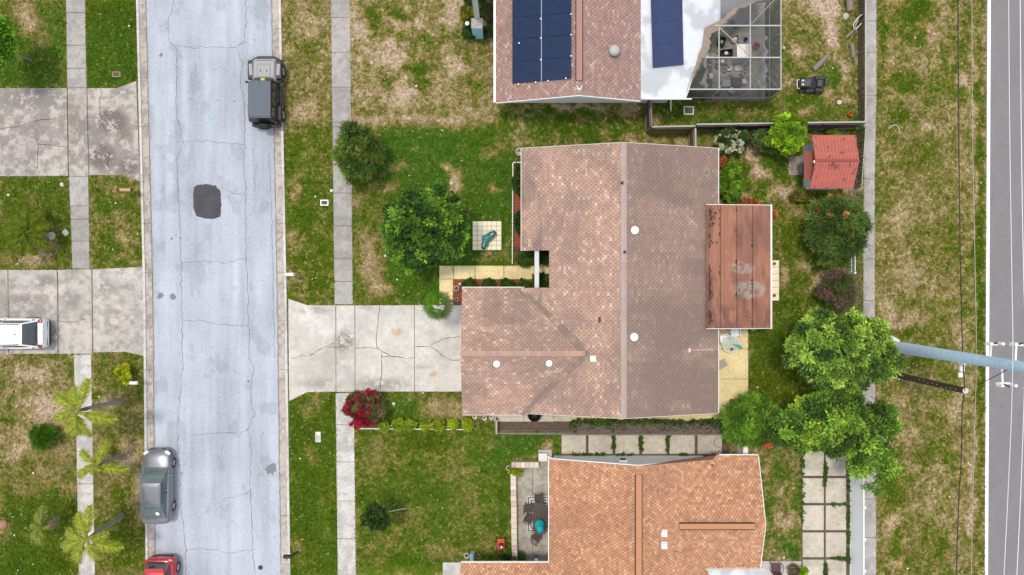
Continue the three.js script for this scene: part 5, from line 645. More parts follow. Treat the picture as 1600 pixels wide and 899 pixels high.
function car(name, label, pos, turn, o) {
  const t = thing(name, label, o.cat ?? 'car', pos, turn), b = part('body', loft(o.st), o.paint, t), { base: B, roof: T } = o;   // base: zf zr w yf yr ; roof: zf zr w y
  const bl = s => [s * B.w, B.yf, B.zf], br = s => [s * (B.wr ?? B.w), B.yr, B.zr], tl = s => [s * T.w, T.y, T.zf], tr = s => [s * (T.wr ?? T.w), T.y - (T.dr ?? 0.03), T.zr];
  part('roof', new GB().add(patch(tl(-1), tl(1), tr(1), tr(-1), [0, 0.07, 0], 12)).geo, o.roofPaint ?? o.paint, t);
  part('headliner', new GB().add(patch(tl(1), tl(-1), tr(-1), tr(1), [0, 0.03, 0], 6, [0, 1, 0, 1], -1)).geo, seatMat, t);
  const ws = part('windshield', patch(bl(1), bl(-1), tl(-1), tl(1), [0, 0.06, 0.09], 10), o.glass ?? autoGlass, t), rw = part('rear_window', patch(br(-1), br(1), tr(1), tr(-1), [0, 0.05, -0.05], 8), o.rearGlass ?? o.glass ?? autoGlass, t);
  for (const s of [1, -1]) {
    const mid = o.pillar ?? 0.5, A = bl(s), D = br(s), U = tl(s), E = tr(s), mx = (p, q, k) => p.map((x, i) => lerp(x, q[i], k)), m0 = mx(A, D, mid), m1 = mx(U, E, mid), bu = [s * 0.05, 0.0, 0];
    for (const [p, q, u, w] of [[A, m0, m1, U], [m0, D, E, m1]]) part('side_window', s > 0 ? patch(p, q, u, w, bu, 6, [0.05, 0.95, 0.06, 0.94]) : patch(q, p, w, u, bu, 6, [0.05, 0.95, 0.06, 0.94]), o.sideGlass ?? o.glass ?? autoGlass, t);
    const pg = new GB(); pg.bar(A, U, 0.035, 0.03).bar(D, E, 0.06, 0.05).bar(m0.map((x, i) => x + bu[i]), m1.map((x, i) => x + bu[i]), 0.03).bar(U, E, 0.035); part('pillar', pg.geo, o.pillarPaint ?? o.paint, t);
    for (const z of o.axles) wheel(t, s * (o.w - 0.1), z, o.wr ?? 0.32);
    for (const z of o.axles) part('wheel_arch', new GB().add(new THREE.TorusGeometry((o.wr ?? 0.32) + 0.045, 0.035, 6, 18, Math.PI), s * (o.w - 0.005), o.wr ?? 0.32, z, Math.PI / 2).geo, o.arch ?? o.paint, t);
    part('mirror', new GB().rbox(0.2, 0.13, 0.1, 0.04, s * (o.w + 0.1), B.yf + 0.08, B.zf - 0.45).bar([s * (o.w - 0.06), B.yf + 0.02, B.zf - 0.42], [s * (o.w + 0.04), B.yf + 0.05, B.zf - 0.44], 0.025).geo, o.paint, t);
    if (o.head) part('headlight', new GB().rbox(0.34, 0.16, 0.30, 0.06, s * o.head[0], o.head[1], o.head[2], s * 0.55).geo, lampMat, t);
    if (o.tail) part('taillight', new GB().rbox(o.tail[3] ?? 0.3, 0.16, 0.2, 0.05, s * o.tail[0], o.tail[1], o.tail[2], s * -0.35).geo, tailMat, t);
    part('door_seam', new GB().box(0.012, 0.42, 0.012, s * (o.w * 0.995), 0.62, lerp(B.zf, B.zr, mid) + 0.1).geo, trimMat, t); part('door_handle', new GB().box(0.03, 0.03, 0.18, s * (o.w + 0.005), 0.74, lerp(B.zf, B.zr, mid) - 0.25 + 0.45).geo, o.paint, t);
  }
  // cabin
  const zc = (B.zf + B.zr) / 2, cab = new GB(); cab.box(B.w * 1.7, 0.05, B.zf - B.zr - 0.15, 0, Math.min(B.yf, B.yr) - 0.03, zc); part('cabin_floor', cab.geo, seatMat, t);
  for (const s of [-0.36, 0.36]) { part('seat', new GB().rbox(0.44, 0.34, 0.16, 0.06, s, B.yf + 0.12, zc + 0.12, 0, -0.2).rbox(0.24, 0.14, 0.1, 0.04, s, B.yf + 0.34, zc + 0.06).geo, seatMat, t); }
  part('dashboard', new GB().rbox(B.w * 1.6, 0.12, 0.35, 0.05, 0, B.yf + 0.0, B.zf - 0.32).geo, S(lin(0.06, 0.062, 0.065), 0.85), t);
  for (const [z, yy, ww] of [[o.st.at(-1)[0] - 0.03, 0.36, o.st.at(-1)[1]], [o.st[0][0] + 0.03, 0.36, o.st[0][1]]]) part('bumper', new GB().rbox(ww * 2.1, 0.16, 0.12, 0.05, 0, yy, z).geo, o.bumper ?? o.paint, t);
  return t;
}
const gPos = (px, py, h) => { const p = V(px, py, h); return [p.x, 0.025, p.z]; };
// silver grey sedan, front up
{ const t = car('sedan', 'silver grey sedan parked along the left kerb', [-21.86, 0.03, 12.22], Math.PI, {
    w: 0.9, paint: paint(lin(0.155, 0.16, 0.18), 0.5, 0.3), axles: [1.36, -1.32],
    st: [[-2.29, 0.58, 0.66, 0.74, 0.36], [-2.22, 0.76, 0.84, 0.93, 0.30], [-1.95, 0.85, 0.92, 1.0, 0.25], [-1.2, 0.895, 0.92, 0.98, 0.21], [0, 0.905, 0.89, 0.94, 0.2], [1.0, 0.895, 0.85, 0.93, 0.21], [1.7, 0.86, 0.75, 0.85, 0.24], [2.08, 0.76, 0.64, 0.73, 0.27], [2.22, 0.62, 0.56, 0.63, 0.3], [2.28, 0.46, 0.48, 0.53, 0.34]],
    base: { zf: 1.22, zr: -1.86, w: 0.78, wr: 0.72, yf: 0.91, yr: 0.99 }, roof: { zf: 0.38, zr: -1.05, w: 0.60, wr: 0.57, y: 1.40 }, head: [0.63, 0.62, 2.0], tail: [0.68, 0.74, -2.12], pillar: 0.47 });
  part('window_sticker', new GB().cyl(0.12, 0.12, 0.006, 0, 0, 0, 20).geo.rotateX(-0.42).translate(-0.36, 1.275, -1.5), M.white, t); }
// red hatchback cut by the bottom edge, rear up
car('hatchback', 'red hatchback cut off by the bottom edge', [-21.6, 0.03, 18.6], 0, {
  w: 0.9, paint: paint(lin(0.42, 0.008, 0.018), 0.2, 0.3), axles: [1.25, -1.25], cat: 'car', sideGlass: tintGlass, rearGlass: tintGlass, bumper: trimMat,
  st: [[-2.0, 0.62, 0.7, 0.78, 0.36], [-1.94, 0.8, 0.88, 0.96, 0.3], [-1.6, 0.88, 0.95, 1.02, 0.25], [-0.8, 0.9, 0.94, 0.98, 0.21], [0.3, 0.9, 0.9, 0.95, 0.2], [1.0, 0.89, 0.86, 0.94, 0.22], [1.6, 0.84, 0.74, 0.84, 0.25], [1.9, 0.7, 0.6, 0.68, 0.3], [2.0, 0.5, 0.5, 0.55, 0.34]],
  base: { zf: 1.15, zr: -1.85, w: 0.78, wr: 0.72, yf: 0.93, yr: 1.02 }, roof: { zf: 0.25, zr: -1.35, w: 0.61, wr: 0.58, y: 1.46 }, head: [0.62, 0.62, 1.75], tail: [0.7, 0.85, -1.86], pillar: 0.45 });
{ const h = scene.getObjectByName('hatchback'); part('spoiler', new GB().rbox(1.15, 0.05, 0.28, 0.02, 0, 1.47, -1.5, 0, 0.1).geo, h.getObjectByName('body').material, h); }
// white SUV cut by the left edge, rear to the right
{ const t = car('sport_utility_vehicle', 'white sport utility vehicle in the left driveway, cut off by the edge', [-31.0, 0.05, 2.82], -Math.PI / 2, {
    w: 0.95, paint: paint(lin(0.74, 0.75, 0.77), 0.0, 0.3), axles: [1.4, -1.4], wr: 0.36, sideGlass: tintGlass, glass: autoGlass, rearGlass: tintGlass, arch: trimMat, bumper: trimMat,
    st: [[-2.38, 0.7, 0.78, 0.86, 0.4], [-2.3, 0.86, 0.95, 1.02, 0.34], [-2.0, 0.93, 1.05, 1.1, 0.3], [-1.0, 0.95, 1.05, 1.08, 0.27], [0.3, 0.95, 1.02, 1.06, 0.26], [1.2, 0.94, 0.98, 1.06, 0.28], [1.9, 0.9, 0.9, 0.99, 0.3], [2.2, 0.78, 0.8, 0.86, 0.34], [2.36, 0.6, 0.64, 0.7, 0.38]],
    base: { zf: 1.35, zr: -2.12, w: 0.85, wr: 0.80, yf: 1.03, yr: 1.10 }, roof: { zf: 0.55, zr: -1.55, w: 0.68, wr: 0.64, y: 1.68 }, head: [0.68, 0.82, 2.08], tail: [0.76, 0.98, -2.2, 0.24], pillar: 0.42 });
  for (const s of [-1, 1]) part('roof_rail', new GB().tube([[s * 0.62, 1.73, 0.45], [s * 0.63, 1.78, 0.2], [s * 0.62, 1.78, -1.1], [s * 0.6, 1.73, -1.4]], 0.022, 16).geo, trimMat, t);
  part('antenna', new GB().add(new THREE.ConeGeometry(0.04, 0.09, 8), 0, 1.78, -1.2).geo, trimMat, t);
  for (const s of [-1, 1]) part('rear_trim', new GB().rbox(0.1, 0.1, 0.42, 0.04, s * 0.78, 1.1, -2.0, s * 0.4).geo, S(lin(0.16, 0.15, 0.13), 0.4), t);
  part('tailgate_trim', new GB().rbox(1.3, 0.08, 0.06, 0.02, 0, 0.92, -2.34).geo, S(lin(0.45, 0.5, 0.53), 0.3), t); }
// boxy off-roader, silver bonnet, black top
{ const t = thing('off_road_vehicle', 'boxy black off-roader with silver bonnet parked at the right kerb', 'car', [-15.12, 0.03, -11.95], Math.PI), dk = P(lin(0.016, 0.018, 0.022), { roughness: 0.5, clearcoat: 0.2, clearcoatRoughness: 0.3 }), silver = S(lin(0.24, 0.242, 0.25), 0.5), top = S(0xffffff, 0.55, { map: tex(256, 256, (u, v) => { const n = fbm(u * 8, v * 8, 4, 401, 8), L = 0.85 + 0.3 * n; return [0.048 * L, 0.068 * L, 0.098 * L]; }, 2), bumpMap: bumpFine, bumpScale: 0.002 });
  const tap = (w0, w1, y0, y1, z0, z1, in0 = 0, in1 = 0) => { const g = new THREE.BufferGeometry(), p = [[-w0, y0, z0], [w0, y0, z0], [w0, y0, z1], [-w0, y0, z1], [-w1, y1, z0 + in0], [w1, y1, z0 + in0], [w1, y1, z1 - in1], [-w1, y1, z1 - in1]], q = [[0, 1, 2, 3], [7, 6, 5, 4], [4, 5, 1, 0], [5, 6, 2, 1], [6, 7, 3, 2], [7, 4, 0, 3]], v = [], u = []; for (const [a, b, c, d] of q) for (const i of [a, b, c, a, c, d]) { v.push(...p[i]); u.push(p[i][0], p[i][2] + p[i][1]); } g.setAttribute('position', new THREE.Float32BufferAttribute(v, 3)); g.setAttribute('uv', new THREE.Float32BufferAttribute(u, 2)); g.computeVertexNormals(); return g; };
  part('body', new GB().add(tap(0.78, 0.78, 0.45, 1.12, -1.85, 0.62)).add(tap(0.74, 0.74, 0.5, 1.0, 0.62, 1.95)).geo, dk, t);
  part('bonnet', new GB().add(tap(0.70, 0.60, 0.98, 1.10, 0.72, 1.95, 0.02, 0.12)).geo, silver, t);
  part('bonnet_bulge', new GB().add(tap(0.44, 0.36, 1.095, 1.135, 0.85, 1.75, 0.03, 0.2)).geo, silver, t); for (const s of [-1, 1]) part('bonnet_vent', new GB().box(0.05, 0.015, 0.14, s * 0.19, 1.14, 1.25).geo, trimMat, t);
  part('cowl', new GB().box(1.12, 0.03, 0.14, 0, 1.115, 0.76).geo, trimMat, t);
  part('windshield', patch([0.68, 1.13, 0.66], [-0.68, 1.13, 0.66], [-0.62, 1.72, 0.44], [0.62, 1.72, 0.44], [0, 0.0, 0.03], 6), tintGlass, t); part('inspection_tag', new GB().box(0.24, 0.012, 0.12, 0.05, 1.13, 0.74).geo, S(lin(0.35, 0.55, 0.03), 0.6), t);
  part('hard_top', new GB().add(tap(0.76, 0.68, 1.12, 1.80, -1.88, 0.62, 0.10, 0.22)).geo, dk, t); part('roof_panel', new GB().rbox(1.36, 0.05, 2.02, 0.02, 0, 1.815, -0.70).geo, top, t); part('roof_panel', new GB().rbox(0.66, 0.05, 0.62, 0.02, 0.34, 1.818, 0.10).geo, top, t); part('roof_panel', new GB().rbox(0.66, 0.05, 0.62, 0.02, -0.34, 1.818, 0.10).geo, top, t);
  for (const s of [-1, 1]) { for (const [a, b] of [[-0.05, 0.5], [-0.95, -0.12], [-1.72, -1.05]]) part('side_window', patch([s * 0.765, 1.18, s > 0 ? b : a], [s * 0.765, 1.18, s > 0 ? a : b], [s * 0.70, 1.70, s > 0 ? a + 0.05 : b - 0.1], [s * 0.70, 1.70, s > 0 ? b - 0.1 : a + 0.05], [s * 0.012, 0, 0], 3), tintGlass, t);
    for (const z of [1.42, -1.28]) wheel(t, s * 0.86, z, 0.41, 0.27, 5);
    part('fender', new GB().add(tap(0.30, 0.28, 0.78, 0.98, 0.78, 2.0, 0.05, 0.15), s * 0.74, 0, 0).geo, trimMat, t); part('fender_panel', new GB().rbox(0.2, 0.03, 0.7, 0.012, s * 0.84, 0.985, 1.36, s * 0.06).geo, silver, t); part('fender', new GB().add(tap(0.2, 0.18, 0.75, 0.95, -1.78, -0.78, 0.1, 0.1), s * 0.80, 0, 0).geo, trimMat, t);
    part('side_step', new GB().rbox(0.16, 0.06, 1.6, 0.02, s * 0.9, 0.42, 0.05).geo, trimMat, t); part('mirror', new GB().rbox(0.22, 0.2, 0.1, 0.03, s * 0.95, 1.25, 0.52).bar([s * 0.76, 1.16, 0.5], [s * 0.86, 1.2, 0.52], 0.02).geo, trimMat, t); part('headlight', new GB().cyl(0.11, 0.11, 0.06, s * 0.52, 0.86, 1.97, 16, 0, Math.PI / 2).geo, lampMat, t); part('taillight', new GB().rbox(0.14, 0.22, 0.06, 0.02, s * 0.72, 0.95, -1.9).geo, tailMat, t); part('door_handle', new GB().box(0.03, 0.04, 0.16, s * 0.79, 1.02, -0.3).geo, trimMat, t); part('body_graphic', new GB().box(0.01, 0.05, 0.7, s * 0.785, 0.82, -0.2).geo, S(lin(0.22, 0.19, 0.13), 0.6), t); }
  part('grille', new GB().box(1.0, 0.4, 0.05, 0, 0.82, 1.97).geo, silver, t); part('front_bumper', new GB().rbox(1.1, 0.2, 0.24, 0.04, 0, 0.62, 2.16).rbox(0.42, 0.2, 0.2, 0.04, 0.7, 0.62, 2.06, 0.5).rbox(0.42, 0.2, 0.2, 0.04, -0.7, 0.62, 2.06, -0.5).geo, trimMat, t);
  part('rear_bumper', new GB().rbox(1.5, 0.18, 0.22, 0.04, 0, 0.58, -1.98).rbox(0.26, 0.18, 0.5, 0.04, 0.76, 0.58, -1.8).rbox(0.26, 0.18, 0.5, 0.04, -0.76, 0.58, -1.8).geo, trimMat, t);
  const sp = part('spare_wheel', new GB().add(new THREE.TorusGeometry(0.30, 0.12, 10, 26), 0.02, 1.0, -2.12).geo, M.rubber, t); part('wheel_cover', new GB().cyl(0.3, 0.3, 0.12, 0.02, 1.0, -2.12, 22, 0, Math.PI / 2).geo, dk, sp);
}
// riding mower in the back yard
{ const t = thing('riding_mower', 'black ride-on mower standing in the back yard grass', 'mower', [...gPos(1268, 131, 0.5)], -Math.PI / 2); t.position.y = 0;
  part('bonnet', new GB().rbox(0.5, 0.36, 0.7, 0.1, 0, 0.58, 0.42).geo, paint(lin(0.03, 0.032, 0.035), 0.1, 0.3), t); part('frame', new GB().box(0.42, 0.12, 1.45, 0, 0.3, 0).geo, trimMat, t); part('mower_deck', new GB().rbox(0.95, 0.16, 0.62, 0.07, 0, 0.2, -0.05).geo, trimMat, t); part('bumper', new GB().tube([[-0.28, 0.42, 0.7], [-0.24, 0.48, 0.84], [0.24, 0.48, 0.84], [0.28, 0.42, 0.7]], 0.025).geo, M.whiteMetal, t);
  part('seat', new GB().rbox(0.42, 0.12, 0.4, 0.05, 0, 0.62, -0.5).rbox(0.42, 0.38, 0.12, 0.05, 0, 0.82, -0.7, 0, -0.2).geo, S(lin(0.05, 0.05, 0.052), 0.5), t); part('steering_wheel', new GB().add(new THREE.TorusGeometry(0.17, 0.02, 6, 18), 0, 0.88, -0.12, 0, 1.1).bar([0, 0.6, 0.05], [0, 0.87, -0.12], 0.02).geo, M.dark, t); for (const s of [-1, 1]) { part('headlight', new GB().cyl(0.05, 0.05, 0.03, s * 0.13, 0.77, 0.62, 12).geo, lampMat, t); part('fender', new GB().rbox(0.24, 0.1, 0.52, 0.04, s * 0.38, 0.5, -0.5).geo, trimMat, t); wheel(t, s * 0.36, 0.5, 0.19, 0.14, 4); wheel(t, s * 0.40, -0.5, 0.24, 0.22, 4); }
}
// red push mower
{ const t = thing('push_mower', 'red push mower on the grass beside the patio wall', 'mower', [...gPos(783, 851, 0.2)], 0.05); t.position.y = 0; part('mower_deck', new GB().rbox(0.5, 0.16, 0.7, 0.07, 0, 0.18, 0).geo, paint(lin(0.5, 0.03, 0.015), 0, 0.35), t); part('deck_rim', new GB().rbox(0.34, 0.05, 0.46, 0.02, 0, 0.275, 0.02).geo, paint(lin(0.55, 0.07, 0.04), 0, 0.35), t); part('engine', new GB().cyl(0.13, 0.15, 0.2, 0, 0.36, 0, 16).rbox(0.12, 0.08, 0.16, 0.02, 0, 0.48, -0.02).geo, M.dark, t); part('fuel_cap', new GB().cyl(0.06, 0.06, 0.05, 0.02, 0.5, 0.05, 12).geo, M.white, t); part('handle', new GB().tube([[-0.2, 0.22, 0.33], [-0.2, 0.7, 0.75], [-0.18, 0.95, 0.98], [0.18, 0.95, 0.98], [0.2, 0.7, 0.75], [0.2, 0.22, 0.33]], 0.014, 30).geo, M.dark, t); for (const s of [-1, 1]) for (const z of [-0.28, 0.28]) { const w = part('wheel', new GB().cyl(0.1, 0.1, 0.06, s * 0.27, 0.1, z, 16, 0, 0, Math.PI / 2).geo, M.rubber, t); part('hub', new GB().cyl(0.05, 0.05, 0.065, s * 0.272, 0.1, z, 12, 0, 0, Math.PI / 2).geo, M.white, w); } }
// ================================================================ GARDEN PAVING, BEDS, PATIOS
function paving(name, rects, m, top = 0.04, label, bev = 0.008, pn = 'slab') { const g = new THREE.Group(); g.name = numbered(name); g.userData.kind = 'structure'; if (label) g.userData.label = label; scene.add(g); rects.forEach((r, i) => part(pn, plate(noGrass(r.length === 4 && typeof r[0] === 'number' ? rectPx(...r) : ppx(r)), top + rr(-0.003, 0.003), 0.1, bev), typeof m === 'function' ? m(i) : m, g)); return g; }
paving('front_walk', [[686.5, 415.5, 708, 436], [686.5, 436.6, 708, 475.5], [708.6, 415.5, 742, 436.5], [742.6, 415.5, 787, 436.5], [787.6, 415.5, 834, 436.5], [834.6, 405, 872, 436.5]], M.cream);
paving('rear_patio', [[1095, 500, 1169, 545], [1095, 545.6, 1169, 592], [[1095, 592.6], [1169, 592.6], [1169, 622], [1140, 624], [1140, 640], [1095, 640]]], M.cream);
paving('side_path', [[772, 634, 818, 659], [818.6, 634, 865, 659], [865.6, 634, 893, 658.5], [893.6, 634, 960, 658], [960.6, 634, 1037, 658], [1037.6, 634, 1079, 658], [1079.6, 634, 1140, 658]], i => i < 3 ? M.paver : M.cream);
const under = (r, m, y, nm) => { const o = struct(nm, plate(noGrass(rectPx(...r)), y, 0.05), m); return o; };
under([776, 659.5, 905, 674], M.soil, 0.012, 'soil_bed'); under([905.5, 658.5, 1130, 676.5], M.soil, 0.014, 'soil_bed'); under([876, 677, 1140, 714], M.soil, 0.010, 'soil_bed'); under([1252, 700, 1327, 930], M.soil, 0.010, 'soil_bed');
under([803, 256, 822, 413], M.mulch, 0.014, 'mulch_bed'); under([708.5, 437, 850, 456], M.mulch, 0.015, 'mulch_bed'); under([708.5, 456.5, 730, 476], M.mulch, 0.013, 'mulch_bed');
paving('side_pavers', [[877.5, 680, 915.5, 709.5], [919.5, 680, 957, 709.5], [961.5, 680, 999, 709.5], [1003.5, 680, 1041.5, 709.5], [1046, 680, 1085.5, 709.5], [1090, 680, 1128, 709.5]], M.paver, 0.05, undefined, 0.012, 'paver');
{ const L = []; for (let i = 0; i < 6; i++) { const y = 705 + i * 42.4; L.push([1254, y, 1287, y + 38.6], [1290.2, y, 1322, y + 38.6]); } paving('yard_pavers', L, M.paver, 0.05, undefined, 0.012, 'paver'); }
paving('side_patio', [[803, 720, 832, 790], [832.6, 720, 870, 790], [803, 790.6, 832, 885], [832.6, 790.6, 870, 885]], M.patio, 0.04);
paving('corner_pad', [[692, 879, 722, 930]], M.walkPale, 0.05); paving('equipment_pad', [[841, 703, 862, 721]], M.walkPale, 0.08); paving('bottom_patio', [[1188, 877, 1252, 930]], M.walkPale, 0.04);
paving('shed_slab', [[1232, 244, 1256, 274]], S(0xffffff, 1, { map: concreteTex([0.38, 0.34, 0.31], 0.8, 93, 3, 256) }), 0.06);
{ const p = thing('tile_pad', 'square pad of cream tiles in the front lawn', 'tile pad'); const x0 = W(738.5, 346)[0], z0 = W(738, 346)[1], n = 6, s = 1.8 / n; noGrass(rectPx(738, 345.5, 784, 391.5)); part('base', new GB().box(1.82, 0.06, 1.82, x0 + 0.9, 0.0, z0 + 0.9).geo, M.grey, p); for (let i = 0; i < n; i++) for (let j = 0; j < n; j++) part('tile', new GB().rbox(s - 0.018, 0.04, s - 0.018, 0.008, x0 + (i + 0.5) * s, 0.05 + rr(-0.002, 0.002), z0 + (j + 0.5) * s).geo, M.creamTile, p); }
// teal jars tipped together on the tile pad
{ const c = V(760, 373, 0.3), t = thing('garden_ornament', 'teal glazed ornament of two tipped jars on the tile pad', 'ornament', [c.x, 0.07, c.z], 0.62), glaze = P(0xffffff, { roughness: 0.25, map: tex(128, 128, (u, v) => { const n = fbm(u * 8, v * 8, 4, 411, 8); return mix3([0.012, 0.10, 0.085], [0.06, 0.22, 0.20], sstep(0.35, 0.65, n)); }, 0.5) }); const jar = (s, a) => new GB().add(new THREE.LatheGeometry([[0.0, 0], [0.16, 0.02], [0.24, 0.2], [0.22, 0.42], [0.13, 0.56], [0.17, 0.64], [0.14, 0.645], [0.09, 0.55]].map(p => new THREE.Vector2(p[0] * s, p[1] * s)), 20), 0, 0.2, 0, 0, 0, a).geo; part('jar', jar(1, -1.25).translate(0.05, 0, 0), glaze, t); part('jar', jar(0.9, 1.3).rotateY(0.6).translate(-0.05, 0.02, 0.06), glaze, t); part('jar_body', new GB().sph(0.3, 0, 0.24, 0, 1, 0.8, 0.9, 16).geo, glaze, t); part('jar_mouth', new GB().cyl(0.12, 0.12, 0.03, 0.66, 0.40, 0, 14, 0, 0, -1.25).geo, M.black, t); part('jar_mouth', new GB().cyl(0.11, 0.11, 0.03, -0.52, 0.36, 0.38, 14, 0.6, 0, 1.3).geo, M.black, t); }
// scalloped edging stones
function edging(label, a, b, n, m = M.white) { const A = W(...a), B = W(...b), t = thing('bed_edging', label, 'edging', [A[0], 0, A[1]]), an = Math.atan2(-(B[1] - A[1]), B[0] - A[0]), l = Math.hypot(B[0] - A[0], B[1] - A[1]), s = l / n, g = new GB().rbox(s * 0.94, 0.17, 0.06, 0.02, 0, 0.06, 0).geo; for (let i = 0; i < n; i++) { const o = part('edging_block', g, m, t); const k = (i + 0.5) * s; o.position.set(Math.cos(an) * k, rr(-0.01, 0.015), -Math.sin(an) * k); o.rotation.y = an + rr(-0.05, 0.05); } return t; }
edging('white block edging along the picket bed', [801.5, 255], [800.5, 413], 30); edging('short white edging across the top of the picket bed', [802, 254.5], [816, 254.5], 3); edging('white edging line under the clipped bush row', [556, 669.5], [727, 671], 30);
// ================================================================ FENCES AND SHED
function fence(name, label, a, b, h, o = {}) { // a,b in metres
  const t = thing(name, label, 'fence', [a[0], 0, a[1]]), dx = b[0] - a[0], dz = b[1] - a[1], l = Math.hypot(dx, dz); t.rotation.y = Math.atan2(-dz, dx); const pm = o.post ?? M.woodGrey, bm = o.board ?? M.woodDark, np = Math.max(1, Math.round(l / (o.bay ?? 2.3)));
  const pg = new GB().box(0.1, h + 0.08, 0.1, 0, (h + 0.08) / 2 - 0.02, 0).geo; for (let i = 0; i <= np; i++) { const q = part('post', pg, pm, t); q.position.x = l * i / np; q.rotation.z = rr(-0.02, 0.02); }
  for (const y of o.rails ?? [0.3, h - 0.15]) for (let i = 0; i < np; i++) { const L = l / np - 0.1, q = part('rail', new GB().box(L, 0.09, 0.04, 0, 0, 0).geo, o.rail ?? pm, t); q.position.set(l * (i + 0.5) / np, y, o.side ?? 0.07); q.rotation.z = rr(-0.01, 0.01); }
  const w = o.w ?? 0.14, n = Math.floor(l / (w + (o.gap ?? 0.015))), g = new GB().box(w, h - 0.06, 0.02, 0, 0, 0).geo; if (o.boards !== false) for (let i = 0; i < n; i++) { const q = part('picket', g, bm, t); q.position.set((i + 0.5) * l / n, h / 2 + rr(-0.02, 0.02), (o.side ?? 0.07) > 0 ? 0.035 : -0.035); q.rotation.z = rr(-0.012, 0.012); }
  if (o.cap) for (let i = 0; i < np; i++) { const q = part('cap_rail', new GB().box(l / np - 0.006, 0.03, 0.09, 0, 0, 0).geo, o.cap, t); q.position.set(l * (i + 0.5) / np, h + 0.06, 0); }
  return t;
}
const palewood = S(0xffffff, 0.9, { map: tex(128, 256, (u, v) => { const g = fbm(u * 4, v * 40, 4, 421, 4), L = 0.6 + 0.7 * g; return [0.36 * L, 0.34 * L, 0.32 * L]; }, 1) }), yellowBoard = S(0xffffff, 0.9, { map: tex(128, 128, (u, v) => { const g = fbm(u * 30, v * 3, 4, 423, 3), L = 0.55 + 0.8 * g; return [0.17 * L, 0.125 * L, 0.03 * L]; }, 1) });
fence('board_fence', 'weathered board fence between the two back yards', [11.1, -9.80], [21.3, -9.95], 1.65, { cap: palewood });
fence('board_fence', 'short yellowish board fence north of the brown roof', [8.45, -9.66], [11.0, -9.72], 1.6, { board: yellowBoard, cap: palewood });
fence('board_fence', 'short board fence running back to the solar house corner', [8.4, -9.7], [8.35, -11.4], 1.6, { side: -0.07, cap: M.woodGrey });
fence('board_fence', 'narrow gate fence beside the yellowish boards', [11.06, -9.6], [11.06, -8.3], 1.5, { board: yellowBoard, side: 0.07, cap: palewood });
fence('picket_fence', 'dark low fence with pale rails along the rear walk', [21.6, -19], [21.6, -10.1], 0.95, { side: -0.07, rails: [0.12, 0.9], rail: palewood, w: 0.1, gap: 0.05, cap: palewood, bay: 2 });
fence('picket_fence', 'dark low fence behind the red shed', [21.6, -9.8], [21.35, -6.2], 0.9, { side: -0.07, rails: [0.12, 0.85], rail: palewood, w: 0.1, gap: 0.05, bay: 1.8 });
fence('picket_fence', 'white picket fence below the crape myrtle', [21.0, -2.4], [21.0, -0.9], 0.9, { board: M.white, post: M.white, w: 0.06, gap: 0.12, side: -0.07 });
fence('rail_fence', 'low weathered rail fence along the side path bed', [-0.85, 8.95], [3.9, 9.0], 0.75, { side: -0.07, boards: false, rails: [0.2, 0.65], cap: M.woodGrey, rail: M.woodGrey });
fence('rail_fence', 'weathered rail fence under the dead vine', [4.0, 9.02], [13.0, 9.02], 0.75, { side: -0.07, boards: false, rails: [0.2, 0.65], cap: M.woodGrey, rail: M.woodGrey });
fence('rail_fence', 'short rail fence at the garage corner end of the side path', [-0.95, 8.15], [-0.95, 8.95], 0.9, { boards: false, rails: [0.25, 0.8], cap: palewood, rail: M.woodGrey, bay: 1 });
{ const vin = S(lin(0.80, 0.84, 0.87), 0.45), t = thing('vinyl_fence', 'tall white vinyl fence beside the square pavers', 'fence', [21.12, 0, 0]); for (let i = 0; i < 6; i++) { const z = 9.4 + i * 1.9; for (let k = 0; k < 9; k++) part('board', new GB().rbox(0.03, 1.56, 0.196, 0.006, 0, 0.86, z + 0.15 + k * 0.2).geo, vin, t); part('rail', new GB().box(0.055, 0.12, 1.8, 0, 1.68, z + 0.95).geo, vin, t); part('rail', new GB().box(0.055, 0.12, 1.8, 0, 0.1, z + 0.95).geo, vin, t); } for (let i = 0; i <= 6; i++) { const z = 9.4 + i * 1.9; part('post', new GB().box(0.12, 1.8, 0.12, 0.02, 0.9, z).add(new THREE.ConeGeometry(0.11, 0.07, 4), 0.02, 1.835, z, Math.PI / 4).geo, vin, t); } }
{ const t = thing('vinyl_fence', 'small white fence panel beside the flowering shrub', 'fence', [...W(1152, 701)].flatMap((q, i) => i ? [0, q] : [q])); for (let k = 0; k < 4; k++) part('board', new GB().box(0.03, 1.4, 0.19, 0, 0.75, -0.36 + k * 0.2).geo, M.white, t); for (const z of [-0.48, 0.36]) part('post', new GB().box(0.1, 1.5, 0.1, 0.02, 0.75, z).geo, M.white, t); part('top_rail', new GB().box(0.3, 0.05, 0.85, 0.02, 1.48, -0.06).geo, M.white, t); }
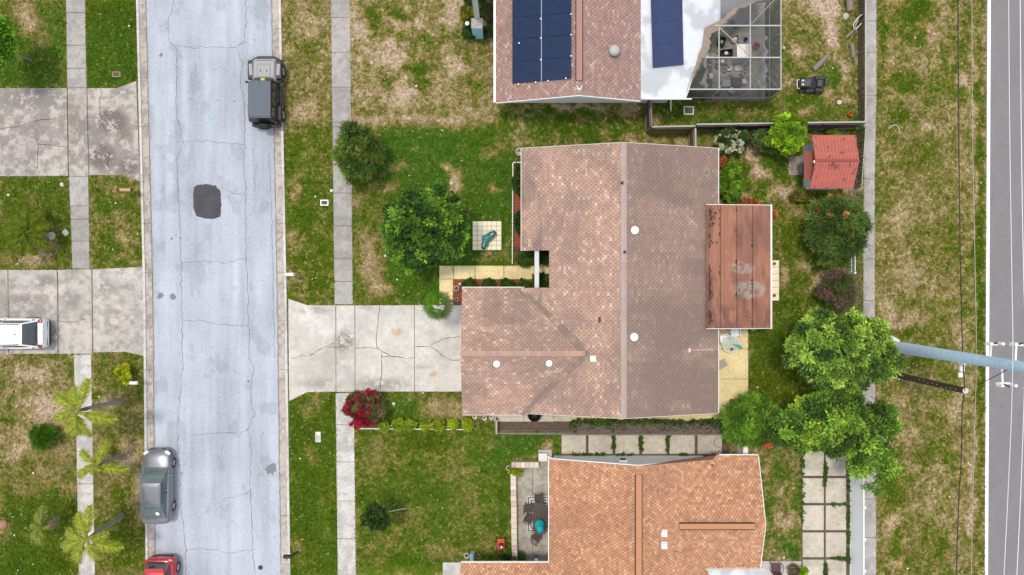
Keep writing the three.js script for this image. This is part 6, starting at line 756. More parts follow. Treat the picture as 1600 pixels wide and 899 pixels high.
{ // red shed
  const t = thing('red_shed', 'pale blue shed with red ribbed roof beside the rear walk', 'shed', [18.2, 0, -7.46]), wall = S(lin(0.50, 0.62, 0.68), 0.8), redr = S(0xffffff, 0.75, { map: tex(512, 512, (u, v) => { const n = fbm(u * 8, v * 20, 5, 431, 4), f = fbm(u * 60, v * 8, 3, 433, 4), s = sstep(0.62, 0.75, fbm(u * 10 + 3, v * 10, 5, 437, 10)); return mix3(mix3([0.42, 0.115, 0.085], [0.32, 0.08, 0.06], n), [0.12, 0.03, 0.025], s * 0.7 + 0.25 * sstep(0.6, 0.75, f)); }, 2.4) });
  noGrass([[17.4, -9.2], [20.6, -9.2], [20.6, -5.8], [17.4, -5.8]]);
  part('wall', new GB().box(2.0, 2.0, 2.7, 1.0, 1.0, 0).geo, wall, t); part('gable', new GB().add(triPlate([1.35, 2.0], [-1.35, 2.0], [0, 2.52], 0.1), 0.1, 0, 0, -Math.PI / 2).geo, wall, t);
  const hs = z => 2.62 - 0.30 * Math.abs(z), rf = part('roof', new GB().add(slopeSheet([[-0.38, -1.6], [2.2, -1.6], [2.2, 0], [-0.38, 0]], (x, z) => hs(z), 0, 0.06)).add(slopeSheet([[-0.38, 0], [2.2, 0], [2.08, 1.58], [-0.5, 1.58]], (x, z) => hs(z), 0, 0.06)).geo, redr, t); // ribbed sheets
  for (let i = 0; i < 13; i++) { const x = -0.34 + i * 0.203; part('rib', new GB().add(slopeSheet([[x, -1.58], [x + 0.045, -1.58], [x + 0.045, -0.06], [x, -0.06]], (q, z) => hs(z), 0.028, 0.03)).geo, redr, rf); part('rib', new GB().add(slopeSheet([[x, 0.06], [x + 0.045, 0.06], [x + 0.045 - 0.11 * 0.98, 1.56], [x - 0.11 * 0.98, 1.56]], (q, z) => hs(z), 0.028, 0.03)).geo, redr, rf); }
  part('ridge_strip', new GB().box(2.58, 0.03, 0.14, 0.91, 2.66, 0).geo, S(lin(0.22, 0.05, 0.04), 0.8), rf); part('porch_roof', slopeSheet([[-0.78, -0.62], [-0.2, -0.7], [-0.2, 1.0], [-0.78, 1.08]], x => 2.1 + 0.15 * x, 0, 0.05), S(lin(0.20, 0.055, 0.035), 0.8), t, 'rust brown porch roof'); part('door', new GB().box(0.04, 1.8, 0.9, -0.02, 0.92, 0.2).geo, S(lin(0.16, 0.05, 0.035), 0.8), t); part('corner_trim', new GB().box(0.08, 2.0, 0.08, -0.02, 1.0, 1.36).geo, M.white, t); part('ridge_light', new GB().box(0.08, 0.12, 0.14, -0.4, 2.5, 0.05).geo, M.white, t);
}
// ================================================================ THE SCREENED POOL CAGE AND WHAT LIES IN IT
paving('cage_floor', [[1062, -10, 1110, 92], [1110.6, -10, 1196, 92], [1112, 92.6, 1196, 158]], M.patio, 0.03);
{ const t = thing('screen_enclosure', 'torn screen enclosure with thin pale beams beside the solar house', 'enclosure'), xs = [10.35, 12.15, 13.98, 15.78], zs = [-11.62, -13.48, -15.35, -17.6], h = 2.62, bm = S(lin(0.36, 0.35, 0.34), 0.7);
  const scr = new THREE.MeshStandardMaterial({ color: lin(0.05, 0.055, 0.06), roughness: 0.9, transparent: true, opacity: 0.48, side: THREE.DoubleSide });
  for (const x of xs.slice(1)) part('beam', new GB().box(0.055, 0.09, 5.98, x, h, -14.61).geo, bm, t); zs.slice(0, 3).forEach((z, i) => part('beam', new GB().box([5.4, 4.4, 4.2][i], 0.08, 0.07, [13.08, 13.55, 13.7][i], h + 0.06, z).geo, bm, t));
  for (const [x, z] of [[10.4, -11.62], [12.15, -11.62], [13.98, -11.62], [15.78, -11.62], [15.78, -13.48], [15.78, -15.35], [15.78, -17.5]]) part('post', new GB().box(0.06, h, 0.06, x, h / 2, z).geo, bm, t);
  part('mid_rail', new GB().box(5.4, 0.05, 0.05, 13.08, 0.9, -11.63).geo, bm, t); part('mid_rail', new GB().box(0.05, 0.05, 6, 15.77, 0.9, -14.6).geo, bm, t);
  for (const [a, b] of [[[12.15, h, -15.3], [13.98, h - 0.02, -13.6]], [[12.15, h, -11.7], [13.9, h - 0.03, -13.4]], [[13.98, h, -13.4], [15.7, h - 0.03, -11.7]], [[13.98, h, -15.4], [15.7, h, -17.2]], [[15.78, 2.5, -13.48], [15.78, 0.2, -12.2]]]) part('brace', new GB().bar(a, b, 0.025).geo, bm, t);
  const P4 = (a, b, c, d) => { const g = new THREE.BufferGeometry(); g.setAttribute('position', new THREE.Float32BufferAttribute([...a, ...b, ...c, ...a, ...c, ...d], 3)); g.computeVertexNormals(); return g; };
  for (const [i, j] of [[0, 0], [1, 0], [2, 0], [2, 1], [1, 2], [2, 2]]) part('roof_screen', P4([xs[i], h + 0.02, zs[j]], [xs[i + 1], h + 0.02, zs[j]], [xs[i + 1], h + 0.02, zs[j + 1]], [xs[i], h + 0.02, zs[j + 1]]), scr, t);
  const scr2 = new THREE.MeshStandardMaterial({ color: lin(0.05, 0.055, 0.06), roughness: 0.9, transparent: true, opacity: 0.72, side: THREE.DoubleSide });
  for (let i = 0; i < 3; i++) part('wall_screen', P4([xs[i], 0.05, -11.62], [xs[i + 1], 0.05, -11.62], [xs[i + 1], h, -11.62], [xs[i], h, -11.62]), scr2, t); for (let j = 0; j < 3; j++) part('wall_screen', P4([15.78, 0.05, zs[j]], [15.78, 0.05, zs[j + 1]], [15.78, h, zs[j + 1]], [15.78, h, zs[j]]), scr, t);
  const cloth = S(lin(0.5, 0.49, 0.5), 0.9, { side: THREE.DoubleSide }); for (const [x, z0, z1, s] of [[11.55, -15.1, -11.8, 1], [15.1, -15.0, -11.9, 2]]) { const v = [], r = rngOf(s), n = 22; for (let i = 0; i < n; i++) { const za = lerp(z0, z1, i / n), zb = lerp(z0, z1, (i + 1) / n), w = (k) => x + 0.08 * Math.sin(k * 0.9 + s) + 0.05 * Math.sin(k * 2.3), wd = k => 0.05 + 0.09 * Math.abs(Math.sin(k * 0.37 + s)); v.push(w(i) - wd(i), 2.05, za, w(i) + wd(i), 1.9, za, w(i + 1) + wd(i + 1), 1.9, zb, w(i) - wd(i), 2.05, za, w(i + 1) + wd(i + 1), 1.9, zb, w(i + 1) - wd(i + 1), 2.05, zb); } part('torn_screen', triGeo(v), cloth, t); }
}
const at3 = (px, py, h) => { const p = V(px, py, h); return [p.x, 0.035, p.z]; };
function crate(label, px, py, w, h, d, m, turn = 0, open = true, cat = 'box', ground = 0.035) { const p = at3(px, py, h); p[1] = ground; const t = thing(cat === 'box' ? 'storage_box' : cat.replace(' ', '_'), label, cat, p, turn); if (open) { const g = new GB(); g.box(w, 0.03, d, 0, 0.015, 0).box(0.025, h, d, -w / 2, h / 2, 0).box(0.025, h, d, w / 2, h / 2, 0).box(w - 0.03, h, 0.025, 0, h / 2, -d / 2).box(w - 0.03, h, 0.025, 0, h / 2, d / 2); part('shell', g.geo, m, t); part('contents', new GB().sph(Math.min(w, d) * 0.36, 0, h * 0.6, 0, 1.1, 0.5, 1, 8).geo, M.offWhite, t); } else { part('shell', new GB().rbox(w, h, d, 0.025, 0, h / 2, 0).geo, m, t); part('lid', new GB().rbox(w * 1.03, 0.05, d * 1.03, 0.02, 0, h, 0).geo, m, t); } return t; }
function pot(label, px, py, r, h, m, fill = M.soil, ground = 0.02, cat = 'pot', name) { const p = V(px, py, h + ground), t = thing(name ?? (cat === 'pot' ? 'flower_pot' : cat.replace(' ', '_')), label, cat, [p.x, ground, p.z]); part('shell', new GB().lathe([[0, 0], [r * 0.68, 0], [r * 0.95, h * 0.86], [r * 1.04, h * 0.88], [r * 1.04, h], [r * 0.9, h], [r * 0.86, h * 0.8]], 0, 0, 0).geo, m, t); if (fill) part('fill', new GB().cyl(r * 0.87, r * 0.87, 0.02, 0, h * 0.82, 0, 16).geo, fill, t); return t; }
{ const t = thing('white_cabinet', 'tall white cabinet inside the screen enclosure', 'cabinet', at3(1163, 80, 1.2), 0.03); part('carcass', new GB().rbox(0.86, 1.2, 0.8, 0.03, 0, 0.6, 0).geo, M.offWhite, t); part('top', new GB().rbox(0.9, 0.03, 0.84, 0.01, 0, 1.2, 0).geo, S(lin(0.66, 0.63, 0.6), 0.7), t); part('knob', new GB().cyl(0.035, 0.035, 0.03, 0.02, 1.225, 0.06, 10).geo, M.dark, t); part('door_gap', new GB().box(0.02, 1.0, 0.01, 0, 0.6, 0.402).geo, M.dark, t); }
crate('dark green storage bin in the screen enclosure', 1129, 64, 0.36, 0.45, 0.5, S(lin(0.01, 0.10, 0.055), 0.6), -0.3);
pot('red bucket right of the white cabinet', 1183, 71, 0.19, 0.35, S(lin(0.42, 0.025, 0.04), 0.5), null, 0.035, 'bucket');
pot('small blue pail above the white cabinet', 1166, 61, 0.12, 0.25, S(lin(0.02, 0.12, 0.42), 0.5), null, 0.035, 'pail');
crate('pile of cream cushions on a low box in the screen enclosure', 1149, 60, 0.5, 0.3, 0.4, S(lin(0.45, 0.42, 0.36), 0.9), 0.2);
crate('charcoal cooler near the bottom of the screen enclosure', 1151, 128, 0.6, 0.4, 0.5, S(lin(0.05, 0.055, 0.062), 0.7), 0.03, false, 'cooler'); crate('pale grey tub left of the charcoal cooler', 1135, 130, 0.5, 0.32, 0.42, S(lin(0.38, 0.38, 0.36), 0.8), 0.02, false); crate('small white bin right of the charcoal cooler', 1163, 127, 0.24, 0.4, 0.3, M.white, 0.1, false);
crate('tan carton left of the cabinet foot', 1130, 95, 0.45, 0.3, 0.4, S(lin(0.30, 0.22, 0.17), 0.9), 0.1); crate('red toolbox against the white cabinet', 1147, 81, 0.22, 0.22, 0.36, M.red, 0.2, false, 'toolbox'); crate('black shelf unit with bottles left of the cabinet', 1136, 82, 0.7, 0.4, 0.35, M.dark, 0.1); pot('white round tub below the tan carton', 1140, 106, 0.17, 0.2, M.white, null, 0.035, 'tub'); pot('white enamel bowl in the screen enclosure', 1153, 106, 0.2, 0.14, M.whiteMetal, null, 0.035, 'bowl'); pot('blue grey bowl near the torn drape', 1132, 109, 0.16, 0.15, S(lin(0.14, 0.2, 0.32), 0.6), null, 0.035, 'bowl'); pot('pale tub at the right of the tools pile', 1165, 116, 0.2, 0.3, M.offWhite, null, 0.035, 'tub'); pot('grey pail beside the torn drape', 1121, 102, 0.13, 0.26, M.grey, null, 0.035, 'pail');
crate('white shoe rack by the lower right of the enclosure', 1189, 130, 0.3, 0.3, 0.7, M.white, 0.45); crate('blue tarp bundle at the top of the enclosure', 1146, 27, 0.5, 0.2, 0.35, S(lin(0.06, 0.10, 0.22), 0.8), 0.5, false, 'bundle'); crate('grey low table at the top of the enclosure', 1158, 30, 0.9, 0.4, 0.6, S(lin(0.3, 0.3, 0.29), 0.8), 0.6, false, 'table');
{ const r = rngOf(61), words = ['white', 'cream', 'grey', 'rust', 'blue'], kinds = ['can', 'carton', 'bag'], cols = [[0.6, 0.6, 0.58], [0.5, 0.45, 0.36], [0.2, 0.2, 0.2], [0.25, 0.09, 0.05], [0.07, 0.14, 0.25]];
  for (let i = 0; i < 30; i++) { const left = i < 15, x = left ? 11.6 + r() * 1.7 : 13.3 + r() * 1.7, z = -15.0 + r() * 3.0, c = i % 5, k = Math.floor((i % 15) / 5), t = thing('clutter_' + kinds[k], `small ${words[c]} ${kinds[k]} on the floor in the ${left ? 'left' : 'right'} half of the screen enclosure`, kinds[k], [x, 0.035, z], r() * 3), m = S(lin(...cols[c].map(q => q * (0.8 + 0.4 * r()))), 0.8), s = 0.09 + 0.15 * r();
    if (k === 0) { part('shell', new GB().cyl(s * 0.5, s * 0.5, s * 1.2, 0, s * 0.6, 0, 12).geo, m, t); part('lid', new GB().cyl(s * 0.4, s * 0.4, 0.03, 0, s * 1.21, 0, 12).geo, M.grey, t); } else if (k === 1) { part('box', new GB().rbox(s * 1.6, s, s * 1.1, 0.012, 0, s / 2, 0).geo, m, t); part('tape', new GB().box(s * 1.62, 0.012, s * 0.15, 0, s, 0).geo, M.offWhite, t); } else { part('sack', new GB().sph(s * 0.7, 0, s * 0.5, 0, 1.2, 0.7, 0.9, 10).geo, m, t); part('neck', new GB().bar([0, s * 0.8, 0], [0.02, s * 1.2, 0], s * 0.12).geo, m, t); } } }
// ================================================================ UTILITY POLES AND WIRES
{ const b = V(1393, 541.5, 0), t = thing('concrete_pole', 'tall pale concrete utility pole leaning out of view at the right', 'utility pole', [b.x, 0, b.z]), conc = S(0xffffff, 0.85, { map: tex(256, 256, (u, v) => { const n = fbm(u * 6, v * 10, 5, 441, 2), f = vnoise(u * 64, v * 64, 443, 64), L = 0.86 + 0.2 * (n - 0.5) + 0.12 * (f - 0.5); return mix3([0.56 * L, 0.76 * L, 0.92 * L], [0.41, 0.54, 0.66], sstep(0.48, 0.66, fbm(u * 3, v * 12, 5, 447, 3)) * 0.9); }, 1) }); noGrass(ngon(b.x, b.z, 0.4));
  const sec = [[0.36, 0], [0.335, 3.2], [0.30, 6.4], [0.265, 9.6], [0.235, 12.8]]; sec.slice(0, -1).forEach(([r, y], i) => { const [r2, y2] = sec[i + 1]; part('shaft', new THREE.CylinderGeometry(r2, r, y2 - y, 12).translate(0, (y + y2) / 2 - (i ? 0 : 0.03), 0), conc, t); part('joint_band', new THREE.CylinderGeometry(r2 + 0.006, r2 + 0.006, 0.03, 12).translate(0, y2, 0), S(lin(0.33, 0.39, 0.44), 0.8), t); });
  part('footing', new GB().cyl(0.6, 0.72, 0.06, 0, 0.02, 0, 14).geo, S(lin(0.6, 0.58, 0.54), 1), t);
  const ins = (x, y, z) => { const g = new GB(); for (let k = 0; k < 4; k++) g.cyl(0.075, 0.085, 0.05, x, y + 0.05 + k * 0.07, z, 12); g.cyl(0.03, 0.03, 0.32, x, y + 0.14, z, 8).sph(0.09, x, y + 0.34, z); return g.geo; };
  const arm = (y, z, half, label) => { const s = Math.sign(z); part('cross_arm', new GB().bar([0, y, s * 0.2], [0, y + 0.05, z], 0.05).box(half * 2, 0.09, 0.09, 0.02, y + 0.08, z).geo, M.white, t); for (const q of [-half + 0.04, half - 0.04]) part('insulator', ins(q + 0.02, y + 0.12, z + s * 0.06), M.white, t); part('switch', new GB().bar([-0.05, y + 0.2, z + s * 0.02], [0.14, y + 0.34, z + s * 0.12], 0.04).geo, M.dark, t); };
  arm(8.9, -0.86, 0.32); arm(10.6, -0.98, 0.36); arm(9.7, 0.95, 0.36); arm(11.5, 0.95, 0.36);
  part('bracket', new GB().box(0.1, 0.5, 0.1, 0.1, 6.6, 0.36).box(0.22, 0.14, 0.3, 0.16, 6.5, 0.62).box(0.2, 0.1, 0.24, 0.05, 6.55, 0.95).geo, M.white, t);
}
{ const b = V(1401, 586, 0), c = V(1509, 611, 6.7), t = thing('wooden_pole', 'short dark wooden utility pole beside the concrete pole', 'utility pole', [b.x, 0, b.z]); const e = [c.x - b.x, 6.7, c.z - b.z]; part('shaft', new GB().bar([0, -0.1, 0], e, 0.2, 0.165, 12).geo, M.woodDark, t); part('pole_top', new GB().bar(e, [e[0], 6.72, e[2]], 0.155, 0.155, 12).geo, S(lin(0.5, 0.48, 0.46), 0.9), t); const r = rngOf(71); for (let i = 0; i < 14; i++) { const k = 0.1 + 0.88 * i / 14; part('bolt', new GB().sph(0.025, e[0] * k - 0.17, 6.7 * k, e[2] * k + (r() - 0.5) * 0.2, 1, 1, 1, 6).geo, M.alu, t); } part('ground_clip', new GB().box(0.06, 0.5, 0.06, -0.12, 0.3, 0.2).geo, M.white, t); }
function wire(label, pts, r, m, group) { const t = new THREE.Mesh(new GB().tube(pts.map(([px, py, h]) => V(px, py, h).toArray()), r, 60, 5).geo, m); t.name = numbered('power_line'); t.castShadow = t.receiveShadow = true; scene.add(t); tag(t, label, 'wire', group); }
const wm = S(lin(0.62, 0.62, 0.63), 0.5, { metalness: 0.2 }), wd = S(lin(0.018, 0.018, 0.02), 0.7);
wire('left of the two pale wires over the road', [[1576, -60, 10.6], [1578, 200, 10.7], [1581.5, 440, 11], [1583, 540, 11.15], [1581, 640, 11], [1574, 800, 10.7], [1566, 960, 10.6]], 0.022, wm); wire('rightmost pale wire over the road', [[1594, -60, 11.6], [1596, 200, 11.7], [1600, 440, 12], [1603, 540, 12.1], [1600, 640, 12], [1594, 800, 11.7], [1586, 960, 11.6]], 0.022, wm);
wire('thick dark cable over the verge above the pole top', [[1497, -60, 6.3], [1498, 150, 6.3], [1500, 350, 6.4], [1503, 500, 6.5], [1505, 560, 6.6], [1508, 606, 6.72]], 0.028, wd); wire('thick dark cable over the verge below the pole top', [[1508, 606, 6.72], [1504, 640, 6.6], [1503, 700, 6.4], [1498, 800, 6.3], [1493, 960, 6.2]], 0.028, wd); wire('thin pale cable nearest the road edge', [[1519, -60, 7.2], [1520, 200, 7.2], [1524, 420, 7.3], [1526, 560, 7.4], [1523, 680, 7.3], [1520, 800, 7.2], [1517, 960, 7.1]], 0.016, S(lin(0.34, 0.32, 0.28), 0.6)); wire('dark guy wire from the concrete pole over the road edge', [[1576, 577, 10.2], [1552, 590, 9.2], [1528, 602, 7.6]], 0.018, wd);
// ================================================================ PATIO FURNITURE AND SMALL THINGS
{ // side patio: low block wall, rug, table, chairs, folded parasol
  const stone = [[0.50, 0.40, 0.32], [0.56, 0.47, 0.38], [0.45, 0.36, 0.30], [0.58, 0.52, 0.45]].map(c => S(lin(...c), 0.95, { bumpMap: bumpFine, bumpScale: 0.01 }));
  const wallOf = (label, a, b, n) => { const A = W(...a, 0.6), B = W(...b, 0.6), t = thing('low_wall', label, 'wall', [A[0], 0, A[1]]), l = Math.hypot(B[0] - A[0], B[1] - A[1]); t.rotation.y = Math.atan2(-(B[1] - A[1]), B[0] - A[0]); part('core', new GB().box(l, 0.54, 0.24, l / 2, 0.27, 0).geo, stone[2], t); const g = new GB().rbox(l / n - 0.012, 0.08, 0.34, 0.015, 0, 0, 0).geo; for (let i = 0; i < n; i++) { const o = part('cap_block', g, stone[Math.floor(rr(0, 4))], t); o.position.set((i + 0.5) * l / n, 0.58 + rr(-0.004, 0.004), rr(-0.006, 0.006)); } return t; };
  wallOf('long low block wall along the left side of the patio', [802, 741], [804, 878], 16); wallOf('short low block wall across the top of the patio', [799, 727], [842, 727], 6);
  const rug = thing('patio_rug', 'white rug with black rectangle outlines under the patio table', 'rug'); { const x0 = W(824, 0)[0], x1 = W(866, 0)[0], z0 = W(0, 776)[1], z1 = W(0, 831)[1]; part('field', plate([[x0, z0], [x1, z0], [x1, z1], [x0, z1]], 0.058, 0.012), S(lin(0.6, 0.58, 0.55), 1), rug); for (const d of [0.04, 0.2, 0.36]) for (const [a, b, c, e] of [[x0 + d, z0 + d, x1 - d, z0 + d + 0.06], [x0 + d, z1 - d - 0.06, x1 - d, z1 - d], [x0 + d, z0 + d + 0.061, x0 + d + 0.06, z1 - d - 0.061], [x1 - d - 0.06, z0 + d + 0.061, x1 - d, z1 - d - 0.061]]) part('stripe', plate([[a, b], [c, b], [c, e], [a, e]], 0.0615, 0.004), M.dark, rug); }
  const brown = S(0xffffff, 0.6, { map: tex(128, 128, (u, v) => { const L = 0.6 + 0.8 * fbm(u * 4, v * 30, 3, 451, 2); return [0.055 * L, 0.04 * L, 0.034 * L]; }, 1) }), brown2 = S(lin(0.05, 0.034, 0.028), 0.7);
  const c = V(843.5, 811, 0.74), tb = thing('patio_table', 'long dark slatted table on the white rug', 'table', [c.x, 0.06, c.z]); for (let i = 0; i < 7; i++) { const x = -0.39 + i * 0.13, l = 2.0 - Math.max(0, Math.abs(x) - 0.2) * 2.2; part('slat', new GB().rbox(0.122, 0.03, l, 0.008, x, 0.72, 0).geo, brown, tb); } part('apron', new GB().box(0.7, 0.07, 1.4, 0, 0.665, 0).geo, brown2, tb); for (const [x, z] of [[-0.3, -0.6], [0.3, -0.6], [-0.3, 0.6], [0.3, 0.6]]) part('leg', new GB().box(0.07, 0.64, 0.07, x, 0.32, z).geo, brown2, tb);
  const chair = (label, px, py, turn) => { const p = V(px, py, 0.45), t = thing('patio_chair', label, 'chair', [p.x, 0.06, p.z], turn, 'chairs round the patio table'); part('seat', new GB().rbox(0.48, 0.05, 0.46, 0.02, 0, 0.43, 0).geo, brown2, t); for (const [x, z] of [[-0.21, -0.2], [0.21, -0.2], [-0.21, 0.2], [0.21, 0.2]]) part('leg', new GB().box(0.04, 0.42, 0.04, x, 0.21, z).geo, brown, t); part('back_frame', new GB().bar([-0.22, 0.42, -0.22], [-0.23, 0.92, -0.32], 0.02).bar([0.22, 0.42, -0.22], [0.23, 0.92, -0.32], 0.02).bar([-0.24, 0.92, -0.32], [0.24, 0.92, -0.32], 0.022).bar([-0.23, 0.6, -0.26], [0.23, 0.6, -0.26], 0.015).geo, brown, t); for (let i = 0; i < 4; i++) part('back_slat', new GB().bar([-0.14 + i * 0.093, 0.6, -0.26], [-0.14 + i * 0.093, 0.92, -0.32], 0.012).geo, brown, t); for (const s of [-1, 1]) part('armrest', new GB().box(0.05, 0.025, 0.44, s * 0.25, 0.64, 0).bar([s * 0.25, 0.43, 0.18], [s * 0.25, 0.64, 0.18], 0.015).geo, brown, t); return t; };
  chair('patio chair at the top end of the dark table', 842, 779, 0.15); chair('upper patio chair on the left side of the dark table', 826, 794, Math.PI / 2); chair('lower patio chair on the left side, turned away from the table', 826, 811, Math.PI / 2 - 0.45); chair('patio chair at the bottom end of the dark table', 838, 839, Math.PI - 0.6); chair('patio chair on the house side of the dark table', 858, 805, -Math.PI / 2);
  const u = V(842, 812, 0), um = thing('folded_parasol', 'folded turquoise parasol over the dark patio table', 'parasol', [u.x, 0.06, u.z - 0.1]); part('pole', new GB().cyl(0.022, 0.022, 2.3, 0, 1.15, 0, 8).geo, M.offWhite, um); const um2 = S(lin(0.0, 0.40, 0.42), 0.85); for (let i = 0; i < 8; i++) { const a = i / 8 * 6.283; const f = part('canopy_fold', new GB().add(new THREE.ConeGeometry(0.17, 1.15, 5), Math.cos(a) * 0.15, 1.62, Math.sin(a) * 0.15, a).geo, um2, um); f.rotation.x = 0.04; } part('canopy_tip', new GB().add(new THREE.ConeGeometry(0.18, 0.4, 8), 0, 2.2, 0).geo, um2, um); part('base', new GB().cyl(0.22, 0.25, 0.08, 0, 0.04, 0, 14).geo, M.dark, um);
  { const p = V(838, 876, 1), t = thing('patio_lamp', 'small white lantern on a post at the patio corner', 'lantern', [p.x, 0.04, p.z]); part('post', new GB().cyl(0.025, 0.03, 0.9, 0, 0.45, 0, 8).geo, M.dark, t); part('lantern_top', new GB().add(new THREE.ConeGeometry(0.15, 0.14, 4), 0, 1.02, 0, Math.PI / 4).geo, M.white, t); part('crossbar', new GB().box(0.34, 0.03, 0.03, 0, 0.92, 0).geo, M.dark, t); }
  { const p = V(851, 712, 0), t = thing('air_unit', 'white box unit with a bent pipe at the corner of the orange roof', 'unit', [p.x, 0.08, p.z]); part('case', new GB().rbox(0.55, 0.35, 0.5, 0.03, -0.12, 0.175, 0.02).geo, M.offWhite, t); part('pipe', new GB().tube([[0.15, 0.2, 0], [0.45, 0.3, 0.1], [0.75, 0.35, 0.06]], 0.07, 12).geo, M.whiteMetal, t); part('panel', new GB().box(0.22, 0.8, 0.05, 0.75, 0.4, 0.15).geo, M.whiteMetal, t); }
}
pot('white pot at the upper left corner of the patio wall', 795, 732, 0.16, 0.3, M.white); pot('brown pot at the lower end of the patio wall', 803, 858, 0.16, 0.3, M.terra);
// plastic garden set on the cream rear patio
{ const plast = S(lin(0.72, 0.75, 0.78), 0.35); const c = V(1142, 538, 0.7), t = thing('round_table', 'round glass garden table on the cream patio', 'table', [c.x, 0.045, c.z]); part('tabletop', new GB().cyl(0.52, 0.52, 0.012, 0, 0.7, 0, 32).geo, P(lin(0.85, 0.9, 0.88), { transmission: 0.8, thickness: 0, roughness: 0.05 }), t); part('rim', new GB().add(new THREE.TorusGeometry(0.52, 0.018, 6, 32), 0, 0.7, 0, 0, Math.PI / 2).geo, plast, t); for (let i = 0; i < 4; i++) { const a = i * 1.571 + 0.4; part('leg', new GB().bar([Math.cos(a) * 0.4, 0, Math.sin(a) * 0.4], [Math.cos(a) * 0.2, 0.68, Math.sin(a) * 0.2], 0.018).geo, plast, t); }
  const chair = (label, px, py, turn) => { const p = V(px, py, 0.42), q = thing('garden_chair', label, 'chair', [p.x, 0.045, p.z], turn); part('seat', new GB().rbox(0.5, 0.04, 0.46, 0.018, 0, 0.42, 0).geo, plast, q); part('backrest', new GB().add(patch([-0.26, 0.42, -0.22], [0.26, 0.42, -0.22], [0.24, 0.88, -0.36], [-0.24, 0.88, -0.36], [0, 0, -0.06], 6)).geo, S(lin(0.72, 0.75, 0.78), 0.35, { side: THREE.DoubleSide }), q); for (const s of [-1, 1]) { part('armrest', new GB().rbox(0.06, 0.04, 0.44, 0.015, s * 0.28, 0.64, -0.02).geo, plast, q); for (const z of [-0.18, 0.2]) part('leg', new GB().bar([s * 0.27, 0, z * 1.15], [s * 0.25, 0.62, z], 0.022).geo, plast, q); } return q; };
  chair('white plastic chair at the top of the glass table', 1148, 521, 0.2); chair('white plastic chair left of the glass table by the eave', 1131, 530, 1.7);
  { const p = V(1150, 540, 0.75), u = thing('folded_parasol', 'small folded teal parasol lying on the glass table', 'parasol', [p.x, 0.77, p.z], -0.35); part('canopy', new GB().add(new THREE.ConeGeometry(0.1, 0.62, 8), 0, 0.06, 0, 0, 0, Math.PI / 2).geo, M.teal, u); part('handle', new GB().bar([0.3, 0.06, 0], [0.42, 0.06, 0], 0.02).geo, M.dark, u); }
  pot('terracotta pot on the glass table', 1144, 546, 0.09, 0.14, M.terra, M.soil, 0.76);
  { const p = V(1127, 570, 0.05), m = thing('door_mat', 'grey mat half under the eave on the cream patio', 'mat', [p.x, 0.047, p.z], 0.5); part('mat', new GB().rbox(0.7, 0.03, 0.5, 0.01, 0, 0.015, 0).geo, S(lin(0.33, 0.29, 0.26), 1, { bumpMap: bumpFine, bumpScale: 0.01 }), m); }
}
{ const t = thing('tiled_step', 'narrow cream tiled step beside the rust patio roof', 'step'); const x0 = W(1190, 0)[0], x1 = W(1216.5, 0)[0], z0 = W(0, 407)[1], n = 6, dz = (W(0, 470)[1] - z0) / n; noGrass([[x0, z0], [x1, z0], [x1, z0 + n * dz], [x0, z0 + n * dz]]); for (let i = 0; i < n; i++) for (let k = 0; k < 2; k++) part('tile', new GB().rbox((x1 - x0) / 2 - 0.012, 0.1, dz - 0.012, 0.01, x0 + (k + 0.5) * (x1 - x0) / 2, 0.08, z0 + (i + 0.5) * dz).geo, M.creamTile, t); }
pot('small clay pot on the upper end of the tiled step', 1210.5, 412, 0.09, 0.16, M.terra, M.soil, 0.13); pot('small clay pot on the lower end of the tiled step', 1210.5, 462, 0.09, 0.16, M.terra, M.soil, 0.13); pot('white pot at the lower corner of the rust patio roof', 1177, 513, 0.14, 0.25, M.white, null);
// mailboxes
function mailbox(label, box, post, h, m, turn, len = 0.48) { const b = V(...box, h), p = post ? V(...post, 0) : new THREE.Vector3(b.x, 0, b.z), t = thing('mailbox', label, 'mailbox', [p.x, 0, p.z]); const dx = b.x - p.x, dz = b.z - p.z; part('post', new GB().bar([0, 0, 0], [dx * 0.4, h - 0.08, dz * 0.4], 0.045, 0.045, 4).bar([dx * 0.4, h - 0.08, dz * 0.4], [dx, h - 0.06, dz], 0.035, 0.035, 4).geo, m.post ?? M.woodGrey, t); const s = new THREE.Shape(); s.moveTo(-0.1, 0); s.lineTo(0.1, 0); s.lineTo(0.1, 0.12); s.absarc(0, 0.12, 0.1, 0, Math.PI); const g = new THREE.ExtrudeGeometry(s, { depth: len, bevelEnabled: false, curveSegments: 8 }); g.translate(0, h - 0.05, -len / 2); g.rotateY(turn); g.translate(dx, 0, dz); part('box', g, m.box, t); const d = new GB().box(0.19, 0.2, 0.015, 0, h + 0.05, len / 2 + 0.01).geo.rotateY(turn).translate(dx, 0, dz); part('door', d, m.door ?? m.box, t); const f = new GB().box(0.012, 0.16, 0.05, 0.11, h + 0.14, 0.05).geo.rotateY(turn).translate(dx, 0, dz); part('flag', f, M.red, t); return t; }
mailbox('white mailbox at the right kerb', [453.5, 429], null, 1.1, { box: M.white, post: M.white }, -Math.PI / 2, 0.45); mailbox('black mailbox on a leaning black post at the right kerb', [450, 870], [466, 861], 1.05, { box: M.black, post: M.black }, -Math.PI / 2, 0.5); mailbox('white mailbox by the lime yellow bush', [209, 598.5], [216, 597], 1.0, { box: M.white, post: M.dark }, Math.PI / 2, 0.42); mailbox('tan mailbox with a dark door on the left verge', [197, 297], null, 1.0, { box: S(lin(0.42, 0.26, 0.15), 0.8), post: M.woodGrey, door: M.black }, Math.PI / 2, 0.66);
